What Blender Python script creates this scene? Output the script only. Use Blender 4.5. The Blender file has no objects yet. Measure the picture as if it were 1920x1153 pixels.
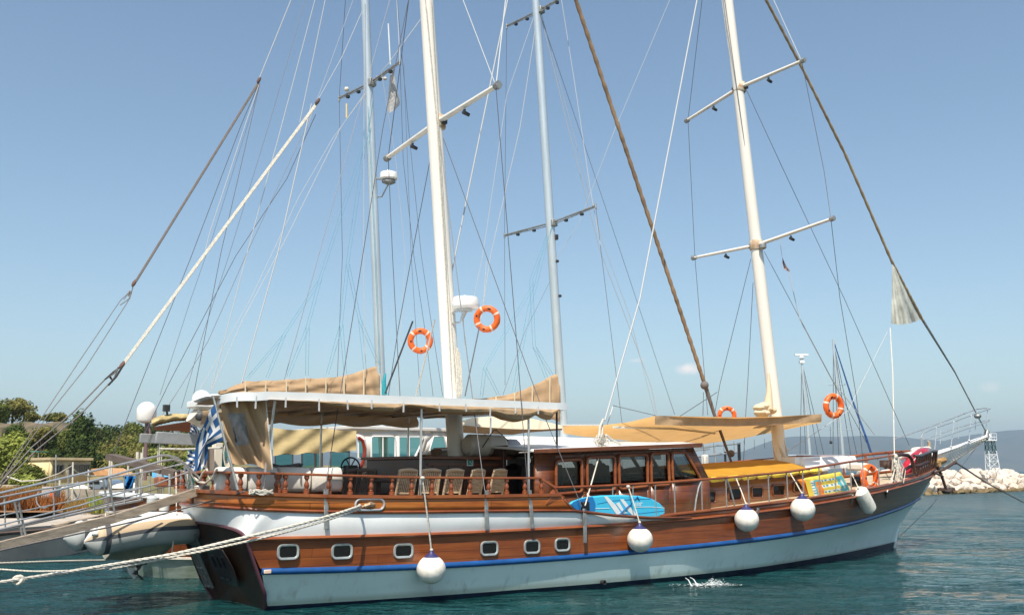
import bpy, bmesh, math, random
import numpy as np
from mathutils import Vector, Matrix, noise
random.seed(7)
R = math.radians
scene = bpy.context.scene
C = scene.collection
# ------------------------------------------------------------ camera
F, HZ, H = 1867.0, 883.0, 2.6          # focal length and horizon row of the 1920 px wide photograph, eye height
PIT = math.atan((HZ-576.5)/F)
cam = bpy.data.objects.new('camera', bpy.data.cameras.new('camera')); C.objects.link(cam)
cam.location = (0, 0, H); cam.rotation_euler = (math.pi/2+PIT, 0, 0)
cam.data.sensor_width = 36; cam.data.lens = F/1920*36
cam.data.clip_start = .1; cam.data.clip_end = 40000
scene.camera = cam
# ------------------------------------------------------------ light
SUN_H = Vector((-.16, -.987)).normalized(); EL = R(57)
w = bpy.data.worlds.new('World'); scene.world = w; w.use_nodes = True
nt = w.node_tree; bg = nt.nodes['Background']
sky = nt.nodes.new('ShaderNodeTexSky'); sky.sky_type = 'NISHITA'; sky.sun_disc = False
sky.sun_elevation = EL; sky.sun_rotation = math.atan2(SUN_H.x, SUN_H.y)
sky.air_density = 1.0; sky.dust_density = .9; sky.ozone_density = .12; sky.altitude = 0
# a few very faint small clouds low in the sky, fixed by direction
tcw = nt.nodes.new('ShaderNodeTexCoord'); cur_ = sky.outputs[0]
nzw = nt.nodes.new('ShaderNodeTexNoise'); nzw.inputs['Scale'].default_value = 34; nzw.inputs['Detail'].default_value = 5; nt.links.new(tcw.outputs['Generated'], nzw.inputs['Vector'])
hue = nt.nodes.new('ShaderNodeMix'); hue.data_type = 'RGBA'; hue.blend_type = 'MULTIPLY'; hue.inputs['Factor'].default_value = 1; hue.inputs['B'].default_value = (.95, 1.0, .98, 1); nt.links.new(sky.outputs[0], hue.inputs['A']); cur_ = hue.outputs['Result']
def cloud(dx, dz, wx, wz, amt):
    global cur_
    mpw = nt.nodes.new('ShaderNodeMapping'); d = Vector((dx, 1, dz)).normalized(); mpw.vector_type = 'TEXTURE'; mpw.inputs['Location'].default_value = d; mpw.inputs['Rotation'].default_value = (0, 0, -math.atan(dx)); mpw.inputs['Scale'].default_value = (wx, .5, wz)
    nt.links.new(tcw.outputs['Generated'], mpw.inputs[0]); ln_ = nt.nodes.new('ShaderNodeVectorMath'); ln_.operation = 'LENGTH'; nt.links.new(mpw.outputs[0], ln_.inputs[0])
    m1 = nt.nodes.new('ShaderNodeMath'); m1.operation = 'MULTIPLY_ADD'; nt.links.new(nzw.outputs[0], m1.inputs[0]); m1.inputs[1].default_value = 1.6; nt.links.new(ln_.outputs['Value'], m1.inputs[2])
    m2 = nt.nodes.new('ShaderNodeMapRange'); m2.inputs['From Min'].default_value = 1.75; m2.inputs['From Max'].default_value = .9; m2.inputs['To Max'].default_value = amt; m2.interpolation_type = 'SMOOTHSTEP'; nt.links.new(m1.outputs[0], m2.inputs[0])
    m3 = nt.nodes.new('ShaderNodeMix'); m3.data_type = 'RGBA'; nt.links.new(m2.outputs[0], m3.inputs['Factor']); nt.links.new(cur_, m3.inputs['A']); m3.inputs['B'].default_value = (9.0, 8.0, 7.4, 1); cur_ = m3.outputs['Result']
cloud(.177, .102, .020, .0085, .9); cloud(.125, .110, .012, .004, .35); cloud(.48, .083, .012, .006, .25)
nt.links.new(cur_, bg.inputs[0]); bg.inputs[1].default_value = .105
sl = bpy.data.lights.new('sun', 'SUN'); sun = bpy.data.objects.new('sun', sl); C.objects.link(sun)
sl.energy = 4.6; sl.angle = R(.5); sl.color = (1, .92, .80)
sd = Vector((SUN_H.x*math.cos(EL), SUN_H.y*math.cos(EL), math.sin(EL)))
sun.rotation_euler = sd.to_track_quat('Z', 'Y').to_euler()
scene.view_settings.view_transform = 'Standard'; scene.view_settings.look = 'None'
scene.view_settings.exposure = .56; scene.view_settings.gamma = 1
scene.render.engine = 'CYCLES'
scene.cycles.max_bounces = 8; scene.cycles.transparent_max_bounces = 12

# ------------------------------------------------------------ geometry helpers
th = R(38); U = Vector((math.cos(th), math.sin(th), 0)); N = Vector((math.sin(th), -math.cos(th), 0)); Z = Vector((0, 0, 1))
O = Vector((13.3, 35.4, 0))-U*22.0      # frame of the two gulets: s forward, n to starboard, z up
def P(s, n, z):
    if -2.75 < n < 0 and s < 3.4: n *= lerp(.68, 1, max(0, (s+2.6)/6))     # the gulet's port quarter is pinched in
    return O+U*s+N*n+Z*z
def ray(u, v):
    x = (u-960)/F; y = -(v-576.5)/F; c, s = math.cos(PIT), math.sin(PIT)
    return Vector((x, c-y*s, s+y*c))
E0 = Vector((0, 0, H))
def pn(u, v, n):
    d = ray(u, v); return E0+d*((n+O.dot(N))/d.dot(N))
def ps(u, v, s):
    d = ray(u, v); return E0+d*((s+O.dot(U))/d.dot(U))
def pz(u, v, z):
    d = ray(u, v); return E0+d*((z-H)/d.z)
def pd(u, v, Y):
    d = ray(u, v); return E0+d*(Y/d.y)
def lc(p):
    d = p-O; return d.dot(U), d.dot(N), p.z
def ph(u, v, b):
    n = b(5)
    for _ in range(12): n = b(lc(pn(u, v, n))[0])
    return lc(pn(u, v, n))
def lerp(a, b, t): return a+(b-a)*t
def tab(xs, ys): return lambda x: float(np.interp(x, xs, ys))

class MB:
    def __init__(s): s.v = []; s.f = []; s.m = []; s.k = 0
    def add(s, vs, fs):
        o = len(s.v); s.v += [Vector(p) for p in vs]
        for f in fs: s.f.append([i+o for i in f]); s.m.append(s.k)
        return s
    def box(s, c, h, ax=None):
        ax = ax or (Vector((1, 0, 0)), Vector((0, 1, 0)), Z); c = Vector(c)
        vs = [c+ax[0]*h[0]*i+ax[1]*h[1]*j+ax[2]*h[2]*k for i in (-1, 1) for j in (-1, 1) for k in (-1, 1)]
        return s.add(vs, [(0, 1, 3, 2), (4, 6, 7, 5), (0, 4, 5, 1), (2, 3, 7, 6), (0, 2, 6, 4), (1, 5, 7, 3)])
    def sbox(s, c, h): return s.box(c, h, (U, N, Z))
    def bar(s, a, b, w, hh, up=Z):
        a = Vector(a); b = Vector(b); x = (b-a).normalized(); y = up.cross(x)
        if y.length < .01: y = Vector((1, 0, 0))
        y.normalize(); z = x.cross(y)
        return s.box((a+b)/2, ((b-a).length/2, w/2, hh/2), (x, y, z))
    def tube(s, pts, r, n=8, caps=True, flat=1.0):
        pts = [Vector(p) for p in pts]; k = len(pts); rs = r if isinstance(r, (list, tuple)) else [r]*k
        up = None; vs = []; fs = []
        for i, p in enumerate(pts):
            d = (pts[min(i+1, k-1)]-pts[max(i-1, 0)]).normalized()
            if up is None:
                up = Z if abs(d.z) < .9 else Vector((1, 0, 0))
            a = up-d*up.dot(d); a = a.normalized() if a.length > 1e-6 else d.orthogonal().normalized()
            b = d.cross(a); up = a
            for j in range(n):
                t = 2*math.pi*j/n; vs.append(p+(a*math.cos(t)*flat+b*math.sin(t))*rs[i])
        for i in range(k-1):
            for j in range(n):
                q = i*n+j; e = i*n+(j+1) % n; fs.append((q, e, e+n, q+n))
        if caps: fs.append(tuple(range(n-1, -1, -1))); fs.append(tuple(range((k-1)*n, k*n)))
        return s.add(vs, fs)
    def loop(s, pts, r, n=8):
        pts = [Vector(p) for p in pts]; k = len(pts); c = sum(pts, Vector())/k
        nm = (pts[0]-c).cross(pts[k//4]-c).normalized(); vs = []; fs = []
        for i, p in enumerate(pts):
            d = (pts[(i+1) % k]-pts[i-1]).normalized(); b = d.cross(nm)
            for j in range(n):
                t = 2*math.pi*j/n; vs.append(p+(nm*math.cos(t)+b*math.sin(t))*r)
        for i in range(k):
            for j in range(n):
                fs.append((i*n+j, i*n+(j+1) % n, ((i+1) % k)*n+(j+1) % n, ((i+1) % k)*n+j))
        return s.add(vs, fs)
    def lathe(s, base, prof, n=16, ax=None):
        ax = (ax or Z).normalized(); a = ax.orthogonal().normalized(); b = ax.cross(a); base = Vector(base); vs = []; fs = []
        for r, h in prof:
            for j in range(n):
                t = 2*math.pi*j/n; vs.append(base+ax*h+(a*math.cos(t)+b*math.sin(t))*max(r, 1e-4))
        for i in range(len(prof)-1):
            for j in range(n): fs.append((i*n+j, i*n+(j+1) % n, (i+1)*n+(j+1) % n, (i+1)*n+j))
        fs.append(tuple(range(n-1, -1, -1))); fs.append(tuple(range((len(prof)-1)*n, len(prof)*n)))
        return s.add(vs, fs)
    def ball(s, c, r, n=14, sc=(1, 1, 1)):
        k = n//2+1; pr = [(r*math.sin(math.pi*i/k)*sc[0], -r*math.cos(math.pi*i/k)*sc[2]) for i in range(k+1)]
        return s.lathe(c, pr, n)
    def grid(s, rows, closed=False):
        k = len(rows[0]); vs = [p for r in rows for p in r]; fs = []
        for i in range(len(rows)-1):
            for j in range(k if closed else k-1):
                fs.append((i*k+j, i*k+(j+1) % k, (i+1)*k+(j+1) % k, (i+1)*k+j))
        return s.add(vs, fs)
    def prism(s, pts, ex):
        pts = [Vector(p) for p in pts]; k = len(pts); ex = Vector(ex)
        fs = [tuple(range(k)), tuple(range(2*k-1, k-1, -1))]+[(i, (i+1) % k, (i+1) % k+k, i+k) for i in range(k)]
        return s.add(pts+[p+ex for p in pts], fs)

def tag(o, label=None, cat=None, group=None, kind=None):
    if label: o['label'] = label
    if cat: o['category'] = cat
    if group: o['group'] = group
    if kind: o['kind'] = kind
    return o
def empty(name, loc, label, cat, rotz=0, group=None):
    o = bpy.data.objects.new(name, None); C.objects.link(o); o.location = loc; o.rotation_euler = (0, 0, rotz)
    o.empty_display_size = .3; o['_m'] = 1; MW[o.name] = Matrix.Translation(Vector(loc)) @ Matrix.Rotation(rotz, 4, 'Z')
    return tag(o, label, cat, group)
MW = {}
def build(name, mb, mats, parent=None, label=None, cat=None, group=None, kind=None, bevel=0, solid=0, sharp=38, off=-1, sub=0, fixn=True, origin=None):
    if not isinstance(mats, (list, tuple)): mats = [mats]
    if parent is None:
        if origin is None:
            k = len(mb.v); origin = Vector((sum(p.x for p in mb.v)/k, sum(p.y for p in mb.v)/k, min(p.z for p in mb.v)))
        M = Matrix.Translation(origin)
    else: M = MW[parent.name]
    Mi = M.inverted(); me = bpy.data.meshes.new(name)
    me.from_pydata([tuple(Mi @ p) for p in mb.v], [], mb.f)
    for i, p in enumerate(me.polygons): p.material_index = mb.m[i]
    for m in mats: me.materials.append(m)
    if bevel or fixn:
        bm = bmesh.new(); bm.from_mesh(me)
        if fixn: bmesh.ops.recalc_face_normals(bm, faces=bm.faces)
        bm.to_mesh(me); bm.free()
    for p in me.polygons: p.use_smooth = True
    me.set_sharp_from_angle(angle=R(sharp))
    o = bpy.data.objects.new(name, me); C.objects.link(o)
    if parent is None: o.location = origin
    else: o.parent = parent
    MW[o.name] = M
    if solid:
        md = o.modifiers.new('solid', 'SOLIDIFY'); md.thickness = solid; md.offset = off
    if bevel:
        md = o.modifiers.new('bevel', 'BEVEL'); md.width = bevel; md.segments = 2; md.limit_method = 'ANGLE'; md.angle_limit = R(40)
    if sub:
        md = o.modifiers.new('sub', 'SUBSURF'); md.levels = sub; md.render_levels = sub
    return tag(o, label, cat, group, kind)
def text(name, body, size, mat, origin, xd, yd, parent=None, ext=.002):
    cu = bpy.data.curves.new(name, 'FONT'); cu.body = body; cu.size = size; cu.extrude = ext; cu.align_x = 'CENTER'; cu.align_y = 'CENTER'
    tmp = bpy.data.objects.new('tmp', cu); C.objects.link(tmp)
    dg = bpy.context.evaluated_depsgraph_get(); me = bpy.data.meshes.new_from_object(tmp.evaluated_get(dg))
    bpy.data.objects.remove(tmp); xd = xd.normalized(); zd = xd.cross(yd).normalized(); yd = zd.cross(xd)
    mb = MB(); mb.add([origin+xd*v.co.x+yd*v.co.y+zd*v.co.z for v in me.vertices], [list(p.vertices) for p in me.polygons])
    return build(name, mb, mat, parent, fixn=False)
def dup(o, mat4, parent=None, label=None, group=None):
    c = o.copy(); C.objects.link(c)
    if parent is not None: c.parent = parent
    c.matrix_local = mat4 @ o.matrix_local if parent is not None and o.parent is parent else mat4
    if label: c['label'] = label
    if group: c['group'] = group
    return c
def dup_tree(root, loc, rotz, label=None):
    c = root.copy(); C.objects.link(c); c.location = loc; c.rotation_euler = (0, 0, rotz)
    if label: c['label'] = label
    for ch in list(root.children):
        k = ch.copy(); C.objects.link(k); k.parent = c
        for g in list(ch.children):
            q = g.copy(); C.objects.link(q); q.parent = k
    return c

# ------------------------------------------------------------ materials
def nodes(m): return m.node_tree.nodes, m.node_tree.links
def mat(name, col, rough=.6, metal=0, var=0, vscale=3, bump=0, bscale=20, coat=0, col2=None, trans=0, spec=.5, stretch=(1, 1, 1), vdet=6, contrast=(.35, .65), emit=0):
    m = bpy.data.materials.new(name); m.use_nodes = True; n, l = nodes(m); b = n['Principled BSDF']
    b.inputs['Base Color'].default_value = (*col, 1); b.inputs['Roughness'].default_value = rough
    b.inputs['Metallic'].default_value = metal; b.inputs['Coat Weight'].default_value = coat; b.inputs['Coat Roughness'].default_value = .12
    b.inputs['Specular IOR Level'].default_value = spec
    if trans: b.inputs['Transmission Weight'].default_value = trans
    if emit: b.inputs['Emission Color'].default_value = (*col, 1); b.inputs['Emission Strength'].default_value = emit
    if var or col2 or bump:
        tc = n.new('ShaderNodeTexCoord'); mp = n.new('ShaderNodeMapping'); mp.inputs['Scale'].default_value = stretch
        l.new(tc.outputs['Object'], mp.inputs[0])
    if var or col2:
        c2 = col2 or tuple(max(0, c*(1-var)) for c in col); c1 = col if col2 else tuple(min(1, c*(1+var*.5)) for c in col)
        no = n.new('ShaderNodeTexNoise'); no.inputs['Scale'].default_value = vscale; no.inputs['Detail'].default_value = vdet; no.inputs['Roughness'].default_value = .6
        l.new(mp.outputs[0], no.inputs['Vector'])
        cr = n.new('ShaderNodeValToRGB'); cr.color_ramp.elements[0].position = contrast[0]; cr.color_ramp.elements[1].position = contrast[1]
        cr.color_ramp.elements[0].color = (*c2, 1); cr.color_ramp.elements[1].color = (*c1, 1)
        l.new(no.outputs[0], cr.inputs[0]); l.new(cr.outputs[0], b.inputs['Base Color'])
    if bump:
        no = n.new('ShaderNodeTexNoise'); no.inputs['Scale'].default_value = bscale; no.inputs['Detail'].default_value = 5
        l.new(mp.outputs[0], no.inputs['Vector']); bp = n.new('ShaderNodeBump'); bp.inputs['Strength'].default_value = bump; bp.inputs['Distance'].default_value = .02
        l.new(no.outputs[0], bp.inputs['Height']); l.new(bp.outputs[0], b.inputs['Normal'])
    return m
def wood(name, cols, plank=(0.14, 3.2), coat=.5, rough=.35, grain=(1.2, 9, 30), seam=.018, vert=False):
    """varnished planking: planks run along the object's x, stacked in z"""
    m = bpy.data.materials.new(name); m.use_nodes = True; n, l = nodes(m); b = n['Principled BSDF']
    tc = n.new('ShaderNodeTexCoord'); sp = n.new('ShaderNodeSeparateXYZ'); l.new(tc.outputs['Object'], sp.inputs[0])
    cb = n.new('ShaderNodeCombineXYZ'); l.new(sp.outputs['Z' if vert else 'X'], cb.inputs[0]); l.new(sp.outputs['X' if vert else 'Z'], cb.inputs[1])
    bk = n.new('ShaderNodeTexBrick'); bk.inputs['Scale'].default_value = 1; bk.inputs['Brick Width'].default_value = plank[1]; bk.inputs['Row Height'].default_value = plank[0]
    bk.inputs['Mortar Size'].default_value = seam*plank[0]*1.6; bk.inputs['Mortar Smooth'].default_value = .3; bk.offset = .37; bk.squash = 1
    bk.inputs['Color1'].default_value = (0, 0, 0, 1); bk.inputs['Color2'].default_value = (1, 1, 1, 1); bk.inputs['Mortar'].default_value = (.5, .5, .5, 1)
    l.new(cb.outputs[0], bk.inputs['Vector'])
    mp = n.new('ShaderNodeMapping'); mp.inputs['Scale'].default_value = grain; l.new(tc.outputs['Object'], mp.inputs[0])
    no = n.new('ShaderNodeTexNoise'); no.inputs['Scale'].default_value = 1; no.inputs['Detail'].default_value = 8; no.inputs['Roughness'].default_value = .62; no.inputs['Distortion'].default_value = .6
    l.new(mp.outputs[0], no.inputs['Vector'])
    n2 = n.new('ShaderNodeTexNoise'); n2.inputs['Scale'].default_value = .9; n2.inputs['Detail'].default_value = 4; l.new(tc.outputs['Object'], n2.inputs['Vector'])
    ad = n.new('ShaderNodeMath'); ad.operation = 'MULTIPLY_ADD'; l.new(bk.outputs['Color'], ad.inputs[0]); ad.inputs[1].default_value = .17; l.new(no.outputs[0], ad.inputs[2])
    a2 = n.new('ShaderNodeMath'); a2.operation = 'MULTIPLY_ADD'; l.new(n2.outputs[0], a2.inputs[0]); a2.inputs[1].default_value = .7; l.new(ad.outputs[0], a2.inputs[2])
    cr = n.new('ShaderNodeValToRGB'); e = cr.color_ramp.elements; e[0].position = .62; e[0].color = (*cols[0], 1); e[1].position = 1.25; e[1].color = (*cols[2], 1)
    q = cr.color_ramp.elements.new(.9); q.color = (*cols[1], 1); e[-1].position = 1.0 if False else e[-1].position
    mr = n.new('ShaderNodeMapRange'); mr.inputs['From Min'].default_value = .35; mr.inputs['From Max'].default_value = 1.4; l.new(a2.outputs[0], mr.inputs[0])
    e[0].position = .15; q.position = .5; cr.color_ramp.elements[-1].position = .9
    l.new(mr.outputs[0], cr.inputs[0])
    mx = n.new('ShaderNodeMix'); mx.data_type = 'RGBA'; l.new(bk.outputs['Fac'], mx.inputs['Factor']); l.new(cr.outputs[0], mx.inputs['A']); mx.inputs['B'].default_value = (*(c*.3 for c in cols[0]), 1)
    l.new(mx.outputs['Result'], b.inputs['Base Color'])
    b.inputs['Roughness'].default_value = rough; b.inputs['Coat Weight'].default_value = coat; b.inputs['Coat Roughness'].default_value = .18
    bp = n.new('ShaderNodeBump'); bp.inputs['Strength'].default_value = .35; bp.inputs['Distance'].default_value = .006; bp.invert = True
    l.new(bk.outputs['Fac'], bp.inputs['Height'])
    b2 = n.new('ShaderNodeBump'); b2.inputs['Strength'].default_value = .15; b2.inputs['Distance'].default_value = .01; l.new(no.outputs[0], b2.inputs['Height']); l.new(bp.outputs[0], b2.inputs['Normal'])
    l.new(b2.outputs[0], b.inputs['Normal'])
    return m
def cloth(name, col, tl=.35, rough=.9, var=.15, bump=.4, bscale=6):
    m = mat(name, col, rough, var=var, vscale=2.2, bump=bump, bscale=bscale, spec=.2); n, l = nodes(m); b = n['Principled BSDF']
    if tl:
        tr = n.new('ShaderNodeBsdfTranslucent'); mx = n.new('ShaderNodeMixShader'); mx.inputs[0].default_value = tl
        src = b.inputs['Base Color'].links
        if src: l.new(src[0].from_socket, tr.inputs[0])
        else: tr.inputs[0].default_value = (*col, 1)
        out = n['Material Output']; l.new(b.outputs[0], mx.inputs[1]); l.new(tr.outputs[0], mx.inputs[2]); l.new(mx.outputs[0], out.inputs[0])
    return m
def glass(name, tint=(.35, .42, .42), opac=.35, rough=.03):
    """window pane: tinted see-through plus clear reflection"""
    m = bpy.data.materials.new(name); m.use_nodes = True; n, l = nodes(m); n.remove(n['Principled BSDF'])
    tr = n.new('ShaderNodeBsdfTransparent'); tr.inputs[0].default_value = (*tint, 1)
    gl = n.new('ShaderNodeBsdfGlossy'); gl.inputs['Roughness'].default_value = rough; gl.inputs[0].default_value = (.9, .95, .95, 1)
    fr = n.new('ShaderNodeFresnel'); ge = n.new('ShaderNodeNewGeometry'); io = n.new('ShaderNodeMapRange')
    io.inputs['To Min'].default_value = 1.55; io.inputs['To Max'].default_value = 1/1.55; l.new(ge.outputs['Backfacing'], io.inputs[0]); l.new(io.outputs[0], fr.inputs[0])
    mx = n.new('ShaderNodeMixShader'); l.new(fr.outputs[0], mx.inputs[0]); l.new(tr.outputs[0], mx.inputs[1]); l.new(gl.outputs[0], mx.inputs[2])
    l.new(mx.outputs[0], n['Material Output'].inputs[0]); return m

M = {}
M['white'] = mat('white_paint', (.74, .76, .76), .4, var=.08, vscale=1.5, coat=.2)
M['cream'] = mat('cream_paint', (.72, .66, .55), .45, var=.1, vscale=1.2, stretch=(1, 1, .4))
M['gelcoat'] = mat('gelcoat_white', (.78, .77, .74), .3, var=.06, vscale=.8, coat=.4)
M['steel'] = mat('stainless_steel', (.66, .66, .65), .38, metal=.75, var=.1, vscale=5)
M['gal'] = mat('galvanised_steel', (.34, .35, .34), .55, metal=.6, var=.3, vscale=9)
M['alu'] = mat('silver_mast_alloy', (.58, .64, .67), .32, metal=.5, var=.12, vscale=2, stretch=(1, 1, .2))
M['dark'] = mat('dark_fitting', (.03, .03, .032), .5, var=.3, vscale=10)
M['wire'] = mat('rigging_wire', (.12, .12, .13), .5, metal=.4)
M['rope'] = mat('white_rope', (.62, .58, .50), .9, var=.25, vscale=25, bump=.6, bscale=60)
M['ropeg'] = mat('grey_rope', (.17, .15, .14), .9, var=.3, vscale=25)
M['ropew'] = mat('pale_halyard', (.46, .47, .47), .8)
M['ropeb'] = mat('blue_line', (.10, .32, .42), .8)
M['rail'] = wood('varnished_rail', ((.11, .026, .010), (.23, .060, .018), (.34, .11, .03)), (.5, 4.), .25, .35, (2, 8, 8), .004)
M['plank'] = wood('varnished_planking', ((.075, .018, .006), (.20, .050, .013), (.33, .095, .022)), (.165, 3.6), .35, .30, (.7, 4, 13), .014)
M['bul'] = wood('bright_bulwark_wood', ((.14, .034, .008), (.36, .098, .018), (.54, .19, .036)), (.40, 3.9), .2, .38, (.8, 4, 12), .010)
M['cabin'] = wood('cabin_mahogany', ((.055, .014, .006), (.13, .036, .012), (.23, .075, .022)), (.30, 2.6), .2, .38, (1, 5, 10), .012)
M['cabinlt'] = wood('trunk_mahogany', ((.14, .042, .014), (.28, .09, .025), (.40, .15, .04)), (.30, 2.9), .45, .35, (1, 5, 9), .012)
M['dkwood'] = wood('dark_wood', ((.020, .009, .006), (.045, .016, .009), (.08, .026, .013)), (.22, 2.0), .4, .4, (1, 5, 10), .01)
M['teak'] = wood('bare_teak', ((.26, .19, .12), (.42, .31, .20), (.52, .40, .27)), (.12, 3.), 0, .75, (2, 10, 10), .03)
M['chair'] = mat('weathered_teak', (.58, .42, .27), .7, var=.35, vscale=4, stretch=(1, 1, 6))
M['deck'] = mat('teak_deck', (.50, .40, .27), .7, var=.2, vscale=2)
M['transom'] = mat('dark_transom', (.060, .026, .014), .45, var=.5, vscale=1.6, coat=.1, stretch=(1, 1, .4))
M['plankgrey'] = mat('weathered_plank', (.40, .32, .24), .85, var=.35, vscale=2, stretch=(1, 1, 6), bump=.4, bscale=12)
M['canvas'] = cloth('tan_canvas', (.50, .35, .21), .25, bump=.5, bscale=3)
M['sailtan'] = cloth('tan_sail', (.47, .32, .19), .15, bump=.3, bscale=3)
M['yellow'] = cloth('orange_awning', (.74, .46, .19), .5, var=.08, bump=.2)
M['creamcl'] = cloth('cream_awning', (.78, .68, .50), .3, var=.06, bump=.2)
M['mustard'] = cloth('mustard_cushion', (.42, .22, .025), 0, .8, var=.12)
M['lemon'] = cloth('lemon_cushion', (.75, .58, .08), 0, .7, var=.2)
M['offw'] = cloth('offwhite_vinyl', (.66, .63, .57), 0, .55, var=.06, bump=.1)
M['raft'] = mat('life_raft_shell', (.50, .44, .36), .5, var=.06, vscale=2)
M['orange'] = mat('lifebuoy_orange', (.80, .13, .015), .5, var=.08, vscale=4)
M['tape'] = mat('pale_tape', (.75, .55, .42), .6)
M['fender'] = mat('fender_white', (.80, .77, .70), .42, col2=(.60, .56, .48), vscale=5, vdet=9, contrast=(.30, .56), bump=.15, bscale=14)
M['fendblue'] = mat('fender_navy', (.03, .03, .12), .45)
M['blue'] = mat('blue_rub_rail', (.008, .075, .26), .4, var=.2, vscale=3, coat=.3)
M['boot'] = mat('boot_top', (.010, .018, .045), .4, var=.4, vscale=3)
M['win'] = glass('window_glass', (.46, .52, .54))
M['winteal'] = glass('teal_window_glass', (.28, .60, .56))
M['black'] = mat('black_void', (.008, .008, .009), .35)
M['greenp'] = mat('green_sign', (.02, .20, .14), .5)
M['signw'] = mat('sign_white', (.75, .8, .75), .5)
M['board'] = mat('board_sky_blue', (.05, .48, .72), .35, coat=.3)
M['boardd'] = mat('board_deep_blue', (.01, .17, .45), .4, coat=.3)
M['navy'] = mat('navy_cloth', (.02, .05, .22), .8, var=.2)
M['flagw'] = cloth('flag_white', (.70, .70, .70), .3, var=.05, bump=.1)
M['flagb'] = cloth('flag_blue', (.035, .11, .27), .25, var=.1, bump=.1)
M['red'] = mat('red_plastic', (.50, .02, .03), .4, var=.15)
M['rubl'] = mat('pale_grey_rubber', (.52, .54, .53), .5, var=.1, vscale=3)
M['rubt'] = mat('tan_rubber_band', (.50, .38, .25), .6)
M['rubd'] = mat('dark_grey_rubber', (.07, .075, .085), .6, var=.2)
M['grp'] = mat('weathered_grp', (.50, .47, .38), .45, var=.25, vscale=3)
# ============================================================ water and air
def water_mat():
    m = bpy.data.materials.new('sea_water'); m.use_nodes = True; n, l = nodes(m); b = n['Principled BSDF']
    sy = n.new('ShaderNodeSeparateXYZ'); tc0 = n.new('ShaderNodeTexCoord'); l.new(tc0.outputs['Object'], sy.inputs[0]); ry = n.new('ShaderNodeMapRange'); ry.inputs['From Min'].default_value = 25; ry.inputs['From Max'].default_value = 140; ry.inputs['To Min'].default_value = .05; ry.inputs['To Max'].default_value = .36
    l.new(sy.outputs['Y'], ry.inputs[0]); l.new(ry.outputs[0], b.inputs['Roughness']); b.inputs['IOR'].default_value = 1.333; b.inputs['Specular IOR Level'].default_value = .5
    tc = n.new('ShaderNodeTexCoord'); last = None
    def nz(sc, st, dist, det, dis=0):
        nonlocal last
        mp = n.new('ShaderNodeMapping'); mp.inputs['Scale'].default_value = st; mp.inputs['Rotation'].default_value = (0, 0, R(9)); l.new(tc.outputs['Object'], mp.inputs[0])
        no = n.new('ShaderNodeTexNoise'); no.inputs['Scale'].default_value = sc; no.inputs['Detail'].default_value = det; no.inputs['Roughness'].default_value = .55; no.inputs['Distortion'].default_value = dis
        l.new(mp.outputs[0], no.inputs['Vector'])
        bp = n.new('ShaderNodeBump'); bp.inputs['Strength'].default_value = 1; bp.inputs['Distance'].default_value = dist
        l.new(no.outputs[0], bp.inputs['Height'])
        if last: l.new(last.outputs[0], bp.inputs['Normal'])
        last = bp; return no
    big = nz(.4, (.55, 1.25, 1), .8, 3)
    nz(1.9, (.5, 1.5, 1), .5, 4, .6)
    nz(5.5, (.65, 1.4, 1), .14, 3, .3)
    l.new(last.outputs[0], b.inputs['Normal'])
    cr = n.new('ShaderNodeValToRGB'); cr.color_ramp.elements[0].color = (.003, .032, .033, 1); cr.color_ramp.elements[1].color = (.008, .062, .066, 1)
    cr.color_ramp.elements[0].position = .35; cr.color_ramp.elements[1].position = .65
    l.new(big.outputs[0], cr.inputs[0]); l.new(cr.outputs[0], b.inputs['Base Color'])
    return m
mb = MB()
X0, X1, Y0, Y1 = -16., 34., 11., 80.; nx, ny = 330, 360
xs = np.linspace(X0, X1, nx); ys = Y0+(Y1-Y0)*np.linspace(0, 1, ny)**1.45; XX, YY = np.meshgrid(xs, ys); ZZ = np.zeros_like(XX); rg = np.random.default_rng(5)
for i in range(46):
    lam = .38*1.075**i*.9; lam = min(lam, 6.5); a_ = rg.normal(1.35, .55); k_ = 2*math.pi/lam; ph_ = rg.uniform(0, 6.28)
    ZZ += (.0016)*lam**.95*np.sin(k_*(XX*math.cos(a_)+YY*math.sin(a_))+ph_+.6*np.sin(XX*.21+YY*.13*rg.uniform(-1, 1)+i))
ed = np.clip(np.minimum(np.minimum(XX-X0, X1-XX)/3, np.minimum(YY-Y0, Y1-YY)/6), 0, 1); ZZ *= ed
mb.v = [Vector((float(x), float(y), float(z))) for x, y, z in zip(XX.ravel(), YY.ravel(), ZZ.ravel())]
for j in range(ny-1):
    for i in range(nx-1): q = j*nx+i; mb.f.append([q, q+1, q+nx+1, q+nx])
mb.m = [0]*len(mb.f)
for a_, b_, c_, d_ in ((-9000, X0, -60, 14000), (X1, 14000, -60, 14000), (X0, X1, -60, Y0), (X0, X1, Y1, 14000)): mb.add([(a_, c_, 0), (b_, c_, 0), (b_, d_, 0), (a_, d_, 0)], [(0, 1, 2, 3)])
build('sea_water', mb, water_mat(), kind='structure', origin=Vector((0, 0, 0)), fixn=False, sharp=180)

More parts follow.
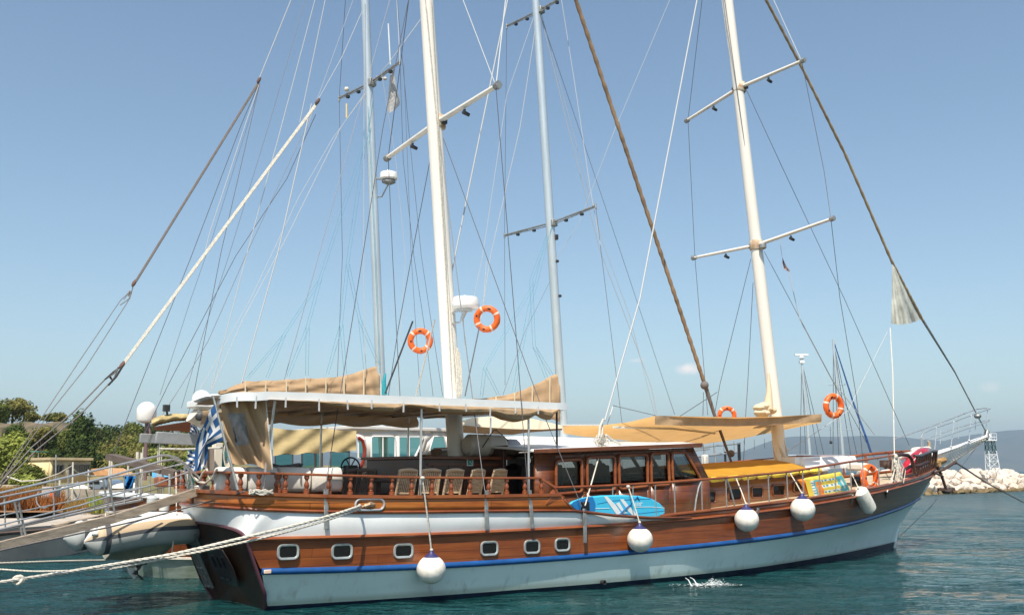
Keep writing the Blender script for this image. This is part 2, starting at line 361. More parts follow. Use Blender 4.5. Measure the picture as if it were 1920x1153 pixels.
# far hills across the bay
RIDGE = [(-2600, 800), (300, 838), (700, 850), (1000, 856), (1150, 858), (1300, 856), (1380, 848), (1420, 832), (1450, 822), (1490, 817), (1560, 818), (1640, 817), (1700, 819), (1760, 826), (1800, 816), (1850, 808), (1900, 806), (1960, 805), (2100, 798), (2400, 806), (2900, 830), (3600, 860)]
mb = MB(); rows = []; K = 260
for j in range(9):
    row = []
    for i in range(K+1):
        u = lerp(-2600, 3600, i/K); v = np.interp(u, [a for a, b in RIDGE], [b for a, b in RIDGE])
        f = [0, .10, .28, .45, .62, .80, .93, 1, .55][j]; Y = [6800, 6950, 7200, 7500, 7800, 8150, 8500, 8800, 10500][j]
        x = (u-960)/F*8800*Y/8800; z = (HZ-v)/F*8800*f
        z += (noise.fractal(Vector((x/900, Y/900, 2)), 1, 2, 5)*62+noise.fractal(Vector((x/260, Y/260, 5)), 1, 2, 4)*16)*(f if j not in (7,) else .25) if j else -20
        row.append(Vector((x, Y+noise.noise(Vector((x/700, j, 3)))*140, max(z, 1) if j else -10)))
    rows.append(row)
mb.grid(rows)
build('far_hills', mb, mat('far_hill_scrub', (.022, .036, .026), .95, col2=(.075, .070, .05), vscale=.0045, vdet=8), kind='structure', sharp=180)

# haze: one closed box of even pale air round everything
mb = MB(); mb.box((2500, 6900, 298), (12000, 7250, 301))
m = bpy.data.materials.new('haze_air'); m.use_nodes = True; n, l = nodes(m); n.remove(n['Principled BSDF'])
pv = n.new('ShaderNodeVolumePrincipled'); pv.inputs['Color'].default_value = (.62, .82, 1.0, 1); pv.inputs['Density'].default_value = 1.05e-4; pv.inputs['Anisotropy'].default_value = .2
l.new(pv.outputs[0], n['Material Output'].inputs['Volume'])
HZM = mb, m

# ============================================================ breakwater and beacon
rk = [mat('pale_boulder', (.62, .53, .44), .9, var=.2, vscale=1.1, bump=.8, bscale=4), mat('wet_stained_boulder', (.17, .12, .055), .8, var=.4, vscale=1.5, bump=.8, bscale=4)]
protos = []
def boulder(seed, mt):
    rnd = random.Random(seed); bm = bmesh.new(); bmesh.ops.create_icosphere(bm, subdivisions=3, radius=1)
    pl = [Vector((rnd.uniform(-1, 1), rnd.uniform(-1, 1), rnd.uniform(-1, 1))).normalized() for _ in range(13)]
    for v in bm.verts:
        for q in pl:
            d = v.co.dot(q)-.66
            if d > 0: v.co -= q*d*.92
        v.co *= 1+.07*noise.noise(v.co*2.2+Vector((seed, 0, 0)))
    me = bpy.data.meshes.new('boulder'); bm.to_mesh(me); bm.free(); me.materials.append(mt)
    for p in me.polygons: p.use_smooth = True
    me.set_sharp_from_angle(angle=R(28)); return me
pale = [boulder(i, rk[0]) for i in range(7)]; wet = [boulder(20+i, rk[1]) for i in range(4)]
A = pz(1700, 929, 0); B = pz(1975, 918, 0); dirb = (B-A).normalized(); nrm = Vector((-dirb.y, dirb.x, 0)); Lb = (B-A).length
cnt = 0
for row in range(5):
    k = int(Lb/ (1.25 if row else 1.0))
    for i in range(k):
        t = (i+random.uniform(-.3, .3)+.5*(row % 2))/k; isw = row == 0
        o = bpy.data.objects.new('boulder', random.choice(wet if isw else pale)); C.objects.link(o)
        zz = [.1, .55, 1.2, 1.85, 2.25][row]+random.uniform(-.18, .18)
        sc = random.uniform(.6, .95)*(1 if row else .62)
        o.location = A+dirb*(Lb*t)+nrm*([.2, 1.2, 2.4, 3.7, 5.2][row]+random.uniform(-.4, .4)); o.location.z = zz
        o.scale = (sc*random.uniform(.85, 1.35), sc*random.uniform(.8, 1.2), sc*random.uniform(.6, .85)); o.rotation_euler = (random.uniform(-.6, .6), random.uniform(-.6, .6), random.uniform(0, 6.3))
        tag(o, 'brown weed stained boulder at the waterline of the breakwater' if isw else 'pale limestone boulder piled on the breakwater', 'boulder', 'wet boulders along the foot of the breakwater' if isw else 'pale boulders of the breakwater'); cnt += 1
mb = MB(); rows = []
for q in ((-.2, -.6), (1.4, .35), (3.2, 1.3), (5.4, 1.8), (10, 1.8), (13, -.6)):
    rows.append([A+dirb*(Lb*t/12)+nrm*q[0]+Z*(q[1]+.1*math.sin(t*3)) for t in range(13)])
mb.grid(rows); build('breakwater_core', mb, rk[0], kind='structure')
# beacon tower
b0 = A+dirb*(Lb*.44); b0 = pd(1862, 884, (A+dirb*Lb*.44).y+6); px = b0.y/F
bt = empty('beacon_tower', b0+Z*-.4, 'white lattice beacon tower with dark green band and railed top on the breakwater', 'beacon')
white = M['white']; grn = mat('beacon_dark_green', (.01, .06, .05), .5); zz0 = b0.z-.4; ztop = pd(1858, 826, b0.y).z; wl = pd(1858, 858-13, b0.y).z
tw = 6.0*px; bw = 9.5*px
def leg(i, j, z):
    f = (z-zz0)/(ztop-zz0); ww = lerp(bw, tw, f); return Vector((b0.x+i*ww-2*px*f, b0.y+j*ww, z))
for i in (-1, 1):
    for j in (-1, 1):
        mb = MB(); mb.tube([leg(i, j, zz0), leg(i, j, wl)], .05, 6); mb.k = 1; mb.tube([leg(i, j, wl), leg(i, j, ztop)], .055, 6)
        build('leg', mb, [white, grn], bt)
mb = MB()
zs = np.linspace(zz0, ztop, 6)
for a in range(5):
    mb.k = 1 if zs[a+1] > wl+.1 else 0
    for (i, j, i2, j2) in ((-1, -1, 1, -1), (1, -1, 1, 1), (1, 1, -1, 1), (-1, 1, -1, -1)):
        mb.tube([leg(i, j, zs[a]), leg(i2, j2, zs[a+1])], .028, 5); mb.tube([leg(i2, j2, zs[a]), leg(i, j, zs[a+1])], .028, 5); mb.tube([leg(i, j, zs[a+1]), leg(i2, j2, zs[a+1])], .028, 5)
build('bracing', mb, [white, grn], bt)
c = Vector((b0.x-2*px, b0.y, ztop)); hw = 9*px
mb = MB(); mb.box(c+Z*.05, (hw, hw, .06)); build('platform', mb, white, bt)
mb = MB()
for zr in (.45, .9):
    mb.loop([c+Vector((x*hw, y*hw, zr)) for x, y in ((-1, -1), (0, -1), (1, -1), (1, 0), (1, 1), (0, 1), (-1, 1), (-1, 0))], .03, 5)
for x in (-1, 0, 1):
    for y in (-1, 0, 1):
        if x or y: mb.tube([c+Vector((x*hw, y*hw, 0)), c+Vector((x*hw, y*hw, .9))], .03, 5)
build('railing', mb, white, bt)
mb = MB(); mb.lathe(c+Z*.1, [(.13, 0), (.13, .3), (.2, .32), (.2, .62), (.1, .75), (0, .8)], 10); build('lantern', mb, white, bt)
# ============================================================ the big gulet
G = empty('gulet', P(0, 0, 0), 'large wooden two-masted sailing yacht with varnished topsides, white lower hull and blue rub rail', 'sailing yacht', th)
def part(name, mb, m, parent=None, **k): return build(name, mb, m, parent or G, **k)
tt = [0, .09, .16, .25, .33, .46, .62, .84, .93, 1]
def tS(s, s0=-1.75, s1=21.8): return (s-s0)/(s1-s0)
wlb = tab([0, .08, .148, .24, .32, .42, .52, .6, .72, .825, .93, 1], [1.75, 2.10, 2.33, 2.55, 2.70, 2.78, 2.68, 2.38, 1.82, 1.20, .52, .03])
shb = tab([0, .08, .15, .24, .33, .44, .52, .62, .75, .85, .93, .97, 1], [1.95, 2.28, 2.50, 2.72, 2.87, 2.97, 2.93, 2.70, 2.20, 1.62, .95, .52, .05])
stem = tab([-.5, 0, .46, .9, 1.35, 1.81, 2.37, 2.9], [21.7, 21.85, 22.07, 22.39, 23.02, 23.89, 24.58, 24.95])
def sm(f, t, w=.035): return sum(f(min(1, max(0, t+k*w)))*c for k, c in ((-1, .25), (0, .5), (1, .25))) if w < t < 1-w else f(t)
zB_ = None
bB = lambda s: sm(shb, tS(s, -2.58, 24.8))
def curve(px, b):
    q = sorted((ph(u, v, b)[0], ph(u, v, b)[2]) for u, v in px)
    ss = np.array([a for a, _ in q]); zs = np.array([c for _, c in q]); return ss, zs
def fit(px, b, deg=4):
    ss, zs = curve(px, b); c = np.polyfit(ss, zs, deg); lo, hi = ss[0], ss[-1]; g = np.polyder(c)
    def f(s):
        if s < lo: return float(np.polyval(c, lo)+(s-lo)*np.polyval(g, lo)*.6)
        if s > hi: return float(np.polyval(c, hi)+(s-hi)*np.polyval(g, hi))
        return float(np.polyval(c, s))
    return f
zB = fit([(467, 1016), (500, 1010), (545, 1006), (640, 1003), (760, 1002), (900, 998), (1000, 994), (1085, 989), (1180, 984), (1240, 979), (1300, 972), (1413, 959), (1490, 950), (1545, 941), (1602, 931), (1665, 919), (1700, 911), (1735, 896)], bB)
def gf(f, t):
    w = min(1, max(0, (t-.55)/.33)); w = w*w*(3-2*w); aft = .93*f/.5 if f < .5 else .93+.07*(f-.5)/.5
    return lerp(aft, f**1.35, w)
bM = lambda s: sm(lambda t: lerp(wlb(t)-.17*(1-t), shb(t), gf(.5, t)), tS(s, -2.27, 23.4))
zM = fit([(495, 1069), (560, 1070), (640, 1069), (760, 1064), (880, 1056), (1000, 1048), (1180, 1037), (1300, 1024), (1413, 1010), (1524, 996), (1588, 983), (1635, 969), (1676, 955), (1714, 938)], bM)
def zU(z, t):      # station on level: t along, level given by absolute heights
    pass
def side_pt(f, t, sgn=1):
    """f: 0 waterline-.. 1 sheer (B); point on the hull at length parameter t"""
    # s range of this level
    sa = lerp(-1.93, -2.58, max(f, 0)); z_end = None
    # iterate for the stem since z depends on s
    s = lerp(sa, 22, t)
    for _ in range(6):
        zz = zl(f, s); s1 = stem(zl(f, lerp(sa, 24, 1)) if t > .999 else zl(f, lerp(sa, stem(zl(f, 23.5)), 1)))
        s = lerp(sa, s1, t)
    a, b = sm(wlb, t)-.17*(1-t), sm(shb, t)
    if f < 0: n = a*(1+f*.30)
    else: n = lerp(a, b, gf(f, t))
    return P(s, sgn*n, zl(f, s))
def zl(f, s):
    if f < 0: return f
    m, t = zM(s), zB(s)
    if f <= .5: return m*(f/.5)
    return lerp(m, t, (f-.5)/.5)
T = [i/90 for i in range(91)]
def band(f0, f1, k, proud=0):
    mb = MB()
    for sg in (1, -1):
        mb.grid([[side_pt(lerp(f0, f1, i/k), t, sg)+N*sg*proud for t in T] for i in range(k+1)])
    return mb
hullw = mat('lower_hull_white', (.72, .85, .83), .32, col2=(.62, .76, .74), vscale=1.1, stretch=(.6, .6, 1.6), coat=.3, contrast=(.3, .7))
n_, l_ = nodes(hullw); b_ = n_['Principled BSDF']; src = b_.inputs['Base Color'].links[0].from_socket
tc = n_.new('ShaderNodeTexCoord'); sx = n_.new('ShaderNodeSeparateXYZ'); l_.new(tc.outputs['Object'], sx.inputs[0])
mr = n_.new('ShaderNodeMapRange'); mr.inputs['From Min'].default_value = .5; mr.inputs['From Max'].default_value = .1; l_.new(sx.outputs['Z'], mr.inputs[0])
gx = n_.new('ShaderNodeMapping'); gx.inputs['Scale'].default_value = (3, 3, 1.2); l_.new(tc.outputs['Object'], gx.inputs[0])
gn = n_.new('ShaderNodeTexNoise'); gn.inputs['Scale'].default_value = 1.5; gn.inputs['Detail'].default_value = 7; l_.new(gx.outputs[0], gn.inputs['Vector'])
g2 = n_.new('ShaderNodeMapRange'); g2.inputs['From Min'].default_value = .56; g2.inputs['From Max'].default_value = .85; l_.new(gn.outputs[0], g2.inputs[0])
mu = n_.new('ShaderNodeMath'); mu.operation = 'MULTIPLY'; l_.new(mr.outputs[0], mu.inputs[0]); l_.new(g2.outputs[0], mu.inputs[1])
mx = n_.new('ShaderNodeMix'); mx.data_type = 'RGBA'; l_.new(mu.outputs[0], mx.inputs['Factor']); l_.new(src, mx.inputs['A']); mx.inputs['B'].default_value = (.14, .15, .13, 1)
rx = n_.new('ShaderNodeMapping'); rx.inputs['Scale'].default_value = (7, 7, .5); l_.new(tc.outputs['Object'], rx.inputs[0])
rn = n_.new('ShaderNodeTexNoise'); rn.inputs['Scale'].default_value = 1; rn.inputs['Detail'].default_value = 6; l_.new(rx.outputs[0], rn.inputs['Vector'])
r2 = n_.new('ShaderNodeMapRange'); r2.inputs['From Min'].default_value = .60; r2.inputs['From Max'].default_value = .82; r2.inputs['To Max'].default_value = .4; l_.new(rn.outputs[0], r2.inputs[0])
m2x = n_.new('ShaderNodeMix'); m2x.data_type = 'RGBA'; l_.new(r2.outputs[0], m2x.inputs['Factor']); l_.new(mx.outputs['Result'], m2x.inputs['A']); m2x.inputs['B'].default_value = (.42, .36, .26, 1)
wl_l = n_.new('ShaderNodeMapRange'); wl_l.inputs['From Min'].default_value = .24; wl_l.inputs['From Max'].default_value = .15; wl_l.inputs['To Max'].default_value = .6; l_.new(sx.outputs['Z'], wl_l.inputs[0])
m3x = n_.new('ShaderNodeMix'); m3x.data_type = 'RGBA'; l_.new(wl_l.outputs[0], m3x.inputs['Factor']); l_.new(m2x.outputs['Result'], m3x.inputs['A']); m3x.inputs['B'].default_value = (.34, .40, .30, 1)
l_.new(m3x.outputs['Result'], b_.inputs['Base Color'])
def fz(z):       # level fraction giving roughly height z at the side
    return z/.75*.5
part('lower_hull', band(fz(.10), .46, 8), hullw, fixn=False, sharp=180)
part('boot_top', band(-.6, fz(.10), 4, .006), M['boot'], fixn=False, sharp=180)
part('side_planking', band(.54, .985, 8), M['plank'], fixn=False, sharp=180)
def sweep(pts, prof, out=None):
    """sweep a small profile [(outward,up)] along a path; outward horizontal normal"""
    rows = []
    for i, p in enumerate(pts):
        d = pts[min(i+1, len(pts)-1)]-pts[max(i-1, 0)]; d.z = 0; d.normalize(); o = Vector((d.y, -d.x, 0))
        rows.append([p+o*a+Z*b for a, b in prof])
    return rows
def rnd(r, rz=None, n=8, dx=0): return [(dx+r*math.cos(2*math.pi*i/n), (rz or r)*math.sin(2*math.pi*i/n)) for i in range(n)]
def railmb(pts, prof):
    mb = MB(); rows = sweep(pts, prof); mb.grid(rows, True)
    k = len(prof); mb.add(rows[0], [tuple(range(k))]); mb.add(rows[-1], [tuple(range(k))]); return mb
lvl = lambda f, n=90, t0=0, t1=1: [side_pt(f, lerp(t0, t1, i/n)) for i in range(n+1)]
mir = lambda pts: [P(lc(p)[0], -lc(p)[1], lc(p)[2]) for p in pts]
for pts in (lvl(.5), mir(lvl(.5))[::-1]):
    part('rub_rail', railmb(pts, rnd(.055, .062, 10, .0)), M['blue'])
for pts in (lvl(1), mir(lvl(1))[::-1]):
    part('sheer_rail', railmb(pts, rnd(.055, .045, 10, .02)), M['rail'])
# chafed end fitting of the rub rail
mb = MB(); q = side_pt(.5, .004); mb.box(q+N*.06-U*.02, (.07, .02, .035), (U, N, Z)); part('rail_end_plate', mb, M['tape'], bevel=.01)

# ---- plan path of the raised stern
SE = 8.3
def bU(s): return float(np.interp(s, [-3.2, -1.9, -.5, 1, 3, 5, 7, 9], [1.9, 2.05, 2.27, 2.48, 2.70, 2.87, 2.98, 3.0]))
def uplan(j, K1=60, K2=16, inset=0, s1=SE):
    if j <= K1: s = lerp(s1, -1.9, j/K1); return s, bU(s)-inset
    a = (j-K1)/K2*math.pi/2; return -1.9-(.95-inset)*math.sin(a)**.62, (2.07-inset)*max(0, math.cos(a))**.55
NJ = 77
zA = fit([(416, 950), (460, 953), (500, 956), (600, 958), (760, 959), (900, 958), (1000, 957), (1078, 957)], bU, 3)
zC = fit([(400, 920), (470, 925), (620, 929), (760, 931), (880, 930), (1000, 928), (1055, 927)], bU, 3)
sAe = lc(pn(1078, 957, bU(5.6)))[0]; sCe = lc(pn(1052, 927, bU(5.3)))[0]
def zT(s):    # top edge of the white strip: level A, then curving down to the foredeck bulwark
    if s <= sAe: return zA(s)
    f = min(1, (s-sAe)/(SE-sAe)); return lerp(zA(sAe), zB(SE)+.03, 1-(1-f)**1.9)
def transom_top(j, K1=60, K2=16):
    a = (j-K1)/K2; n = 1.95*max(0, math.cos(a*math.pi/2))**.8; return -2.60-.08*math.sin(a*math.pi/2), n, lerp(zB(-2.58), zB(-2.58)+.22, math.sin(a*math.pi/2)**.8)
low = []; top = []
for j in range(NJ):
    s, n = uplan(j)
    if j <= 60:
        sl_ = lerp(SE, -2.58, j/60); low.append((sl_, bB(sl_), zB(sl_)+.02)); top.append((s, n, zT(s)))
    else: low.append(transom_top(j)); top.append((s, n, zA(s)))
def both(rows):
    mb = MB()
    for sg in (1, -1): mb.grid([[P(s, sg*n, z) for s, n, z in r] for r in rows])
    return mb
rows = []
for i in range(7):
    f = i/6; rows.append([(lerp(a[0], b[0], f), lerp(a[1], b[1], f)+ (.03*math.sin(f*math.pi) if a[1] > .5 else 0), lerp(a[2], b[2], f)) for a, b in zip(low, top)])
part('stern_topsides', both(rows), M['white'], fixn=False, sharp=180)
# ---- transom
mb = MB(); edge = [(lerp(-1.90, -2.58, f), lerp(1.80, 1.95, f) if f > .3 else lerp(1.2, 1.80, (f/.3)**.6), lerp(-.15, zB(-2.58), f)) for f in [i/12 for i in range(13)]]
rows = []
for i in range(15):
    a = i/14; r = []
    for s, n, z in edge:
        f = (z+.15)/(zB(-2.58)+.15); zt = z+f*.22*math.sin((a)*math.pi/2)**.8
        r.append((s-.08*math.sin(a*math.pi/2)*f-.02*a, n*(1-a), zt))
    rows.append(r)
mb = MB()
for sg in (1, -1): mb.grid([[P(s, sg*n, z) for s, n, z in r] for r in rows])
part('transom', mb, M['transom'], fixn=False, sharp=180)
mb = MB(); mb.tube([P(s-.01, n-.0, z) for s, n, z in edge]+[P(*transom_top(j)) for j in range(61, NJ)]+[P(a[0], -a[1], a[2]) for a in [transom_top(j) for j in range(NJ-2, 60, -1)]]+[P(s-.01, -n, z) for s, n, z in edge[::-1]], .035, 6)
part('transom_trim', mb, mat('purple_brown_trim', (.10, .035, .05), .4, coat=.4))
# swim ladder grille and carved name boards on the transom
def tr(n, z): f = (z+.15)/(zB(-2.58)+.15); return P(lerp(-1.90, -2.58, f)-.08*f-.06, n, z)
gm = MB()
for n in (-1.35, -1.12, -.89): gm.tube([tr(n, .25), tr(n, 1.05)], .035, 6)
for z in (.28, .65, 1.02): gm.tube([tr(-1.35, z), tr(-.89, z)], .035, 6)
part('boarding_ladder', gm, M['gal'])
gm = MB()
for i in range(7): gm.bar(tr(-1.25+i*.13, 1.12), tr(-1.25+i*.13, 1.36), .07, .03, U)
part('vent_grille', gm, mat('grille_grey', (.10, .11, .11), .5))
gm = MB(); gm.prism([tr(.1, .42), tr(.95, .42), tr(1.05, .8), tr(.92, 1.12), tr(.05, 1.12), tr(-.03, .8)], U*-.03)
part('carved_board', gm, mat('carved_board_dark', (.022, .012, .010), .35, coat=.5), bevel=.01)
gm = MB()
for n, z, a, b in ((.22, .75, 0, 1), (.22, .98, 1, 0), (.48, .75, 0, 1), (.7, .75, 0, 1), (.7, .98, 1, 0), (.22, .53, 1, 0), (.5, .53, 1, 0)):
    gm.bar(tr(n, z)-U*.04, tr(n+(.22 if a else 0), z+(.2 if b else 0))-U*.04, .04, .02, U)
part('carved_letters', gm, M['black'])

# ---- bulwark of the raised stern
rows = []
for i in range(4):
    f = i/3; r = []
    for j in range(NJ):
        s, n = uplan(j, s1=lerp(sAe+.02, sCe, f)); r.append((s, n+.015+.02*f, lerp(zA(s)+.03, zC(s)-.02, f)))
    rows.append(r)
part('bulwark', both(rows), M['bul'], solid=.07, sharp=180, off=0)
def upath(zf, off=0, s1=None, inset=0):
    a = [P(uplan(j, s1=s1)[0], uplan(j, s1=s1)[1]+off, zf(uplan(j, s1=s1)[0])) for j in range(NJ)]
    b = mir(a)[:-1][::-1]; return a+b
part('stern_rub_moulding', railmb(upath(lambda s: zA(s), .01, sAe), rnd(.06, .042, 10))  , M['rail'])
part('cap_rail', railmb(upath(lambda s: zC(s), .0, sCe), [(-.10, -.03), (.09, -.03), (.11, 0), (.09, .03), (-.10, .03)]), M['rail'], sharp=60)
# slanted forward end of the bulwark
for sg in (1, -1):
    mb = MB(); mb.tube([P(sCe-.05, sg*(bU(sCe)+.03), zC(sCe)), P(sAe, sg*(bU(sAe)+.03), zA(sAe)), P(lerp(sAe, SE, .3), sg*(bU(7)+.02), zT(lerp(sAe, SE, .3))), P(lerp(sAe, SE, .6), sg*(bU(7)+.02), zT(lerp(sAe, SE, .6))), P(SE, sg*(bU(SE)-.02), zT(SE))], .035, 8)
    part('quarter_moulding', mb, M['cabin'])
# ---- foredeck low bulwark
zD = fit([(1240, 967), (1340, 956), (1440, 945), (1490, 938), (1600, 919), (1690, 905), (1740, 886)], bB, 3)
st = [lerp(SE-.9, 24.35, i/60) for i in range(61)]
rows = [[(s, bB(s)+.0, zB(s)+.01) for s in st], [(s, bB(s)+.0, zD(s)) for s in st]]
part('foredeck_bulwark', both(rows), M['plank'], solid=.06, sharp=180)
for sg in (1, -1):
    pts = [P(s, sg*bB(s), zD(s)+.01) for s in st]
    part('foredeck_cap_rail', railmb(pts if sg > 0 else pts[::-1], [(-.13, -.025), (.05, -.025), (.06, 0), (.05, .025), (-.13, .025)]), M['rail'], sharp=60)
# deck
mb = MB()
mb.grid([[P(s, n*(bB(s)-.05), zD(s)-.05) for n in (-1, -.5, 0, .5, 1)] for s in [lerp(4.5, 24.3, i/40) for i in range(41)]])
mb.grid([[P(s, n*(bU(s)-.15), 1.62) for n in (-1, 0, 1)] for s in [lerp(-2.6, 5.2, i/8) for i in range(9)]])
part('deck', mb, M['deck'], fixn=False)

# ---- stem post, bow chock
mb = MB(); mb.tube([P(stem(z)-.03, 0, z) for z in (-.4, 0, .46, .9, 1.35, 1.81, 2.2)], [.10, .1, .08, .07, .07, .08, .1], 8); part('stem', mb, hullw)

# ---- portholes
pf = mat('porthole_frame', (.42, .45, .44), .35, metal=.4, var=.2, vscale=6)
def rrect(w, h, r, k=5):
    o = []
    for cx, cy, a0 in ((w-r, h-r, 0), (-w+r, h-r, 90), (-w+r, -h+r, 180), (w-r, -h+r, 270)):
        for i in range(k): a = R(a0+90*i/(k-1)); o.append((cx+r*math.cos(a), cy+r*math.sin(a)))
    return o
def framed(name, c, xd, yd, w, h, fw, depth, fm, gm, r=.05, parent=None, gname='glass', back=True):
    zd = xd.cross(yd).normalized()
    if zd.dot(N) < 0: zd = -zd
    mb = MB(); prof = [(0, depth), (fw, depth), (fw*1.05, 0)]
    rows = [[c+xd*x+yd*y+zd*dz for x, y in rrect(w+o, h+o, r+o)] for o, dz in ((0, -.02), (0, depth), (fw*.3, depth+.012), (fw*.8, depth+.012), (fw, depth*.6), (fw, -.01))]
    mb.grid(rows, True); f = part(name, mb, fm, parent, sharp=50)
    mb = MB(); mb.add([c+xd*x+yd*y+zd*.004 for x, y in rrect(w, h, r)], [tuple(range(20))]); mb.f[-1] = tuple(range(len(mb.v)))
    part(gname, mb, gm, f, fixn=False)
    return f
pglass = mat('porthole_glass', (.008, .009, .010), .12, spec=.35)
hullB = lambda s: float(np.interp(s, [-2, 2, 6, 9], [2.02, 2.52, 2.86, 2.98]))
for u, v, wpx, hpx in ((539, 1034, 14, 10.5), (640, 1033, 14, 10.5), (755, 1032, 13.5, 10), (916, 1027.5, 13, 10), (996, 1024.5, 12, 9.5), (1053, 1020.5, 11.5, 9)):
    s, n, z = ph(u, v, hullB); c = P(s, n+.03, z); t_ = (P(s+.5, hullB(s+.5), z)-P(s-.5, hullB(s-.5), z)).normalized(); d = (c-E0).length/F
    framed('porthole', c, t_, Z, wpx*d/.88, hpx*d*.90, .050, .010, pf, pglass, .055)

# ---- chainplates (grey straps outside the hull)
def on_side(u, v, off=.05, b=bU): s, n, z = ph(u, v, b); return P(s, n+off, z)
for pts in (((609, 917), (609, 945), (609, 992)), ((910, 919), (909, 945), (909, 992)), ((990, 919), (992, 945), (995, 990)), ((1093, 953), (1094, 985), (1093, 1017))):
    mb = MB(); q = [on_side(u, v) for u, v in pts]; q[2] = on_side(*pts[2], off=.07)
    mb.bar(q[0], q[1], .10, .03, N); mb.bar(q[1], q[2], .09, .03, N); part('chainplate', mb, M['gal'], bevel=.006)
for (u, v, v2) in ((1418, 952, 975), (1595, 928, 965), (1660, 920, 952)):
    mb = MB(); mb.bar(on_side(u, v, .07, bB), on_side(u-6, v2, .07, bM), .07, .03, N); part('chainplate', mb, M['gal'])

# ---- aft handrail, balusters
def zH(s): return float(np.interp(s, *HC))
HC = curve([(405, 884), (490, 887), (560, 889), (700, 893), (800, 895), (900, 896), (1015, 896)], lambda s: bU(s)-.03)
sHe = lc(pn(1018, 896, bU(4.6)))[0]
hp = [P(uplan(j, s1=sHe)[0], uplan(j, s1=sHe)[1]-.03, zH(uplan(j, s1=sHe)[0])) for j in range(NJ)]
hp = [hp[0]+U*.0]+hp; hp = hp+mir(hp)[:-1][::-1]
part('handrail', railmb(hp, [(-.06, -.022), (.06, -.022), (.07, 0), (.06, .025), (-.06, .025), (-.07, 0)]), M['rail'], sharp=60)
bh = .36
prof = [(.058, 0), (.058, .06), (.036, .075), (.045, .09), (.034, .105), (.052, .16), (.046, .20), (.026, .26), (.024, .275), (.036, .285), (.036, .30), (.052, .315), (.052, .37)]
mb = MB(); mb.lathe((0, 0, 0), [(r, h*bh/.36) for r, h in prof], 12)
proto = build('baluster', mb, M['rail'], None); proto.location = (0, 0, 0)
me0 = proto.data; bpy.data.objects.remove(proto)
me0.transform(Matrix.Translation(Vector((0, 0, 0))))
zmin = min(v.co.z for v in me0.vertices)
def baluster(s, n):
    o = bpy.data.objects.new('baluster', me0); C.objects.link(o); o.parent = G; z0 = zC(s)+.03; z1 = zH(s)-.02
    o.matrix_local = Matrix.Translation((s, -n, z0)) @ Matrix.Diagonal((1, 1, (z1-z0)/.37, 1))
for u in (409, 421, 456, 491, 535, 575, 617, 657, 696, 735, 772, 810, 846, 881, 916, 950, 984, 1015):
    s, n, z = ph(u, 905, lambda s: bU(s)-.03); s = max(s, -2.0); baluster(s, n); baluster(s, -n)
for j in (64, 68, 71, 74, 76):
    s, n = uplan(j); baluster(s+.03, n*.985); baluster(s+.03, -n*.985)
# step of the rail down to the wire-thin side rail
for sg in (1, -1):
    mb = MB(); e = P(sHe, sg*(bU(sHe)-.03), zH(sHe)); f1 = pn(1040, 913, 2.85); s1 = lc(f1)[0]
    a = P(s1, sg*2.85, lc(f1)[2])
    mb.bar(e+Z*.0, a, .10, .045); mb.prism([a+Z*-.02-U*.03, a-U*.25-Z*.36, P(sCe+.15, sg*2.87, zC(sCe)-.05), P(sCe-.15, sg*2.87, zC(sCe)+.06)][:4], N*-.05*sg); part('rail_scroll', mb, M['rail'])
# ---- forward side rail with steel stanchions
FR = curve([(1040, 914), (1130, 911), (1200, 907), (1240, 905), (1315, 899), (1400, 892), (1480, 884), (1590, 866), (1640, 859), (1678, 853)], lambda s: bB(s)-.08)
zF = lambda s: float(np.interp(s, *FR))
sF0 = FR[0][0]; sF1 = FR[0][-1]
for sg in (1, -1):
    pts = [P(lerp(sF0, sF1, i/40), sg*(bB(lerp(sF0, sF1, i/40))-.08), zF(lerp(sF0, sF1, i/40))) for i in range(41)]
    mb = MB(); mb.tube(pts, .032, 8); part('side_handrail', mb, M['rail'])
mb = MB(); mb.lathe((0, 0, 0), [(.030, 0), (.030, .015), (.017, .02), (.017, 1)], 8)
o = build('stanchion', mb, M['gal'], None); me1 = o.data; bpy.data.objects.remove(o)
def stanchion(s, sg, z1=None):
    o = bpy.data.objects.new('stanchion', me1); C.objects.link(o); o.parent = G; z0 = zD(s); z1 = z1 or zF(s)
    o.matrix_local = Matrix.Translation((s, -sg*(bB(s)-.08), z0)) @ Matrix.Diagonal((1, 1, z1-z0, 1))
for u in (1149, 1187, 1229, 1265, 1316, 1362, 1404, 1442, 1477, 1507, 1538, 1568, 1597, 1621, 1650):
    s = ph(u, 930, lambda s: bB(s)-.08)[0]; stanchion(s, 1); stanchion(s, -1)
for u0, u1 in ((1302, 1316), (1380, 1362)):
    a = ph(u0, 962, lambda s: bB(s)-.08); b = ph(u1, 905, lambda s: bB(s)-.08)
    mb = MB(); mb.tube([P(*a), P(lerp(a[0], b[0], .25), a[1], lerp(a[2], b[2], .45)), P(lerp(a[0], b[0], .6), a[1], lerp(a[2], b[2], .85)), P(b[0], b[1], zF(b[0]))], .022, 6); part('gate_brace', mb, M['gal'])
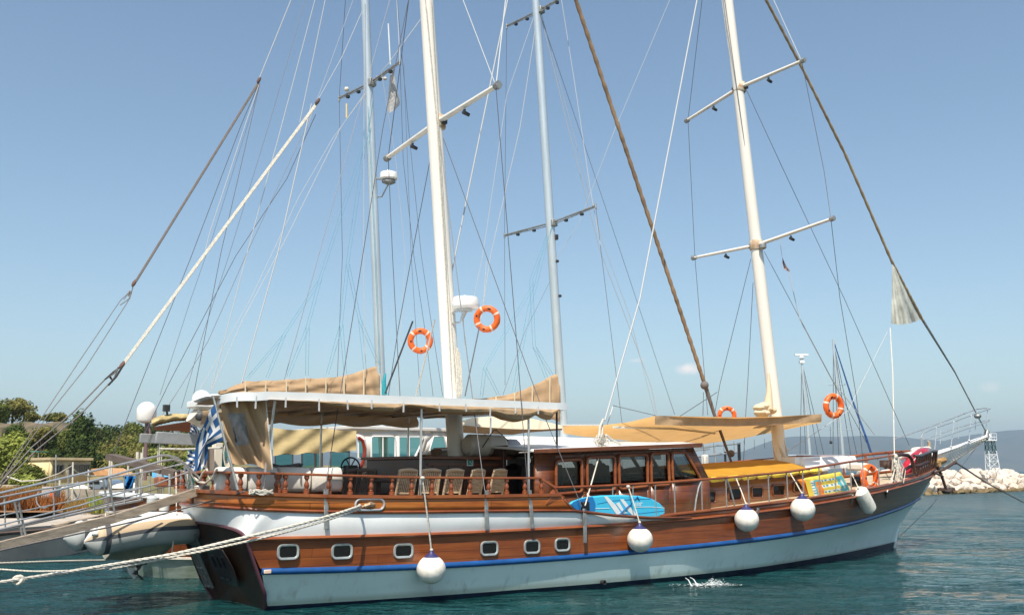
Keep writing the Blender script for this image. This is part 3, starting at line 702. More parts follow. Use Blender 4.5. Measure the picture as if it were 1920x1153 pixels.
# ---- bow rails: dark curved timber rail
zR = lambda s: float(np.interp(s, [sF1, 21.5, 22.6, 23.6, 24.3, 24.75], [zF(sF1), 3.10, 3.22, 3.30, 3.32, 3.33]))
for sg in (1, -1):
    ss = [lerp(sF1-.0, 24.6, i/16) for i in range(17)]; pts = [P(s, sg*(bB(s)*.96+.02+(.12 if s > 23.5 else .04)), zR(s)) for s in ss]
    if sg > 0: pts = pts[5:]
    mb = MB(); mb.tube(pts, .05, 8); part('bow_rail', mb, M['dkwood'] if sg > 0 else M['rail'])
    for i in range(2 if sg < 0 else 6, 17, 1):
        s = ss[i]; mb = MB(); b = P(s, sg*(bB(s)*.96+.0), zD(s)); t_ = P(s, sg*(bB(s)*.96+.02+(.12 if s > 23.5 else .04)), zR(s))
        mb.tube([b, b*.6+t_*.4, b*.3+t_*.7, t_], [.05, .032, .05, .04], 8)
        if sg > 0 or i % 3 == 0: part('bow_baluster', mb, M['dkwood'] if sg > 0 else M['rail'])
# curved hoops where the side rail ends
q0 = pn(1677, 853, bB(20.3)-.08); s0 = lc(q0)[0]
mb = MB(); mb.tube([pn(1677, 915, bB(s0)-.05), pn(1676, 880, bB(s0)-.05), pn(1677, 853, bB(s0)-.05)], .06, 8); part('rail_post', mb, M['dkwood'])
mb = MB(); mb.tube([pn(u, v, 1.75) for u, v in ((1677, 855), (1690, 852), (1702, 853), (1709, 860), (1712, 872), (1715, 888))], .06, 8); part('rail_hoop', mb, M['dkwood'])
mb = MB(); mb.tube([pn(u, v, 1.6) for u, v in ((1690, 910), (1690, 892), (1697, 880), (1707, 874), (1722, 873), (1740, 866))], .055, 8); part('rail_hoop', mb, M['dkwood'])

# ---- masts with spreaders
def mast(name, a, b, r0, r1, mats):
    mb = MB(); mb.tube([a, lerp(a, b, .3), lerp(a, b, .6), b], [r0, r0*.97, lerp(r0, r1, .6), r1], 20); return part(name, mb, mats)
mastm = mat('painted_mast', (.80, .76, .69), .45, var=.07, vscale=1.2, stretch=(1, 1, .2), coat=.15)
mz = lambda z: P(3.71-.0916*z, 0, z); mast('main_mast', mz(1.7), mz(21), .205, .16, mastm)
fz_ = lambda z: P(16.17-.1167*z, 0, z); mast('fore_mast', fz_(1.7), fz_(22), .20, .15, mastm)
def spreader(root, tip, r):
    a = Vector(root); b = Vector(tip); d = (b-a).normalized(); mb = MB(); mb.tube([a, b], [r, r*.8], 10, flat=.75); o = part('spreader', mb, mastm)
    mb = MB(); mb.tube([b-d*.02, b+d*.12], r*1.12, 8); part('spreader_cap', mb, M['gal'])
    for f in ((.45,) if r > .07 else (.5,)):
        c = lerp(a, b, f)-Z*(r+.07); mb = MB(); mb.tube([c+Z*.06, c, c+U*.10-Z*.03], .035, 6); mb.tube([c-U*.05-Z*.02, c+U*.13-Z*.05], .05, 6); part('spreader_lamp', mb, M['dark'])
ms = lc(pn(820, 230, 0)); f1 = lc(pn(1418, 460, 0)); f2 = lc(pn(1386, 165, 0))
TIPS = {}
for nm, m, pL, pR, r in (('m', ms, (728, 295), (930, 162), .085), ('f1', f1, (1303, 483), (1558, 411), .075), ('f2', f2, (1290, 225), (1503, 115), .075)):
    L_, R_ = ps(*pL, m[0]), ps(*pR, m[0]); TIPS[nm] = (L_, R_); c = P(*m)
    spreader(c+(L_-c).normalized()*.15, L_, r); spreader(c+(R_-c).normalized()*.15, R_, r)
    mb = MB(); mb.lathe(c-Z*.16, [(.20, 0), (.215, .02), (.215, .3), (.20, .32)], 16); part('mast_band', mb, mat('rust_streaked_band', (.62, .56, .44), .6, col2=(.36, .17, .06), vscale=7)); mb = MB(); mb.sbox(c+N*.2+U*.05, (.06, .08, .09)); mb.sbox(c-N*.2, (.05, .07, .07)); part('spreader_bracket', mb, M['dark'])
# radar on the main mast
c = pn(873, 568, .55); rd = .33
mb = MB(); mb.lathe(c-Z*.14, [(.27, 0), (.33, .04), (.34, .10), (.31, .22), (.29, .27), (.2, .285)], 20); rdm = part('radar_dome', mb, M['gelcoat'])
mb = MB(); mr_ = mz(lc(c)[2]-.2); mb.tube([mr_+N*.15, c-Z*.16], .022, 6); mb.tube([mr_-Z*.25+N*.15, c-Z*.4+(mr_-c)*.3, c-Z*.17+(c-mr_)*.08], .025, 6); mb.box(c-Z*.17, (.16, .12, .03)); mb.tube([c-Z*.2, c-Z*.34+(mr_-c)*.2], .05, 6); part('radar_bracket', mb, M['steel'])
# fore mast lamp
mb = MB(); c = pn(1430, 462, .3); mb.lathe(c-Z*.1, [(.05, 0), (.12, .05), (.12, .16), (.06, .2)], 10); part('deck_lamp', mb, M['gal'])
# bowsprit
def bs(u, v, n=0): return pn(u, v, n)
mb = MB(); mb.tube([bs(1690, 888), bs(1740, 856), bs(1795, 838), bs(1852, 817)], [.19, .16, .11, .085], 12, flat=.7); part('bowsprit', mb, M['gelcoat'])
mb = MB(); mb.tube([bs(1848, 823), bs(1851, 808)], .10, 10); part('bowsprit_fitting', mb, M['gal'])
# pulpit rails each side of the bowsprit
for sg, top_, mid_ in ((1, [(1727, 820), (1731, 812), (1745, 805), (1792, 789), (1835, 773), (1857, 766)], [(1756, 823), (1800, 808), (1838, 795), (1855, 789)]), (-1, [(1677, 823), (1729, 805), (1780, 786), (1830, 767), (1845, 765), (1857, 766)], [(1733, 824), (1790, 803), (1835, 791), (1855, 787)])):
    mb = MB(); nn = lambda i, k: sg*lerp(.42, .12, (i/(k-1))**2)
    mb.tube([pn(u, v, nn(i, len(top_))) for i, (u, v) in enumerate(top_)], .022, 8); part('pulpit_rail', mb, M['steel'])
    mb = MB(); mb.tube([pn(u, v, nn(i, len(mid_))) for i, (u, v) in enumerate(mid_)], .018, 8); part('pulpit_rail', mb, M['steel'])
for u0, v0, u1, v1, n in ((1729, 805, 1731, 835, -.4), (1764, 792, 1763, 832, -.36), (1797, 781, 1797, 822, -.3), (1829, 768, 1829, 806, -.2), (1852, 766, 1849, 805, .1), (1727, 820, 1729, 845, .4), (1756, 801, 1752, 850, .38), (1789, 789, 1783, 838, .34), (1821, 778, 1817, 826, .28)):
    mb = MB(); mb.tube([pn(u0, v0, n), pn(u1, v1, n)], .018, 6); mb.ball(pn(u1, v1, n), .045, 8) if u0 in (1789, 1821) else None; part('pulpit_stanchion', mb, M['steel'])
# bobstay netting under the bowsprit
mb = MB()
topl = [bs(1745, 860, .3), bs(1790, 842, .25), bs(1848, 822, .1)]; botl = [bs(1752, 880, .1), bs(1785, 866, 0), bs(1848, 824, .05)]
def poly(p, f): f *= 2; i = min(1, int(f)); return lerp(p[i], p[i+1], f-i)
for i in range(26):
    a = i/25; b = min(1, a+.16); mb.tube([poly(topl, a), lerp(poly(topl, a), poly(botl, b), .5)-Z*.05, poly(botl, b)], .0065, 4, False); b = max(0, a-.16); mb.tube([poly(topl, a), lerp(poly(topl, a), poly(botl, b), .5)-Z*.04, poly(botl, b)], .0065, 4, False)
for k in range(1, 4): mb.tube([lerp(poly(topl, i/8), poly(botl, i/8), k/4)-Z*.03 for i in range(9)], .006, 4, False)
part('bowsprit_net', mb, mat('net_cord', (.50, .45, .35), .9))
mb = MB(); mb.tube([botl[0]-Z*.02, bs(1770, 876, 0), botl[1]-Z*.03, lerp(botl[1], botl[2], .5)-Z*.06, botl[2]], .03, 6); part('net_rope', mb, M['rope'])
# anchor hung under the bow with its stock
an = empty('anchor', pn(1780, 921, .5), 'dark iron stock anchor hanging below the bow over the breakwater', 'anchor')
mb = MB(); mb.tube([pn(1757, 873, .5), pn(1766, 893, .5), pn(1775, 920, .5)], [.06, .05, .055], 8); build('shank', mb, mat('rusty_iron', (.07, .04, .03), .8, var=.4, vscale=12), an)
rust = bpy.data.materials['rusty_iron']
mb = MB(); mb.tube([pn(1745, 888, .6), pn(1770, 880, .5), pn(1791, 867, .35)], .045, 8); mb.ball(pn(1791, 867, .35), .075, 8); mb.tube([pn(1752, 886, .7), pn(1768, 893, .5)], .04, 6); build('stock', mb, rust, an)
mb = MB(); mb.tube([pn(1763, 915, .75), pn(1770, 921, .6), pn(1779, 922, .4), pn(1786, 915, .2)], [.03, .08, .08, .03], 8); mb.box(pn(1764, 917, .75), (.1, .06, .05)); mb.box(pn(1785, 917, .2), (.1, .06, .05)); build('flukes', mb, rust, an)
mb = MB(); mb.sbox(pn(1756, 869, .3), (.16, .10, .13)); mb.tube([pn(1750, 868, .35), pn(1770, 862, .1)], .12, 8); part('anchor_roller', mb, mat('ochre_paint', (.50, .28, .10), .7, var=.4, vscale=8), bevel=.02)
mb = MB(); mb.tube([pn(1742, 851, -.1), pn(1742, 830, -.1), pn(1740, 826, -.1)], [.08, .06, .03], 8); part('samson_post', mb, M['teak'])
# ============================================================ deckhouse of the gulet
DN = 2.2
def quad(mb, pts, n=DN): mb.add([pn(u, v, n) for u, v in pts], [tuple(range(len(pts)))])
def wz(s, n): return n
def topl_(u): return float(np.interp(u, [1003, 1298], [851, 839]))
WIN = [[(1040, 864), (1088, 861), (1089, 922), (1040, 926)], [(1098, 858), (1150, 856), (1151, 918), (1099, 921)], [(1158, 854), (1211, 852), (1212, 911), (1159, 917)], [(1218, 850), (1250, 849), (1253, 908), (1219, 910)], [(1257, 849), (1283, 848), (1312, 899), (1259, 903)]]
wall = MB()
def col(a, b, c, d): quad(wall, [a, b, c, d])
col((1003, 851), (1040, 849.5), (1040, 985), (1001, 985))
xs = [1040]
for i, w_ in enumerate(WIN):
    a, b, c, d = w_
    col((a[0], topl_(a[0])), (b[0], topl_(b[0])), b, a)
    col(d, c, (c[0], 985-(c[0]-1040)*.075), (d[0], 985-(d[0]-1040)*.075))
    if i < 4:
        e = WIN[i+1]; col((b[0], topl_(b[0])), (e[0][0], topl_(e[0][0])), e[0], b); col(b, e[0], e[3], c); col(c, e[3], (e[3][0], 985-(e[3][0]-1040)*.075), (c[0], 985-(c[0]-1040)*.075))
col((1283, topl_(1283)), (1298, 839), (1328, 898), (1312, 899)); quad(wall, [(1283, topl_(1283)), (1312, 899), (1283, 848)]); col((1312, 899), (1328, 898), (1332, 965), (1312, 965))
o = part('deckhouse_wall', wall, M['cabin'], solid=.07, off=0, fixn=False)
w2 = MB(); w2.v = [P(lc(p)[0], -lc(p)[1], lc(p)[2]) for p in wall.v]; w2.f = [list(f) for f in wall.f]; w2.m = list(wall.m)
part('deckhouse_wall', w2, M['cabin'], solid=.07, off=0, fixn=False)
for sg in (1, -1):
    for w_ in WIN:
        q = [pn(u, v, DN) for u, v in w_]
        if sg < 0: q = [P(lc(p)[0], -lc(p)[1], lc(p)[2]) for p in q]
        q = [p+N*sg*.05 for p in q]; k = []
        for i in range(4):      # rounded corners
            p, a, b = q[i], q[i-1], q[(i+1) % 4]; r = .10; pa = p+(a-p).normalized()*r; pb = p+(b-p).normalized()*r
            for t in (0, .33, .66, 1): k.append(pa*(1-t)**2+p*2*t*(1-t)+pb*t*t)
        mb = MB(); mb.loop(k, .035, 8); f = part('window_frame', mb, M['rail'])
        mb = MB(); mb.add([p-N*sg*.06 for p in k], [tuple(range(len(k)))]); part('pane', mb, M['win'], f, fixn=False)
sR0, sR1 = lc(pn(1000, 850, DN))[0], lc(pn(1304, 838, DN))[0]; zr0, zr1 = pn(1003, 850, DN).z, pn(1298, 837, DN).z
def roofz(s): return lerp(zr0, zr1, (s-sR0)/(sR1-sR0))
rows = []
for i in range(13):
    s = lerp(sR0-.1, sR1+.02, i/12); rows.append([P(s, n*2.36, roofz(s)+.07+.13*(1-abs(n)**2.2)) for n in np.linspace(-1, 1, 15)])
mb = MB(); mb.grid(rows); part('deckhouse_roof', mb, M['white'], solid=.05, fixn=False, sharp=50)
for sg in (1, -1):
    mb = MB(); mb.bar(P(sR0-.12, sg*2.38, roofz(sR0)+.04), P(sR1+.05, sg*2.38, roofz(sR1)+.04), .06, .10); part('roof_edge', mb, M['cabin'], bevel=.012)
mb = MB(); mb.bar(P(sR1+.02, -2.35, roofz(sR1)+.03), P(sR1+.02, 2.35, roofz(sR1)+.03), .08, .10); part('roof_edge', mb, M['cabin'], bevel=.012)
# raked windscreen and bulkheads
w0, w1 = lc(pn(1290, 841, DN)), lc(pn(1324, 898, DN))
mb = MB()
for n0, n1 in ((-2.2, -2.1), (-1.4, -1.3), (-.7, -.6), (0, .1), (.7, .8), (1.4, 1.5), (2.1, 2.2)):
    mb.add([P(w0[0], n0, w0[2]), P(w0[0], n1, w0[2]), P(w1[0], n1, w1[2]), P(w1[0], n0, w1[2])], [(0, 1, 2, 3)])
mb.add([P(w1[0], -2.2, w1[2]), P(w1[0], 2.2, w1[2]), P(w1[0]+.03, 2.2, 1.6), P(w1[0]+.03, -2.2, 1.6)], [(0, 1, 2, 3)])
part('windscreen_frame', mb, M['cabin'], solid=.05, fixn=False)
mb = MB(); mb.add([P(w0[0], -2.1, w0[2]), P(w0[0], 2.1, w0[2]), P(w1[0], 2.1, w1[2]), P(w1[0], -2.1, w1[2])], [(0, 1, 2, 3)]); part('windscreen', mb, M['win'], fixn=False)
# inside: helm seats and a bench seen through the glass
sm_ = mat('charcoal_upholstery', (.025, .027, .035), .8)
for s, n in ((sR0+.7, 1.5), (sR0+1.3, 1.6), (sR0+3.0, 1.4), (sR0+1.2, .9), (sR0+1.9, -.7), (sR0+2.7, 1.1), (sR0+3.7, .2)):
    mb = MB(); mb.sbox(P(s, n, 2.0), (.24, .27, .25)); mb.sbox(P(s-.2, n, 2.45), (.07, .26, .3)); mb.tube([P(s-.2, n-.12, 2.72), P(s-.2, n+.12, 2.72)], .09, 8); part('cabin_seat', mb, sm_, bevel=.04)
mb = MB()
for a_, b_, h_ in ((.02, .10, 2.95), (.24, .40, 2.6), (.47, .56, 2.95), (.56, .72, 2.45), (.82, .98, 2.7)): mb.sbox(P(lerp(sR0, sR1, (a_+b_)/2), -1.85, (1.7+h_)/2), ((sR1-sR0)*(b_-a_)/2, .2, (h_-1.7)/2))
part('interior_dark_blocks', mb, M['dkwood'])  # dark blocks added inside to darken the view through the windows
mb = MB(); mb.sbox(P(lerp(sR0, sR1, .9), -.2, 2.1), (.3, 1.6, .35)); part('helm_console', mb, M['dkwood'], bevel=.02)
# aft structure: galley counter and companionway
b0 = lc(pn(797, 860, .9)); b1 = lc(pn(940, 852, .9))
mb = MB(); zt = b0[2]; mb.sbox(P((b0[0]+b1[0])/2, -.4, (1.6+zt)/2), ((b1[0]-b0[0])/2, 1.3, (zt-1.6)/2)); part('galley_counter', mb, M['dkwood'], bevel=.015)
mb = MB(); mb.sbox(P((b0[0]+b1[0])/2+.05, -.4, zt+.03), ((b1[0]-b0[0])/2+.15, 1.42, .035)); part('counter_top', mb, M['cabin'], bevel=.012)
c1 = lc(pn(1012, 845, 1.5)); c0 = b1[0]; zt2 = pn(950, 842, 1.2).z
mb = MB(); mb.sbox(P((c0+sR0)/2, -.35, (1.6+zt2)/2), ((sR0-c0)/2, 1.45, (zt2-1.6)/2)); part('companionway', mb, M['dkwood'], bevel=.012)
mb = MB(); mb.sbox(P((c0+sR0)/2, -.35, zt2+.04), ((sR0-c0)/2+.06, 1.56, .05)); part('companionway_hatch', mb, M['cabin'], bevel=.012)
mb = MB(); mb.sbox(P((c0+sR0)/2+.05, 1.115, 2.15), (.30, .012, .48)); part('door', mb, M['black'])
mb = MB()
for i in range(5): mb.bar(P(lerp(b0[0], b1[0], (i+.5)/5), .912, 1.75), P(lerp(b0[0], b1[0], (i+.5)/5), .912, zt-.12), .02, .03, N)
for z in (zt-.12, 1.75): mb.bar(P(b0[0]+.05, .915, z), P(b1[0]-.05, .915, z), .03, .05)
part('counter_mouldings', mb, M['cabin'])
sg_ = pn(881, 866, .93); gx_ = .085
mb = MB(); mb.sbox(sg_, (gx_, .008, gx_)); sp = part('safety_sign', mb, M['signw'])
mb = MB(); mb.sbox(sg_+N*.008, (gx_*.82, .004, gx_*.82)); part('sign_field', mb, M['greenp'], sp)
mb = MB()
for a in (1, -1): mb.bar(sg_+N*.014-U*.045*a-Z*.045, sg_+N*.014+U*.045*a+Z*.045, .004, .016, N)
part('sign_cross', mb, M['signw'], sp)
# ---- trunk cabin forward
def tn(s): return float(np.interp(s, [9.5, 14.5, 17.2], [2.0, 1.5, 1.0]))
TR = curve([(1325, 896), (1420, 889), (1520, 880), (1600, 874)], tn)
tz = lambda s: float(np.interp(s, *TR)); sT0 = w1[0]+.02; sT1 = 16.6
ss = [lerp(sT0, sT1, i/12) for i in range(13)]
mb = MB()
for sg in (1, -1): mb.grid([[P(s, sg*tn(s), tz(s)-.06) for s in ss], [P(s, sg*(tn(s)+.02), zD(s)-.1) for s in ss]])
mb.add([P(sT1, tn(sT1), tz(sT1)-.06), P(sT1, -tn(sT1), tz(sT1)-.06), P(sT1, -tn(sT1), 1.7), P(sT1, tn(sT1), 1.7)], [(0, 1, 2, 3)])
part('trunk_wall', mb, M['cabinlt'], fixn=False, solid=.03)
mb = MB(); mb.grid([[P(s, n*(tn(s)+.08), tz(s)-.05+.20*(1-n*n)) for n in np.linspace(-1, 1, 9)] for s in ss]); part('trunk_roof', mb, M['white'], solid=.04, fixn=False)
for u0, v0, u1, v1 in ((1314, 920, 1338, 942), (1362, 915, 1387, 937), (1406, 913, 1427, 932), (1445, 909, 1468, 928), (1484, 904, 1500, 922), (1592, 892, 1612, 914)):
    a, b = ph(u0, v0, tn), ph(u1, v1, tn); c = P((a[0]+b[0])/2, tn((a[0]+b[0])/2)+.055, (a[2]+b[2])/2)
    t_ = (P(a[0]+1, tn(a[0]+1), 0)-P(a[0], tn(a[0]), 0)).normalized()
    framed('trunk_window', c, t_, Z, max(.12, (b[0]-a[0])/2-.02), (a[2]-b[2])/2-.02, .045, .02, M['cabin'], pglass, .04)
# mustard sun mats on the trunk roof, yellow pads under their edge
sm1 = 15.1
rows = [[P(s, n*(tn(s)+.20), tz(s)+.02+.30*(1-abs(n)**1.8)+.006*math.sin(s*7+n*3)) for n in np.linspace(-1, 1, 17)] for s in [lerp(sT0+.05, sm1, i/40) for i in range(41)]]
mb = MB(); mb.grid(rows); build('sun_mat', mb, M['mustard'], None, 'long mustard sun mat spread over the trunk cabin ahead of the deckhouse windscreen', 'sun mat', solid=.06, fixn=False, sharp=60)
rnd_ = random.Random(3)
for i in range(8):
    s0_, s1_ = lerp(sT0+.15, sm1+.8, i/8)+.05, lerp(sT0+.15, sm1+.8, (i+1)/8)-.02; mb = MB()
    mb.tube([P(s0_, tn(s0_)+.17, tz(s0_)-.04), P(s0_+.08, tn(s0_)+.17, tz(s0_)-.045), P(s1_-.08, tn(s1_)+.17, tz(s1_)-.045), P(s1_, tn(s1_)+.17, tz(s1_)-.04)], [.03, .075, .075+rnd_.uniform(-.02, .02), .03], 8)
    wh = ['beside the deckhouse windscreen', 'second along from the windscreen', 'above the second small trunk window', 'above the third small trunk window', 'above the fourth small trunk window', 'above the left end of the inflatable mat', 'above the middle of the inflatable mat', 'beside the white coachroof box'][i]
    build('edge_pad', mb, M['lemon'], None, 'yellow rolled pad under the sun mat edge, '+wh, 'pad', 'yellow pads along the edge of the sun mat')
# white coachroof and locker on the foredeck
def rbox(c, h, r=.06, name='x', m=None, **k): mb = MB(); mb.sbox(c, h); return build(name, mb, m, bevel=r, **k)
mb = MB(); rows = []
a0 = lc(pn(1497, 872, .6))[0]; a1 = lc(pn(1612, 872, .6))[0]
for i in range(9):
    f = i/8; s = lerp(a0, a1, f); ww = lerp(.9, .55, f); zt_ = tz(s)+.30+.05*f; rows.append([P(s, n*ww, lerp(tz(s)-.05, zt_, min(1, (1-abs(n))*5)**.6)) for n in (-1, -.97, -.9, -.8, -.4, 0, .4, .8, .9, .97, 1)])
mb.grid(rows); mb.add(rows[0], [tuple(range(11))]); mb.add(rows[-1], [tuple(range(11))]); part('fore_coachroof', mb, M['gelcoat'], sharp=60)
mb = MB(); mb.sbox(pn(1486, 864, .4), (.2, .25, .12)); part('deck_locker', mb, M['gelcoat'], bevel=.02)
mb = MB(); mb.sbox(pn(1608, 875, 1.0), (.20, .3, .12)); build('deck_cushion', mb, M['offw'], None, 'white foam cushion at the forward end of the trunk cabin', 'cushion', bevel=.06)
mb = MB(); mb.sbox(pn(1664, 869, .2), (.18, .2, .12)); wl0 = part('windlass', mb, rust, bevel=.015)
for q_ in (pn(1658, 872, .5), pn(1667, 872, .1)): mb = MB(); mb.lathe(q_, [(.1, 0), (.14, .05), (.08, .12), (.14, .2), (.1, .24)], 12, N); part('gypsy_drum', mb, rust, wl0)

# ============================================================ stern canopy
CN = 2.3
CP = curve([(411, 748), (430, 740.5), (457, 735), (500, 734), (560, 735.5), (600, 737), (825, 745.5), (1064, 756)], lambda s: CN)
def cz(s): return float(np.interp(s, *CP))
cs = [lerp(lc(pn(478, 734, CN))[0], CP[0][-1], (i/40)) for i in range(41)]
zc0 = cz(cs[0])
def au(u, n): q = lc(pn(u, 742, n)); return q[0], n
aft = [au(*q) for q in ((466, 2.27), (452, 2.15), (434, 1.85), (420, 1.4), (412, .8), (411, 0), (414, -.8), (422, -1.5), (436, -2.05), (452, -2.25))]
rim = [(s, CN) for s in cs[::-1]]+aft+[(s, -CN) for s in cs if s > aft[-1][0]+.2]
def Q(s, n, z): return O+U*s+N*n+Z*z
path = [Q(s, n, (cz(s) if s > cs[0] else zc0-.01)) for s, n in rim]
path = path+[path[0]]
rows = []
for i, p in enumerate(path[:-1]):
    d = path[i+1]-path[i-1 if i else -2]; d.z = 0; d.normalize(); o_ = Vector((-d.y, d.x, 0))
    if i in (0, len(path)-2): o_ = Vector((0, 0, 0))
    if o_.dot(p-P(1.5, 0, 4)) < 0: o_ = -o_
    rows.append([p, p+o_*.05, p+o_*.05-Z*.16, p-Z*.16])
rows.append(rows[0])
mb = MB(); mb.grid(rows, True); part('canopy_rim', mb, M['white'], sharp=60)
def fillrim(dz, cr):
    mb = MB(); R_ = []
    st_ = rim[:41+5]; 
    for s, n in rim[:46]:
        other = None
        nn = -n if s > aft[-1][0]+.2 else None
        if nn is None:
            # far edge of the canopy at this station
            nn = float(np.interp(s, [q[0] for q in aft[5:]], [q[1] for q in aft[5:]]))
        R_.append([Q(s, lerp(n, nn, k/8), (cz(s) if s > cs[0] else zc0-.01)-dz+cr*(1-abs(k/4-1)**2)) for k in range(9)])
    mb.grid(R_); return mb
part('canopy_roof', fillrim(.05, .06), M['white'], solid=.04, fixn=False)
part('canopy_lining', fillrim(.12, .06), cloth('canopy_lining', (.40, .31, .22), 0, bump=.2), fixn=False)
for s in [cs[i] for i in (5, 10, 15, 20, 25, 30, 35)]:
    mb = MB(); mb.bar(Q(s, -CN, cz(s)-.17), Q(s, CN, cz(s)-.17), .05, .05); part('canopy_beam', mb, M['teak'])
for u, v1, n in ((515, 905, CN-.02), (790, 905, CN-.02), (991, 905, CN-.02), (603, 895, -CN), (766, 890, -CN), (920, 880, -CN)):
    p = pn(u, 780, n); s = lc(p)[0]; mb = MB(); nf = math.copysign(min(abs(n), bU(s)-.12), n); mb.tube([Q(s, nf, 1.65), Q(s, nf, zC(s)), Q(s, n, cz(s)-.1)], .026, 8); part('canopy_post', mb, M['steel'])
mb = MB(); s = lc(pn(1044, 800, 2.1))[0]; mb.tube([P(s, 2.1, roofz(s)), P(s, 2.1, cz(4)-.1)], .025, 8); part('canopy_post', mb, M['dark'])
# rolled side curtains sagging below the rim
def curtain(px_low, sg, name_, lab, z0off=.15, fat=.11, seed=0):
    xs_ = [a for a, _ in px_low]; rows = [[] for _ in range(9)]
    K = 90
    for i in range(K+1):
        u = lerp(xs_[0], xs_[-1], i/K); v = float(np.interp(u, xs_, [b for _, b in px_low]))
        p = pn(u, v, CN); s, _, zl_ = lc(p); zt_ = cz(s)-z0off
        ph_ = .35*noise.noise(Vector((u*.11+seed, 0, 0)))
        for k in range(9):
            a = k/8; bul = math.sin(a*math.pi)**.7*fat*(1+ph_)+.018*math.sin(a*19+u*.05+seed)+.012*noise.noise(Vector((u*.09, a*5, seed)))
            z = lerp(zt_, zl_, a); rows[k].append(P(s, sg*(CN+.02+bul), z))
    # back of the roll
    for k in range(8, -1, -4):
        rows.append([p-N*sg*(.10+.06) for p in rows[k]])
    mb = MB(); mb.grid(rows); return build(name_, mb, M['canvas'], None, lab, 'awning', fixn=False, sharp=180)
curtain([(500, 750), (540, 753), (580, 755), (640, 764), (690, 770), (735, 774), (752, 765), (760, 762), (790, 766), (830, 774), (870, 776), (910, 777), (922, 776), (945, 786), (970, 791), (990, 786), (1008, 775), (1020, 784), (1030, 787), (1042, 768)], 1, 'rolled_curtain', 'long rolled tan side curtain sagging under the near edge of the white canopy')
curtain([(520, 800), (560, 806), (600, 798), (650, 808), (700, 812), (750, 806), (800, 812)][0:7], -1, 'rolled_curtain', 'brown shaded rolled curtain along the far side of the white canopy', .12, .08, 5) if False else None
rows = [[] for _ in range(5)]
for i in range(61):
    s = lerp(cs[4], cs[34], i/60); d = .24+.07*abs(math.sin(s*2.3)); 
    for k in range(5): rows[k].append(Q(s, -CN+.06*math.sin(k+s*3), cz(s)-.13-d*k/4))
mb = MB(); mb.grid(rows); build('far_side_curtain', mb, M['canvas'], None, 'brown shaded curtain hanging along the far side of the white canopy', 'awning', fixn=False, sharp=180)
for u, v in ((536, 753), (598, 756), (651, 758), (697, 757), (757, 762), (824, 764), (873, 765), (919, 772), (967, 772), (1009, 770), (444, 752), (480, 750)):
    n_ = CN if u > 500 else 2.2; mb = MB(); a = pn(u, v-8, n_+.14); mb.bar(a, a-Z*random.uniform(.12, .24)+U*random.uniform(-.02, .02), .02, .035, N); part('curtain_tie', mb, M['flagw'])
# stern corner curtain with its clear panel
def cur(a, b):     # a across 0..1, b down 0..1
    tu, tv = lerp(413, 498, a), lerp(752, 747, a); bu, bv = lerp(432, 511, a), lerp(866, 879, a)+3*math.sin(a*9)
    u = lerp(tu, bu, b)+ (1-a)*math.sin(b*math.pi)*-2; v = lerp(tv, bv, b)
    n = lerp(1.0, 2.22, a)-.05*math.sin(a*3.1)
    f = .075*math.sin((a*1.25-b*.75)*15)*min(1, b+.35)+.03*math.sin(a*27-b*9)
    return pn(u, v, n)+N*f-U*f*.5
mb = MB(); mb.grid([[cur(i/40, j/30) for i in range(41)] for j in range(31)])
sc_ = build('stern_curtain', mb, M['canvas'], None, 'tan canvas curtain with a grey clear panel at the stern corner of the canopy', 'awning', fixn=False, sharp=180)
mb = MB()
def curw(i, j): a, b = lerp(.12, .50, i)+.0*j, lerp(.20, .70, j); a = a+.03*j; return cur(a+ (0.10*j if i < .2 else 0), b)+N*.008-U*.008
mb.grid([[curw(i/10, j/10) for i in range(11)] for j in range(11)])
build('clear_panel', mb, mat('cloudy_vinyl', (.27, .26, .25), .5, var=.3, vscale=9, bump=.6, bscale=10), sc_, fixn=False, sharp=180)
mb = MB(); mb.tube([cur(1, j/20) for j in range(21)], .012, 5); build('curtain_cord', mb, M['rope'], sc_)

# ---- cushions along the rail, chairs, table
def cushion(s0, s1, n, z0, z1, lab, w=.2, seg=0):
    mb = MB(); pts = []; zc = (z0+z1)/2; rz = (z1-z0)/2
    k = 12; rows = []
    for i, f in enumerate((0, .02, .06, .5, .94, .98, 1)):
        s = lerp(s0, s1, f); q = [.5, .85, 1, 1, 1, .85, .5][i]
        rows.append([P(s, n(s)+math.copysign(abs(math.cos(2*math.pi*j/k))**.6, math.cos(2*math.pi*j/k))*w*q, zc+math.copysign(abs(math.sin(2*math.pi*j/k))**.6, math.sin(2*math.pi*j/k))*rz*q) for j in range(k)])
    mb.grid(rows, True); mb.add(rows[0], [tuple(range(k))]); mb.add(rows[-1], [tuple(range(k))])
    return build('back_cushion', mb, M['offw'], None, lab, 'cushion', 'offwhite cushions inside the stern rail', sharp=60)
bn = lambda s: bU(s)-.34-max(0, -1.0-s)*.35
e_ = [lc(pn(u, 900, 1.85))[0] for u in (438, 486, 534, 584, 634)]
for i in range(4):
    cushion(e_[i]+.01, e_[i+1]-.01, bn, 2.2, 2.68, 'offwhite back cushion inside the stern rail, '+['nearest the flagpole', 'second forward from the flagpole', 'third forward from the flagpole', 'next to the grey folding chairs'][i])
mb = MB(); mb.sbox(P(-.3, 1.5, 1.85), (1.2, .34, .2)); part('stern_bench', mb, M['dkwood'])
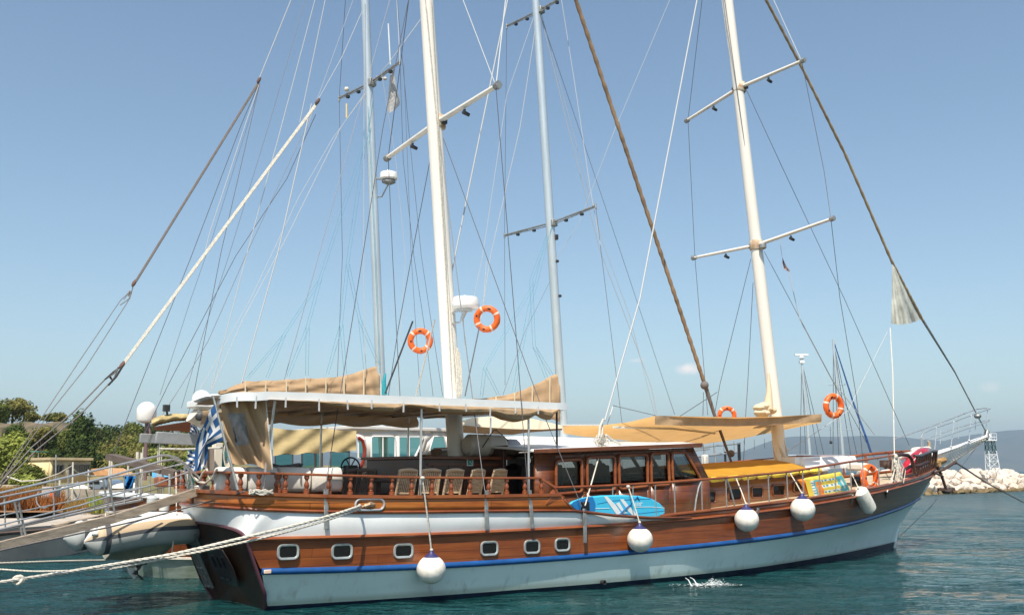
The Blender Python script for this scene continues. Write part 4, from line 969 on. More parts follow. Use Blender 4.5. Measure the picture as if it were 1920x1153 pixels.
# folding teak chair
def make_chair(mt, name='folding_chair'):
    t = empty(name, (0, 0, 0), 'x', 'chair'); X, Y = Vector((1, 0, 0)), Vector((0, 1, 0))   # back of the chair at -y
    def b(nm, mb, **k): return build(nm, mb, mt, t, **k)
    hh = .98; bk = lambda z: -.20-(z-.42)*.30
    for sx in (-1, 1):
        mb = MB(); mb.bar((sx*.22, bk(.42)-.02, .40), (sx*.22, bk(hh), hh), .03, .045, Y); b('back_post', mb)
        mb = MB(); mb.bar((sx*.20, -.32, 0), (sx*.20, .20, .44), .03, .045, X); b('leg', mb)
        mb = MB(); mb.bar((sx*.235, .26, 0), (sx*.235, -.22, .46), .03, .045, X); b('leg', mb)
    mb = MB(); mb.grid([[(x, bk(z)-.02+.02*(abs(x)/.23)**2, z+.03*(1-(x/.23)**2)) for x in np.linspace(-.24, .24, 9)] for z in (hh-.04, hh+.03)]); b('top_rail', mb, solid=.03, off=0)
    mb = MB(); mb.bar((-.22, bk(.55), .53), (.22, bk(.55), .53), .025, .04)
    for i in range(9):
        x = lerp(-.18, .18, i/8); mb.bar((x, bk(.53), .53), (x, bk(hh-.02), hh-.02), .026, .014, Y)
    b('back_slats', mb)
    mb = MB()
    for i in range(7): mb.bar((-.22, lerp(-.18, .24, i/6), .45), (.22, lerp(-.18, .24, i/6), .45), .05, .018)
    b('seat', mb); return t
ch = make_chair(M['chair']); CZ = 1.62; ang = math.atan2(-N.y, -N.x)-math.pi/2
info = [(759, 'leftmost of the five teak folding chairs, nearest the dark table'), (806, 'second teak folding chair from the left, behind the steel canopy post'), (847, 'middle one of the five teak folding chairs in front of the counter'), (886, 'fourth teak folding chair, under the green safety sign'), (928, 'rightmost teak folding chair, beside the dark companionway door')]
for i, (u, lab) in enumerate(info):
    p = pn(u, 905, 1.72); s = lc(p)[0]; loc = P(s, 1.45, CZ); q = ch if i == 0 else dup_tree(ch, loc, 0)
    q.location = loc; q.rotation_euler = (0, 0, ang+[.05, -.1, .06, .28, .22][i]); q['label'] = lab; q['group'] = 'teak folding chairs set along the rail'
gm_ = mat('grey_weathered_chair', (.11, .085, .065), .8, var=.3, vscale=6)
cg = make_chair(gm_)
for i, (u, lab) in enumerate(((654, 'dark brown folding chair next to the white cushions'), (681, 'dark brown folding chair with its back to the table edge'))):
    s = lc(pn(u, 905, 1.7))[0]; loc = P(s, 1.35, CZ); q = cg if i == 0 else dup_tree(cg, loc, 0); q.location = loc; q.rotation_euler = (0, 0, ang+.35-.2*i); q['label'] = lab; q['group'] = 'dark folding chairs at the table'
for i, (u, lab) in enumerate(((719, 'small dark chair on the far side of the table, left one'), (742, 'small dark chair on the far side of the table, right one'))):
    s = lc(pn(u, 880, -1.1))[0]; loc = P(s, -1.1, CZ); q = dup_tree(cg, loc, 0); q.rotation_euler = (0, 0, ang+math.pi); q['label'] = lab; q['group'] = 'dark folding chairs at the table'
tb = empty('dining_table', P(1.9, .2, CZ), 'long dark wooden dining table under the white canopy behind the folding chairs', 'table', th)
mb = MB(); mb.sbox(P(1.9, .2, CZ+.76), (1.35, .5, .025)); build('table_top', mb, M['dkwood'], tb, bevel=.01)
for a in (-1, 1):
    mb = MB(); mb.sbox(P(1.9+a*.9, .2, CZ+.37), (.06, .35, .37)); build('leg', mb, M['dkwood'], tb)
# life raft canisters on the counter roof
for i, (u0, v0, u1, v1, n, r, lab) in enumerate(((874, 842, 944, 834, .5, .26, 'large beige life raft canister lying on the counter roof beside the main mast'), (945, 839, 972, 837, .1, .19, 'smaller grey life raft canister behind the large beige one'))):
    a, b = pn(u0, v0, n), pn(u1, v1, n); a.z = b.z = max(a.z, b.z)-.01 if i else (zt+.07+r); d = (b-a).normalized(); mb = MB()
    L_ = (b-a).length; mb.lathe(a-d*.02, [(0.02, 0), (r*.75, .02), (r, .10), (r, L_*.48), (r*1.03, L_*.49), (r*1.03, L_*.52), (r, L_*.53), (r, L_-.08), (r*.75, L_), (.02, L_+.02)], 20, d)
    rf = build('life_raft', mb, M['raft'] if i == 0 else mat('raft_grey', (.45, .42, .40), .5), None, lab, 'life raft')
mb = MB(); mb.tube([pn(905, 838, .9), pn(925, 807, .5), pn(931, 806, .5)], .014, 5); mb.tube([pn(931, 806, .5), pn(960, 832, .1)], .014, 5); part('boom_gallows', mb, M['dark'])
# wheel shape standing in for a cluster of black hose; basket
mb = MB(); c = pn(657, 876, -.6); mb.loop([c+U*.22*math.cos(a)*.8+N*.22*math.cos(a)*.5+Z*.22*math.sin(a) for a in [2*math.pi*i/24 for i in range(24)]], .02, 6)
for i in range(6): a = math.pi*i/3; mb.tube([c, c+(U*.8+N*.5)*.22*math.cos(a)+Z*.22*math.sin(a)], .014, 5)
mb.sbox(c-Z*.45, (.12, .12, .5)); part('hose_cluster', mb, M['black'])
hose = MB()
for k in range(9):
    c = pn(703-24+random.uniform(-6, 6)*0+ (k % 3)*3, 0, 0) if False else P(lc(pn(528, 873, .3))[0]+random.uniform(-.06, .06), .3+random.uniform(-.05, .05), 2.62+k*.012)
    hose.loop([c+U*(.34+.02*k % .05)*math.cos(a)+N*.3*math.sin(a)+Z*.04*math.sin(a*2+k) for a in [2*math.pi*i/20 for i in range(20)]], .018, 5)
build('rope_coil', hose, M['ropeg'], None, 'heap of dark brown rope coiled behind the white stern cushions', 'rope')
mb = MB(); c = pn(818, 851, .3); mb.lathe(c-Z*.12, [(.10, 0), (.12, .02), (.13, .22), (.11, .23), (.10, .2)], 12); build('wicker_basket', mb, mat('wicker', (.16, .09, .05), .8, var=.3, vscale=30), None, 'small brown wicker basket on the counter left of the main mast', 'basket')
# ============================================================ loose gear on the gulet
def fender(u, v, rp, nb, top, lab, knot=None):
    s = ph(u, v, nb)[0]; n = nb(s)
    for _ in range(4):
        d = (pn(u, v, n)-E0).length; r = rp*d/F; n = nb(ph(u, v, lambda s: n)[0])+r*.95
    c = pn(u, v, n); t = empty('ball_fender', c-Z*r*1.1, lab, 'fender', 0, 'white ball fenders hung along the hull')
    mb = MB(); pr = [(r*math.sin(a)*(1+.06*math.sin(a)), -r*1.02*math.cos(a)) for a in [math.pi*i/18 for i in range(1, 16)]]; mb.lathe(c, [(.01, -r*1.02)]+pr, 28); build('ball', mb, M['fender'], t)
    mb = MB(); mb.lathe(c, [(r*.56, r*.86), (r*.38, r*1.02), (r*.2, r*1.15), (r*.15, r*1.32), (.01, r*1.34)], 16); build('neck', mb, M['fendblue'], t)
    mb = MB(); tp = pn(*top[0], top[1]); a = c+Z*r*1.3; mb.tube([a, lerp(a, tp, .5)+N*.01, tp], .016, 6); mb.ball(tp, .05, 8, (1, 1, .8)); mb.ball(a+Z*.02, .035, 8); build('lanyard', mb, M['rope'], t)
hb2 = lambda s: bB(s)*.5+bM(s)*.5
fender(808.5, 1067, 25, hullB, ((792, 896), 2.75), 'white ball fender low beside the blue rub rail, leftmost of the ball fenders')
fender(1200, 1011, 22, hb2, ((1178, 912), 2.85), 'white ball fender hanging below the blue paddleboard')
fender(1400, 974, 20.5, lambda s: bB(s), ((1380, 896), 2.5), 'white ball fender under the small trunk cabin windows')
fender(1505, 954, 20.5, lambda s: bB(s), ((1481, 886), 2.2), 'white ball fender left of the patterned inflatable mat')
t = empty('long_fender', pn(1633, 962, 1.75), 'white sausage fender hanging tilted below the orange ring on the bow rail', 'fender')
nfe = bB(ph(1618, 935, bB)[0])+.17; a, b = pn(1611, 917, nfe), pn(1632, 957, nfe); d = (b-a).normalized(); L_ = (b-a).length; r = 13*(a-E0).length/F
mb = MB(); mb.lathe(a, [(.02, -.09), (.035, -.08), (.04, -.02), (r*.6, .01), (r*.95, .08), (r, .16), (r, L_-.14), (r*.93, L_-.06), (r*.6, L_), (.04, L_+.03), (.035, L_+.09), (.01, L_+.1)], 20, d); build('body', mb, M['fender'], t)
mb = MB(); mb.tube([a-d*.06, pn(1598, 890, 1.9)], .014, 6); mb.ball(pn(1598, 890, 1.75), .06, 8); build('lanyard', mb, M['rope'], t)

def lifebuoy(u, v, ro, n, tilt, turn, lab, grp='orange lifebuoys hung in the rigging and on the rail', Y=None):
    c = pn(u, v, n); rr = ro*(c-E0).length/F; t = empty('lifebuoy', c-Z*rr, lab, 'lifebuoy', 0, grp)
    v_ = (E0-c).normalized(); right = v_.cross(Z).normalized()*-1; up = right.cross(v_)*-1
    up = Z-v_*Z.dot(v_); up.normalize(); right = up.cross(v_).normalized()
    nv = (v_*math.cos(turn)+right*math.sin(turn)).normalized(); e1 = up.cross(nv).normalized(); e2 = nv.cross(e1)
    ct, st_ = math.cos(tilt), math.sin(tilt); a1, a2 = e1*ct+e2*st_, e2*ct-e1*st_
    R1, r2 = rr*.77, rr*.235
    def ring(a0, a1_, rad, k, close=False):
        pts = [c+(a1*math.cos(a)+a2*math.sin(a))*R1 for a in np.linspace(a0, a1_, k)]
        return pts
    mb = MB(); mb.loop(ring(0, 2*math.pi*35/36, r2, 36), r2, 12); build('ring', mb, M['orange'], t)
    for q in range(4):
        a = q*math.pi/2+.75; mb = MB(); mb.tube(ring(a-.09, a+.09, r2, 4), r2*1.05, 12, True); build('reflective_band', mb, M['tape'], t)
    mb = MB()
    for q in range(4):
        a = q*math.pi/2+.75; a_, b_ = c+(a1*math.cos(a)+a2*math.sin(a))*rr, c+(a1*math.cos(a+math.pi/2)+a2*math.sin(a+math.pi/2))*rr; m_ = c+(a1*math.cos(a+math.pi/4)+a2*math.sin(a+math.pi/4))*rr*1.03
        mb.tube([a_, m_, b_], .008, 5, False)
    build('grab_line', mb, M['rope'], t)
    mk = MB()
    for a in (1.45, 1.52, 1.60, 1.67, 3.05, 3.15, 4.66, 4.76):
        p = c+(a1*math.cos(a)+a2*math.sin(a))*R1+nv*r2; mk.box(p, (r2*.16, r2*.04, r2*.28), (a1*math.sin(a)-a2*math.cos(a), nv, a1*math.cos(a)+a2*math.sin(a)))
    build('stencil_marks', mk, M['dark'], t)
lifebuoy(788, 639, 24, -1.6, .1, .15, 'orange lifebuoy left of the white main mast')
lifebuoy(913, 598, 25.5, 1.2, -.25, -.2, 'orange lifebuoy beside the white radar dome, right of the main mast')
lifebuoy(1363, 779, 17.5, -2.0, 0, .2, 'orange lifebuoy half hidden behind the yellow awning')
lifebuoy(1563, 761, 22.5, 1.4, .5, .75, 'tilted orange lifebuoy right of the yellow awning tip')
lifebuoy(1631, 895, 23.5, 1.75, .1, .95, 'orange lifebuoy edge on, lashed inside the bow rail above the sausage fender')

# paddleboard
NB = 2.82
out = [(1070, 944), (1076, 939.5), (1088, 935), (1104, 931), (1130, 928.3), (1165, 927.6), (1198, 929), (1222, 934), (1238, 943), (1247, 953), (1247.5, 962), (1242, 967), (1232, 970), (1205, 973.5), (1170, 976.5), (1145, 977), (1118, 972), (1098, 965), (1082, 956), (1074, 950)]
t = empty('paddleboard', pn(1160, 977, NB), 'sky blue paddleboard with white stripes standing on edge behind the side rail stanchions', 'paddleboard')
mb = MB(); mb.prism([pn(u, v, NB) for u, v in out], N*-.11); build('deck_and_rails', mb, M['board'], t, bevel=.03)
tail = [p for p in out if p[0] <= 1099]+[]
tl_ = [(1070, 944), (1076, 939.5), (1088, 935), (1104, 931), (1112, 930.4), (1117, 943), (1117, 955), (1110, 960), (1104, 962), (1107, 968), (1098, 965), (1082, 956), (1074, 950)]
cxx = (1092, 948)
mb = MB(); mb.prism([pn(lerp(cxx[0], u, .97), lerp(cxx[1], v, .97), NB+.006) for u, v in tl_], N*.004); build('tail_pad', mb, M['boardd'], t)
mb = MB()
for pts in ([(1132, 930.5), (1138, 929.8), (1153, 945), (1169, 967.5), (1163, 968), (1158, 967)], [(1162.5, 936), (1169, 935.5), (1178, 947), (1188, 957), (1199, 972.5), (1190, 970), (1178, 958)], [(1155, 944), (1161, 941), (1170, 957), (1176, 961.5), (1169, 962), (1163, 955)]):
    mb.prism([pn(u, v, NB+.004) for u, v in pts], N*.004)
mb.tube([pn(1100, 953.5, NB+.004), pn(1143, 952.7, NB+.004)], .006, 4); mb.tube([pn(1192, 950.5, NB+.004), pn(1220, 950, NB+.004), pn(1246, 952, NB)], .006, 4)
build('white_stripes', mb, M['white'], t)
text('size_number', "10'8\"", .125, M['white'], pn(1197.5, 945.5, NB+.006), U, Z, t)
mb = MB()
for pts in ([(1120, 944), (1150, 938), (1180, 936), (1222, 934)], [(1105, 964.5), (1150, 964), (1190, 963), (1246, 957)]): mb.tube([pn(u, v, NB+.003) for u, v in pts], .005, 4)
mb.tube([pn(1154, 971, NB+.01), pn(1175, 951, NB+.03), pn(1185, 943, NB+.01)], .012, 5); mb.tube([pn(1190, 936, NB+.01), pn(1195, 930, NB+.02), pn(1199, 938, NB+.01)], .012, 5)
build('carry_straps', mb, M['boardd'], t)
mb = MB(); mb.sbox(pn(1097, 948, NB+.04), (.10, .05, .09)); build('leash_block', mb, M['black'], t, bevel=.02)

# patterned inflatable mats
def lilo(c4, n, lab, pat, th_=.09):
    t_ = empty('inflatable_mat', pn(*c4[3], n), lab, 'inflatable mat'); NX, NY = 44, 26
    def pt(a, b):
        ra = .5+(a-.5); u = lerp(lerp(c4[0][0], c4[1][0], a), lerp(c4[3][0], c4[2][0], a), b); v = lerp(lerp(c4[0][1], c4[1][1], a), lerp(c4[3][1], c4[2][1], a), b)
        d = min(a, 1-a, b, 1-b); puff = .5*min(1, d*9)**.5+.25*abs(math.sin(a*NX/3.2)*math.sin(b*NY/3.2)) if d > .1 else .5*min(1, d*9)**.5+.12*math.sin(min(1, d*10)*math.pi)
        return pn(u, v, n)+N*th_*puff*1.2
    rows = [[pt(i/NX, j/NY) for i in range(NX+1)] for j in range(NY+1)]; mb = MB(); k0 = NX+1
    mb.v = [p for r in rows for p in r]
    for j in range(NY):
        for i in range(NX): mb.f.append([j*k0+i, j*k0+i+1, (j+1)*k0+i+1, (j+1)*k0+i]); mb.m.append(pat((i+.5)/NX, (j+.5)/NY))
    mb.add([rows[0][0], rows[0][-1], rows[-1][-1], rows[-1][0]], [(0, 1, 2, 3)]); mb.m[-1] = 0
    build('air_chambers', mb, [mat('mat_yellow', (.62, .50, .07), .45), mat('mat_turquoise', (.08, .42, .48), .45), mat('mat_orange', (.75, .22, .03), .45), mat('mat_white', (.65, .68, .60), .45), mat('mat_blue', (.02, .25, .42), .45)], t_, fixn=False, sharp=180); return t_
def patA(a, b):
    if a < .10 or b < .15 or b > .88 or a > .95: return 0
    if a < .17: return 3 if int(b*26) % 3 else 4
    if a < .34: return 2 if .22 < b < .80 and a > .2 else 1
    if a > .78: return 1 if not (.83 < a < .88 and .3 < b < .7) else 3
    r = (b-.15)/.73*3; k = r-int(r); c = (a-.34)/.44*4.5; kc = c-int(c)
    if abs(k-.32) < .16 and abs(kc-.5) < .24: return 4
    return 3 if abs(k-.32) < .22 else 0
lilo([(1508, 896), (1576, 884), (1598, 926), (1519, 938)], 2.05, 'yellow inflatable mat with turquoise dots leaning inside the foredeck rail', patA)
lilo([(1495, 899), (1530, 894), (1548, 930), (1522, 938)], 1.93, 'orange inflatable mat mostly hidden behind the yellow one', lambda a, b: 2 if (a+b*.3) % .4 < .3 else 3)

# red kayak and gear at the bow
t = empty('kayak', pn(1712, 880, .75), 'red plastic kayak stowed upright among the dark bow rails', 'kayak')
a, b = pn(1690, 889, .9), pn(1740, 842, .35); d = (b-a).normalized(); L_ = (b-a).length; mb = MB()
mb.lathe(a, [(.02, 0), (.13, L_*.08), (.23, L_*.25), (.28, L_*.5), (.25, L_*.75), (.13, L_*.93), (.02, L_)], 16, d); build('hull', mb, mat('kayak_red', (.45, .01, .03), .3, var=.3, vscale=3, coat=.4), t)
mb = MB(); mb.tube([pn(1722, 865, 1.1), pn(1728, 850, .95), pn(1732, 862, 1.0)], .02, 5); mb.tube([pn(1705, 872, 1.15), pn(1727, 848, .9)], .018, 5); build('lashing', mb, M['rope'], t)
mb = MB(); a, b = pn(1684, 857, .6), pn(1722, 849, .3); mb.lathe(a, [(.03, 0), (.10, .06), (.11, .3), (.10, (b-a).length-.06), (.03, (b-a).length)], 12, (b-a)); build('deck_fender', mb, M['fender'], None, 'white fender lying on the bow behind the red kayak', 'fender')
mb = MB(); a, b = pn(1712, 845, .3), pn(1742, 842, -.1); mb.lathe(a, [(.03, 0), (.11, .06), (.12, .3), (.11, (b-a).length-.06), (.03, (b-a).length)], 12, (b-a)); build('deck_fender', mb, M['offw'], None, 'pale fender across the bow above the red kayak', 'fender')
# tangle of lines at the bow rail post
mb = MB(); rr_ = random.Random(5)
for i in range(12):
    u0 = 1676+rr_.uniform(-4, 6); d_ = rr_.uniform(20, 60); w_ = rr_.uniform(-4, 14)
    mb.tube([pn(u0, 856, 1.85), pn(u0+w_*.6, 856+d_*.5, 1.95), pn(u0+w_, 856+d_, 1.95), pn(u0+w_+4, 852+d_*.6, 1.92), pn(u0+3, 858, 1.88)], .011, 5, False)
for k in range(3): mb.tube([pn(1678, 880, 1.9), pn(1668+k*2, 905, 1.98), pn(1650+k*3, 918+k*2, 2.03), pn(1641, 921+k, 2.05), pn(1650, 928-k, 2.08), pn(1664, 918, 2.0), pn(1675, 900, 1.95)], .013, 5, False)
mb.ball(pn(1678, 856, 1.86), .10, 10)
build('mooring_line_tangle', mb, M['rope'], None, 'tangled pale lines hung on the dark post of the bow rail', 'rope')
mb = MB()
for i in range(14):
    a0 = rr_.uniform(0, 6); c = pn(1127+rr_.uniform(-5, 5), 826+rr_.uniform(-6, 8), 2.0+rr_.uniform(-.15, .2)); mb.loop([c+U*.12*math.cos(a)+N*.06*math.sin(a+a0)+Z*.09*math.sin(a) for a in [2*math.pi*k/12 for k in range(12)]], .012, 5)
mb.tube([pn(1136, 815, 2.0), pn(1150, 826, 2.0), pn(1166, 834, 2.0), pn(1180, 838, 2.0), pn(1195, 838, 2.0)], .03, 6)
build('halyard_tail', mb, M['rope'], None, 'bundle of white rope lying on the deckhouse roof under the tackle', 'rope')
mb = MB(); rr_ = random.Random(9)
for i in range(8):
    c = pn(490+rr_.uniform(-9, 9), 920, 2.15); c.z = zC(-1)+.06+i*.008; mb.loop([c+U*.16*math.cos(a)+N*.05*math.sin(a+i)+Z*.02*math.sin(a*3) for a in [2*math.pi*k/14 for k in range(14)]], .014, 5)
build('rope_coil', mb, M['rope'], None, 'white rope heaped on the cap rail near the flagpole', 'rope')
mb = MB(); mb.tube([pn(362, 890, -.2), pn(372, 903, .2), pn(385, 905, .5), pn(398, 896, .9), pn(407, 880, 1.2)], .022, 6); mb.tube([pn(372, 903, .2), pn(381, 885, .5), pn(388, 879, .6), pn(392, 893, .7), pn(398, 903, .8)], .02, 6); mb.tube([pn(402, 885, 1.1), pn(400, 900, 1.1)], .018, 6)
build('hanging_rope', mb, M['rope'], None, 'white rope looped over the stern rail above the gangway end', 'rope')
mb = MB()
for k in range(6):
    c = pn(427, 850, .9); mb.loop([c+U*(.07+.01*k)*math.cos(a)+Z*(.20+.02*k)*math.sin(a)+N*.02*k for a in [2*math.pi*q/16 for q in range(16)]], .014, 5)
build('rope_hank', mb, M['rope'], None, 'hank of pale rope hanging behind the flagpole', 'rope')

# flag and pole
mb = MB(); pa, pb = pn(446, 918, 2.0), pn(399, 741, 1.6); mb.tube([pa, pb], [.028, .02], 8); fp = build('flagpole', mb, M['gal'], None, 'slanting steel flagpole at the stern rail of the large yacht', 'flagpole')
def flag(name, top_, bot, canton, lab, n, fold=.05, NX=36, grp=None):
    NY = 18; mb = MB(); k0 = NX+1
    def path(p, a):
        f = a*(len(p)-1); i = min(len(p)-2, int(f)); f -= i
        p0, p1 = p[i], p[i+1]; return (lerp(p0[0], p1[0], f), lerp(p0[1], p1[1], f), lerp(p0[2], p1[2], f) if len(p0) > 2 else n)
    for j in range(NY+1):
        for i in range(k0):
            a, b = i/NX, j/NY; u0, v0, n0 = path(top_, a); u1, v1, n1 = path(bot, a)
            mb.v.append(pn(lerp(u0, u1, b), lerp(v0, v1, b), lerp(n0, n1, b))+N*fold*math.sin(b*9+a*7)*min(1, a*3)-U*fold*.7*math.sin(b*8+a*4)*min(1, a*2))
    for j in range(NY):
        for i in range(NX):
            a, b = (i+.5)/NX, (j+.5)/NY; mb.f.append([j*k0+i, j*k0+i+1, (j+1)*k0+i+1, (j+1)*k0+i])
            if canton and a < .37 and b < 5/9: c_ = 0 if (abs(a-.185) < .035 or abs(b-5/18) < .056) else 1
            else: c_ = 1 if int(b*9) % 2 == 0 else 0
            mb.m.append(c_)
    return build(name, mb, [M['flagw'], M['flagb']], None, lab, 'flag', grp, fixn=False, sharp=180)
flag('national_flag', [(402, 757, 1.65), (391, 775, 1.6), (383, 800, 1.5), (373, 830, 1.4), (366, 860, 1.3), (361, 884, 1.3)], [(423, 824, 1.8), (405, 832, 1.6), (391, 838, 1.5), (385, 852, 1.4), (379, 872, 1.3), (375, 880, 1.3)], True, 'large blue and white striped flag with a cross drooping from the slanting flagpole', 1.6, .06)

# sails furled on stays, awnings, bow sail
def furl(pts, r, lab, m=M['sailtan']):
    mb = MB(); q = []; rs = []
    for i in range(120):
        f = i/119*(len(pts)-1); k = min(len(pts)-2, int(f)); p = lerp(pts[k], pts[k+1], f-k); q.append(p); rs.append(r*(1+.13*math.sin(i*1.9)+.1*noise.noise(Vector((i*.4, 0, r)))))
    mb.tube(q, rs, 9); return build('furled_sail', mb, m, None, lab, 'furled sail')
brownc = cloth('brown_sail_cover', (.30, .20, .12), 0, var=.35); gcov = cloth('grey_green_sail_cover', (.38, .29, .18), 0, var=.3)
furl([pn(1066, -40, 0), pn(1212, 395, 0), pn(1322, 722, 0)], .058, 'brown furled staysail running down between the two white masts', brownc)
mb = MB(); mb.tube([pn(1322, 722, 0), pn(1340, 779, 0), pn(1372, 868, 0)], [.065, .05, .035], 8); mb.ball(pn(1321, 722, 0), .13, 10); mb.ball(pn(1371, 850, 0), .11, 10); build('furling_drum', mb, M['ropeg'], None, 'furling drum and stay foot below the brown furled staysail', 'rigging')
furl([pn(1415, -40, 0), pn(1500, 120, 0), pn(1585, 290, 0), pn(1672, 490, 0), pn(1730, 600, 0)], .05, 'grey furled jib on the long forestay to the bowsprit', gcov)
mb = MB(); mb.tube([pn(1730, 600, 0), pn(1790, 697, 0)], [.05, .03], 8); mb.tube([pn(1790, 697, 0), pn(1850, 812, 0)], .025, 8); mb.ball(pn(1833, 780, 0), .14, 12, (1, 1, .7)); part('forestay_foot', mb, M['gal'])
rows = []
for j in range(15):
    b = j/14; L0 = (lerp(1673, 1671, b), lerp(487, 607, b)); R0 = (lerp(1673, 1728, b), lerp(487, 598, b)); rows.append([pn(lerp(L0[0], R0[0], i/14), lerp(L0[1], R0[1], i/14)+ (5.0*math.sin(i/14*math.pi)*b**3+(1.3*math.sin(i*2.9) if j == 14 else 0)), .10*math.sin(i*1.5-j*.25)*b+.16*math.sin(i/14*math.pi)*b) for i in range(15)])
mb = MB(); mb.grid(rows); build('bow_sail_clew', mb, cloth('pale_green_sail', (.72, .72, .64), .4, var=.3), None, 'pale green triangular corner of the jib hanging from the forestay', 'sail', fixn=False, sharp=180)
# yellow awning
near = [(1055, 797, -1.4), (1100, 797, -.3), (1130, 797, .6), (1180, 791, 1.3), (1228, 779.5, 1.9), (1300, 781, 1.9), (1380, 782.5, 1.8), (1460, 781, 1.6), (1541, 776.5, 1.3)]
far = [(1057, 812, -1.9), (1090, 818, -1.9), (1140, 822, -1.9), (1200, 828, -1.9), (1260, 833, -1.9), (1320, 832, -1.9), (1390, 822, -1.9), (1460, 808, -1.8), (1540, 792, -1.2)]
def pathn(p, a): f = a*(len(p)-1); i = min(len(p)-2, int(f)); f -= i; return [lerp(p[i][k], p[i+1][k], f) for k in range(3)]
rows = []
for j in range(13):
    b = j/12; rows.append([(lambda q, r: pn(lerp(q[0], r[0], b), lerp(q[1], r[1], b)+(2.5*math.sin(b*math.pi)), lerp(q[2], r[2], b)))(pathn(near, i/48), pathn(far, i/48)) for i in range(49)])
mb = MB(); mb.grid(rows)
aw = empty('awning', pn(1300, 790, 0), 'orange yellow awning stretched over the deck between the masts', 'awning')
build('awning_cloth', mb, M['yellow'], aw, fixn=False, sharp=180)
vt = [(1228, 779), (1300, 780.5), (1380, 782), (1460, 780.5), (1541, 776)]; vb = [(1228, 796), (1290, 798), (1380, 799), (1460, 796), (1540, 791)]
def p2(p, a): f = a*(len(p)-1); i = min(len(p)-2, int(f)); f -= i; return [lerp(p[i][k], p[i+1][k], f) for k in range(2)]
mb = MB(); mb.grid([[pn(lerp(p2(vt, i/40)[0], p2(vb, i/40)[0], j/4), lerp(p2(vt, i/40)[1], p2(vb, i/40)[1], j/4), lerp(1.95, 1.35, i/40)+.02*math.sin(i*.8+j)) for i in range(41)] for j in range(5)]); build('awning_valance', mb, M['canvas'], aw, fixn=False, sharp=180)
mb = MB(); mb.tube([pn(1150, 801, 1.2), pn(1260, 803, .6), pn(1340, 812, 0)], .03, 6); mb.tube([pn(1056, 797, -1.4), pn(1130, 797, .6)], .02, 6); build('awning_spreader', mb, M['rope'], aw)
# sail bundled at the foot of the fore mast, main mast rope bundle
c = pn(1440, 768, .2)
mb = MB(); rr_ = random.Random(8)
for i in range(13): mb.ball(pn(1434+rr_.uniform(-12, 13), 768+rr_.uniform(-9, 12), .25+rr_.uniform(-.1, .1)), rr_.uniform(.09, .16), 10, (1.2, 1, .8))
mb.tube([pn(1441, 700, .22), pn(1442, 735, .24), pn(1440, 768, .25)], [.03, .09, .17], 10)
build('mast_sail_bundle', mb, M['creamcl'], None, 'cream cloth bundle wrapped round the fore mast above the yellow awning', 'sail bundle')
mb = MB(); rows = []
for j in range(14):
    f = j/13; cc = fz_(lerp(1.95, 3.55, 1-f)); w_ = lerp(.17, .33, f**1.3); rows.append([cc+U*(math.cos(a)*w_+.05*f)+N*math.sin(a)*w_*1.05+(U*math.cos(a)+N*math.sin(a))*.03*math.sin(a*5+j*.8) for a in [2*math.pi*i/22 for i in range(22)]])
mb.grid(rows, True); build('mast_cover', mb, M['creamcl'], None, 'pale wrinkled cloth cover round the foot of the fore mast', 'mast cover', fixn=False, sharp=180)
mb = MB(); rr_ = random.Random(2)
for i in range(9):
    u = 856+rr_.uniform(0, 9); mb.tube([pn(u-4, 654+rr_.uniform(-6, 6), .25), pn(u, 690, .32), pn(u+rr_.uniform(-2, 4), 730, .3), pn(u-1, 744, .28)], .017, 5, False)
build('halyard_coil', mb, M['rope'], None, 'long hank of beige halyards hanging on the forward side of the main mast', 'rope')

# cream awning seen under the canopy, beyond the main mast
T1 = [(866, 789), (885, 783), (940, 780), (1000, 785), (1052, 797)]; T2_ = [(868, 797), (900, 800), (960, 804), (1010, 805), (1054, 803)]; T3 = [(866, 811), (900, 813), (960, 815), (985, 811), (1054, 806)]
def pp(p, a): f = a*(len(p)-1); i = min(len(p)-2, int(f)); f -= i; return lerp(p[i][0], p[i+1][0], f), lerp(p[i][1], p[i+1][1], f)
ca = empty('cream_awning', pn(960, 815, -3.2), 'cream awning with a tan underside beyond the main mast, under the canopy front', 'awning')
mb = MB(); mb.grid([[pn(*[lerp(pp(T1, i/24)[k], pp(T2_, i/24)[k], j/4) for k in (0, 1)], lerp(-3.6, -3.1, j/4)) for i in range(25)] for j in range(5)]); build('awning_top', mb, M['creamcl'], ca, fixn=False, sharp=180)
mb = MB(); mb.grid([[pn(*[lerp(pp(T2_, i/24)[k], pp(T3, i/24)[k], j/4) for k in (0, 1)], lerp(-3.1, -3.5, j/4)) for i in range(25)] for j in range(5)]); build('awning_underside', mb, M['sailtan'], ca, fixn=False, sharp=180)
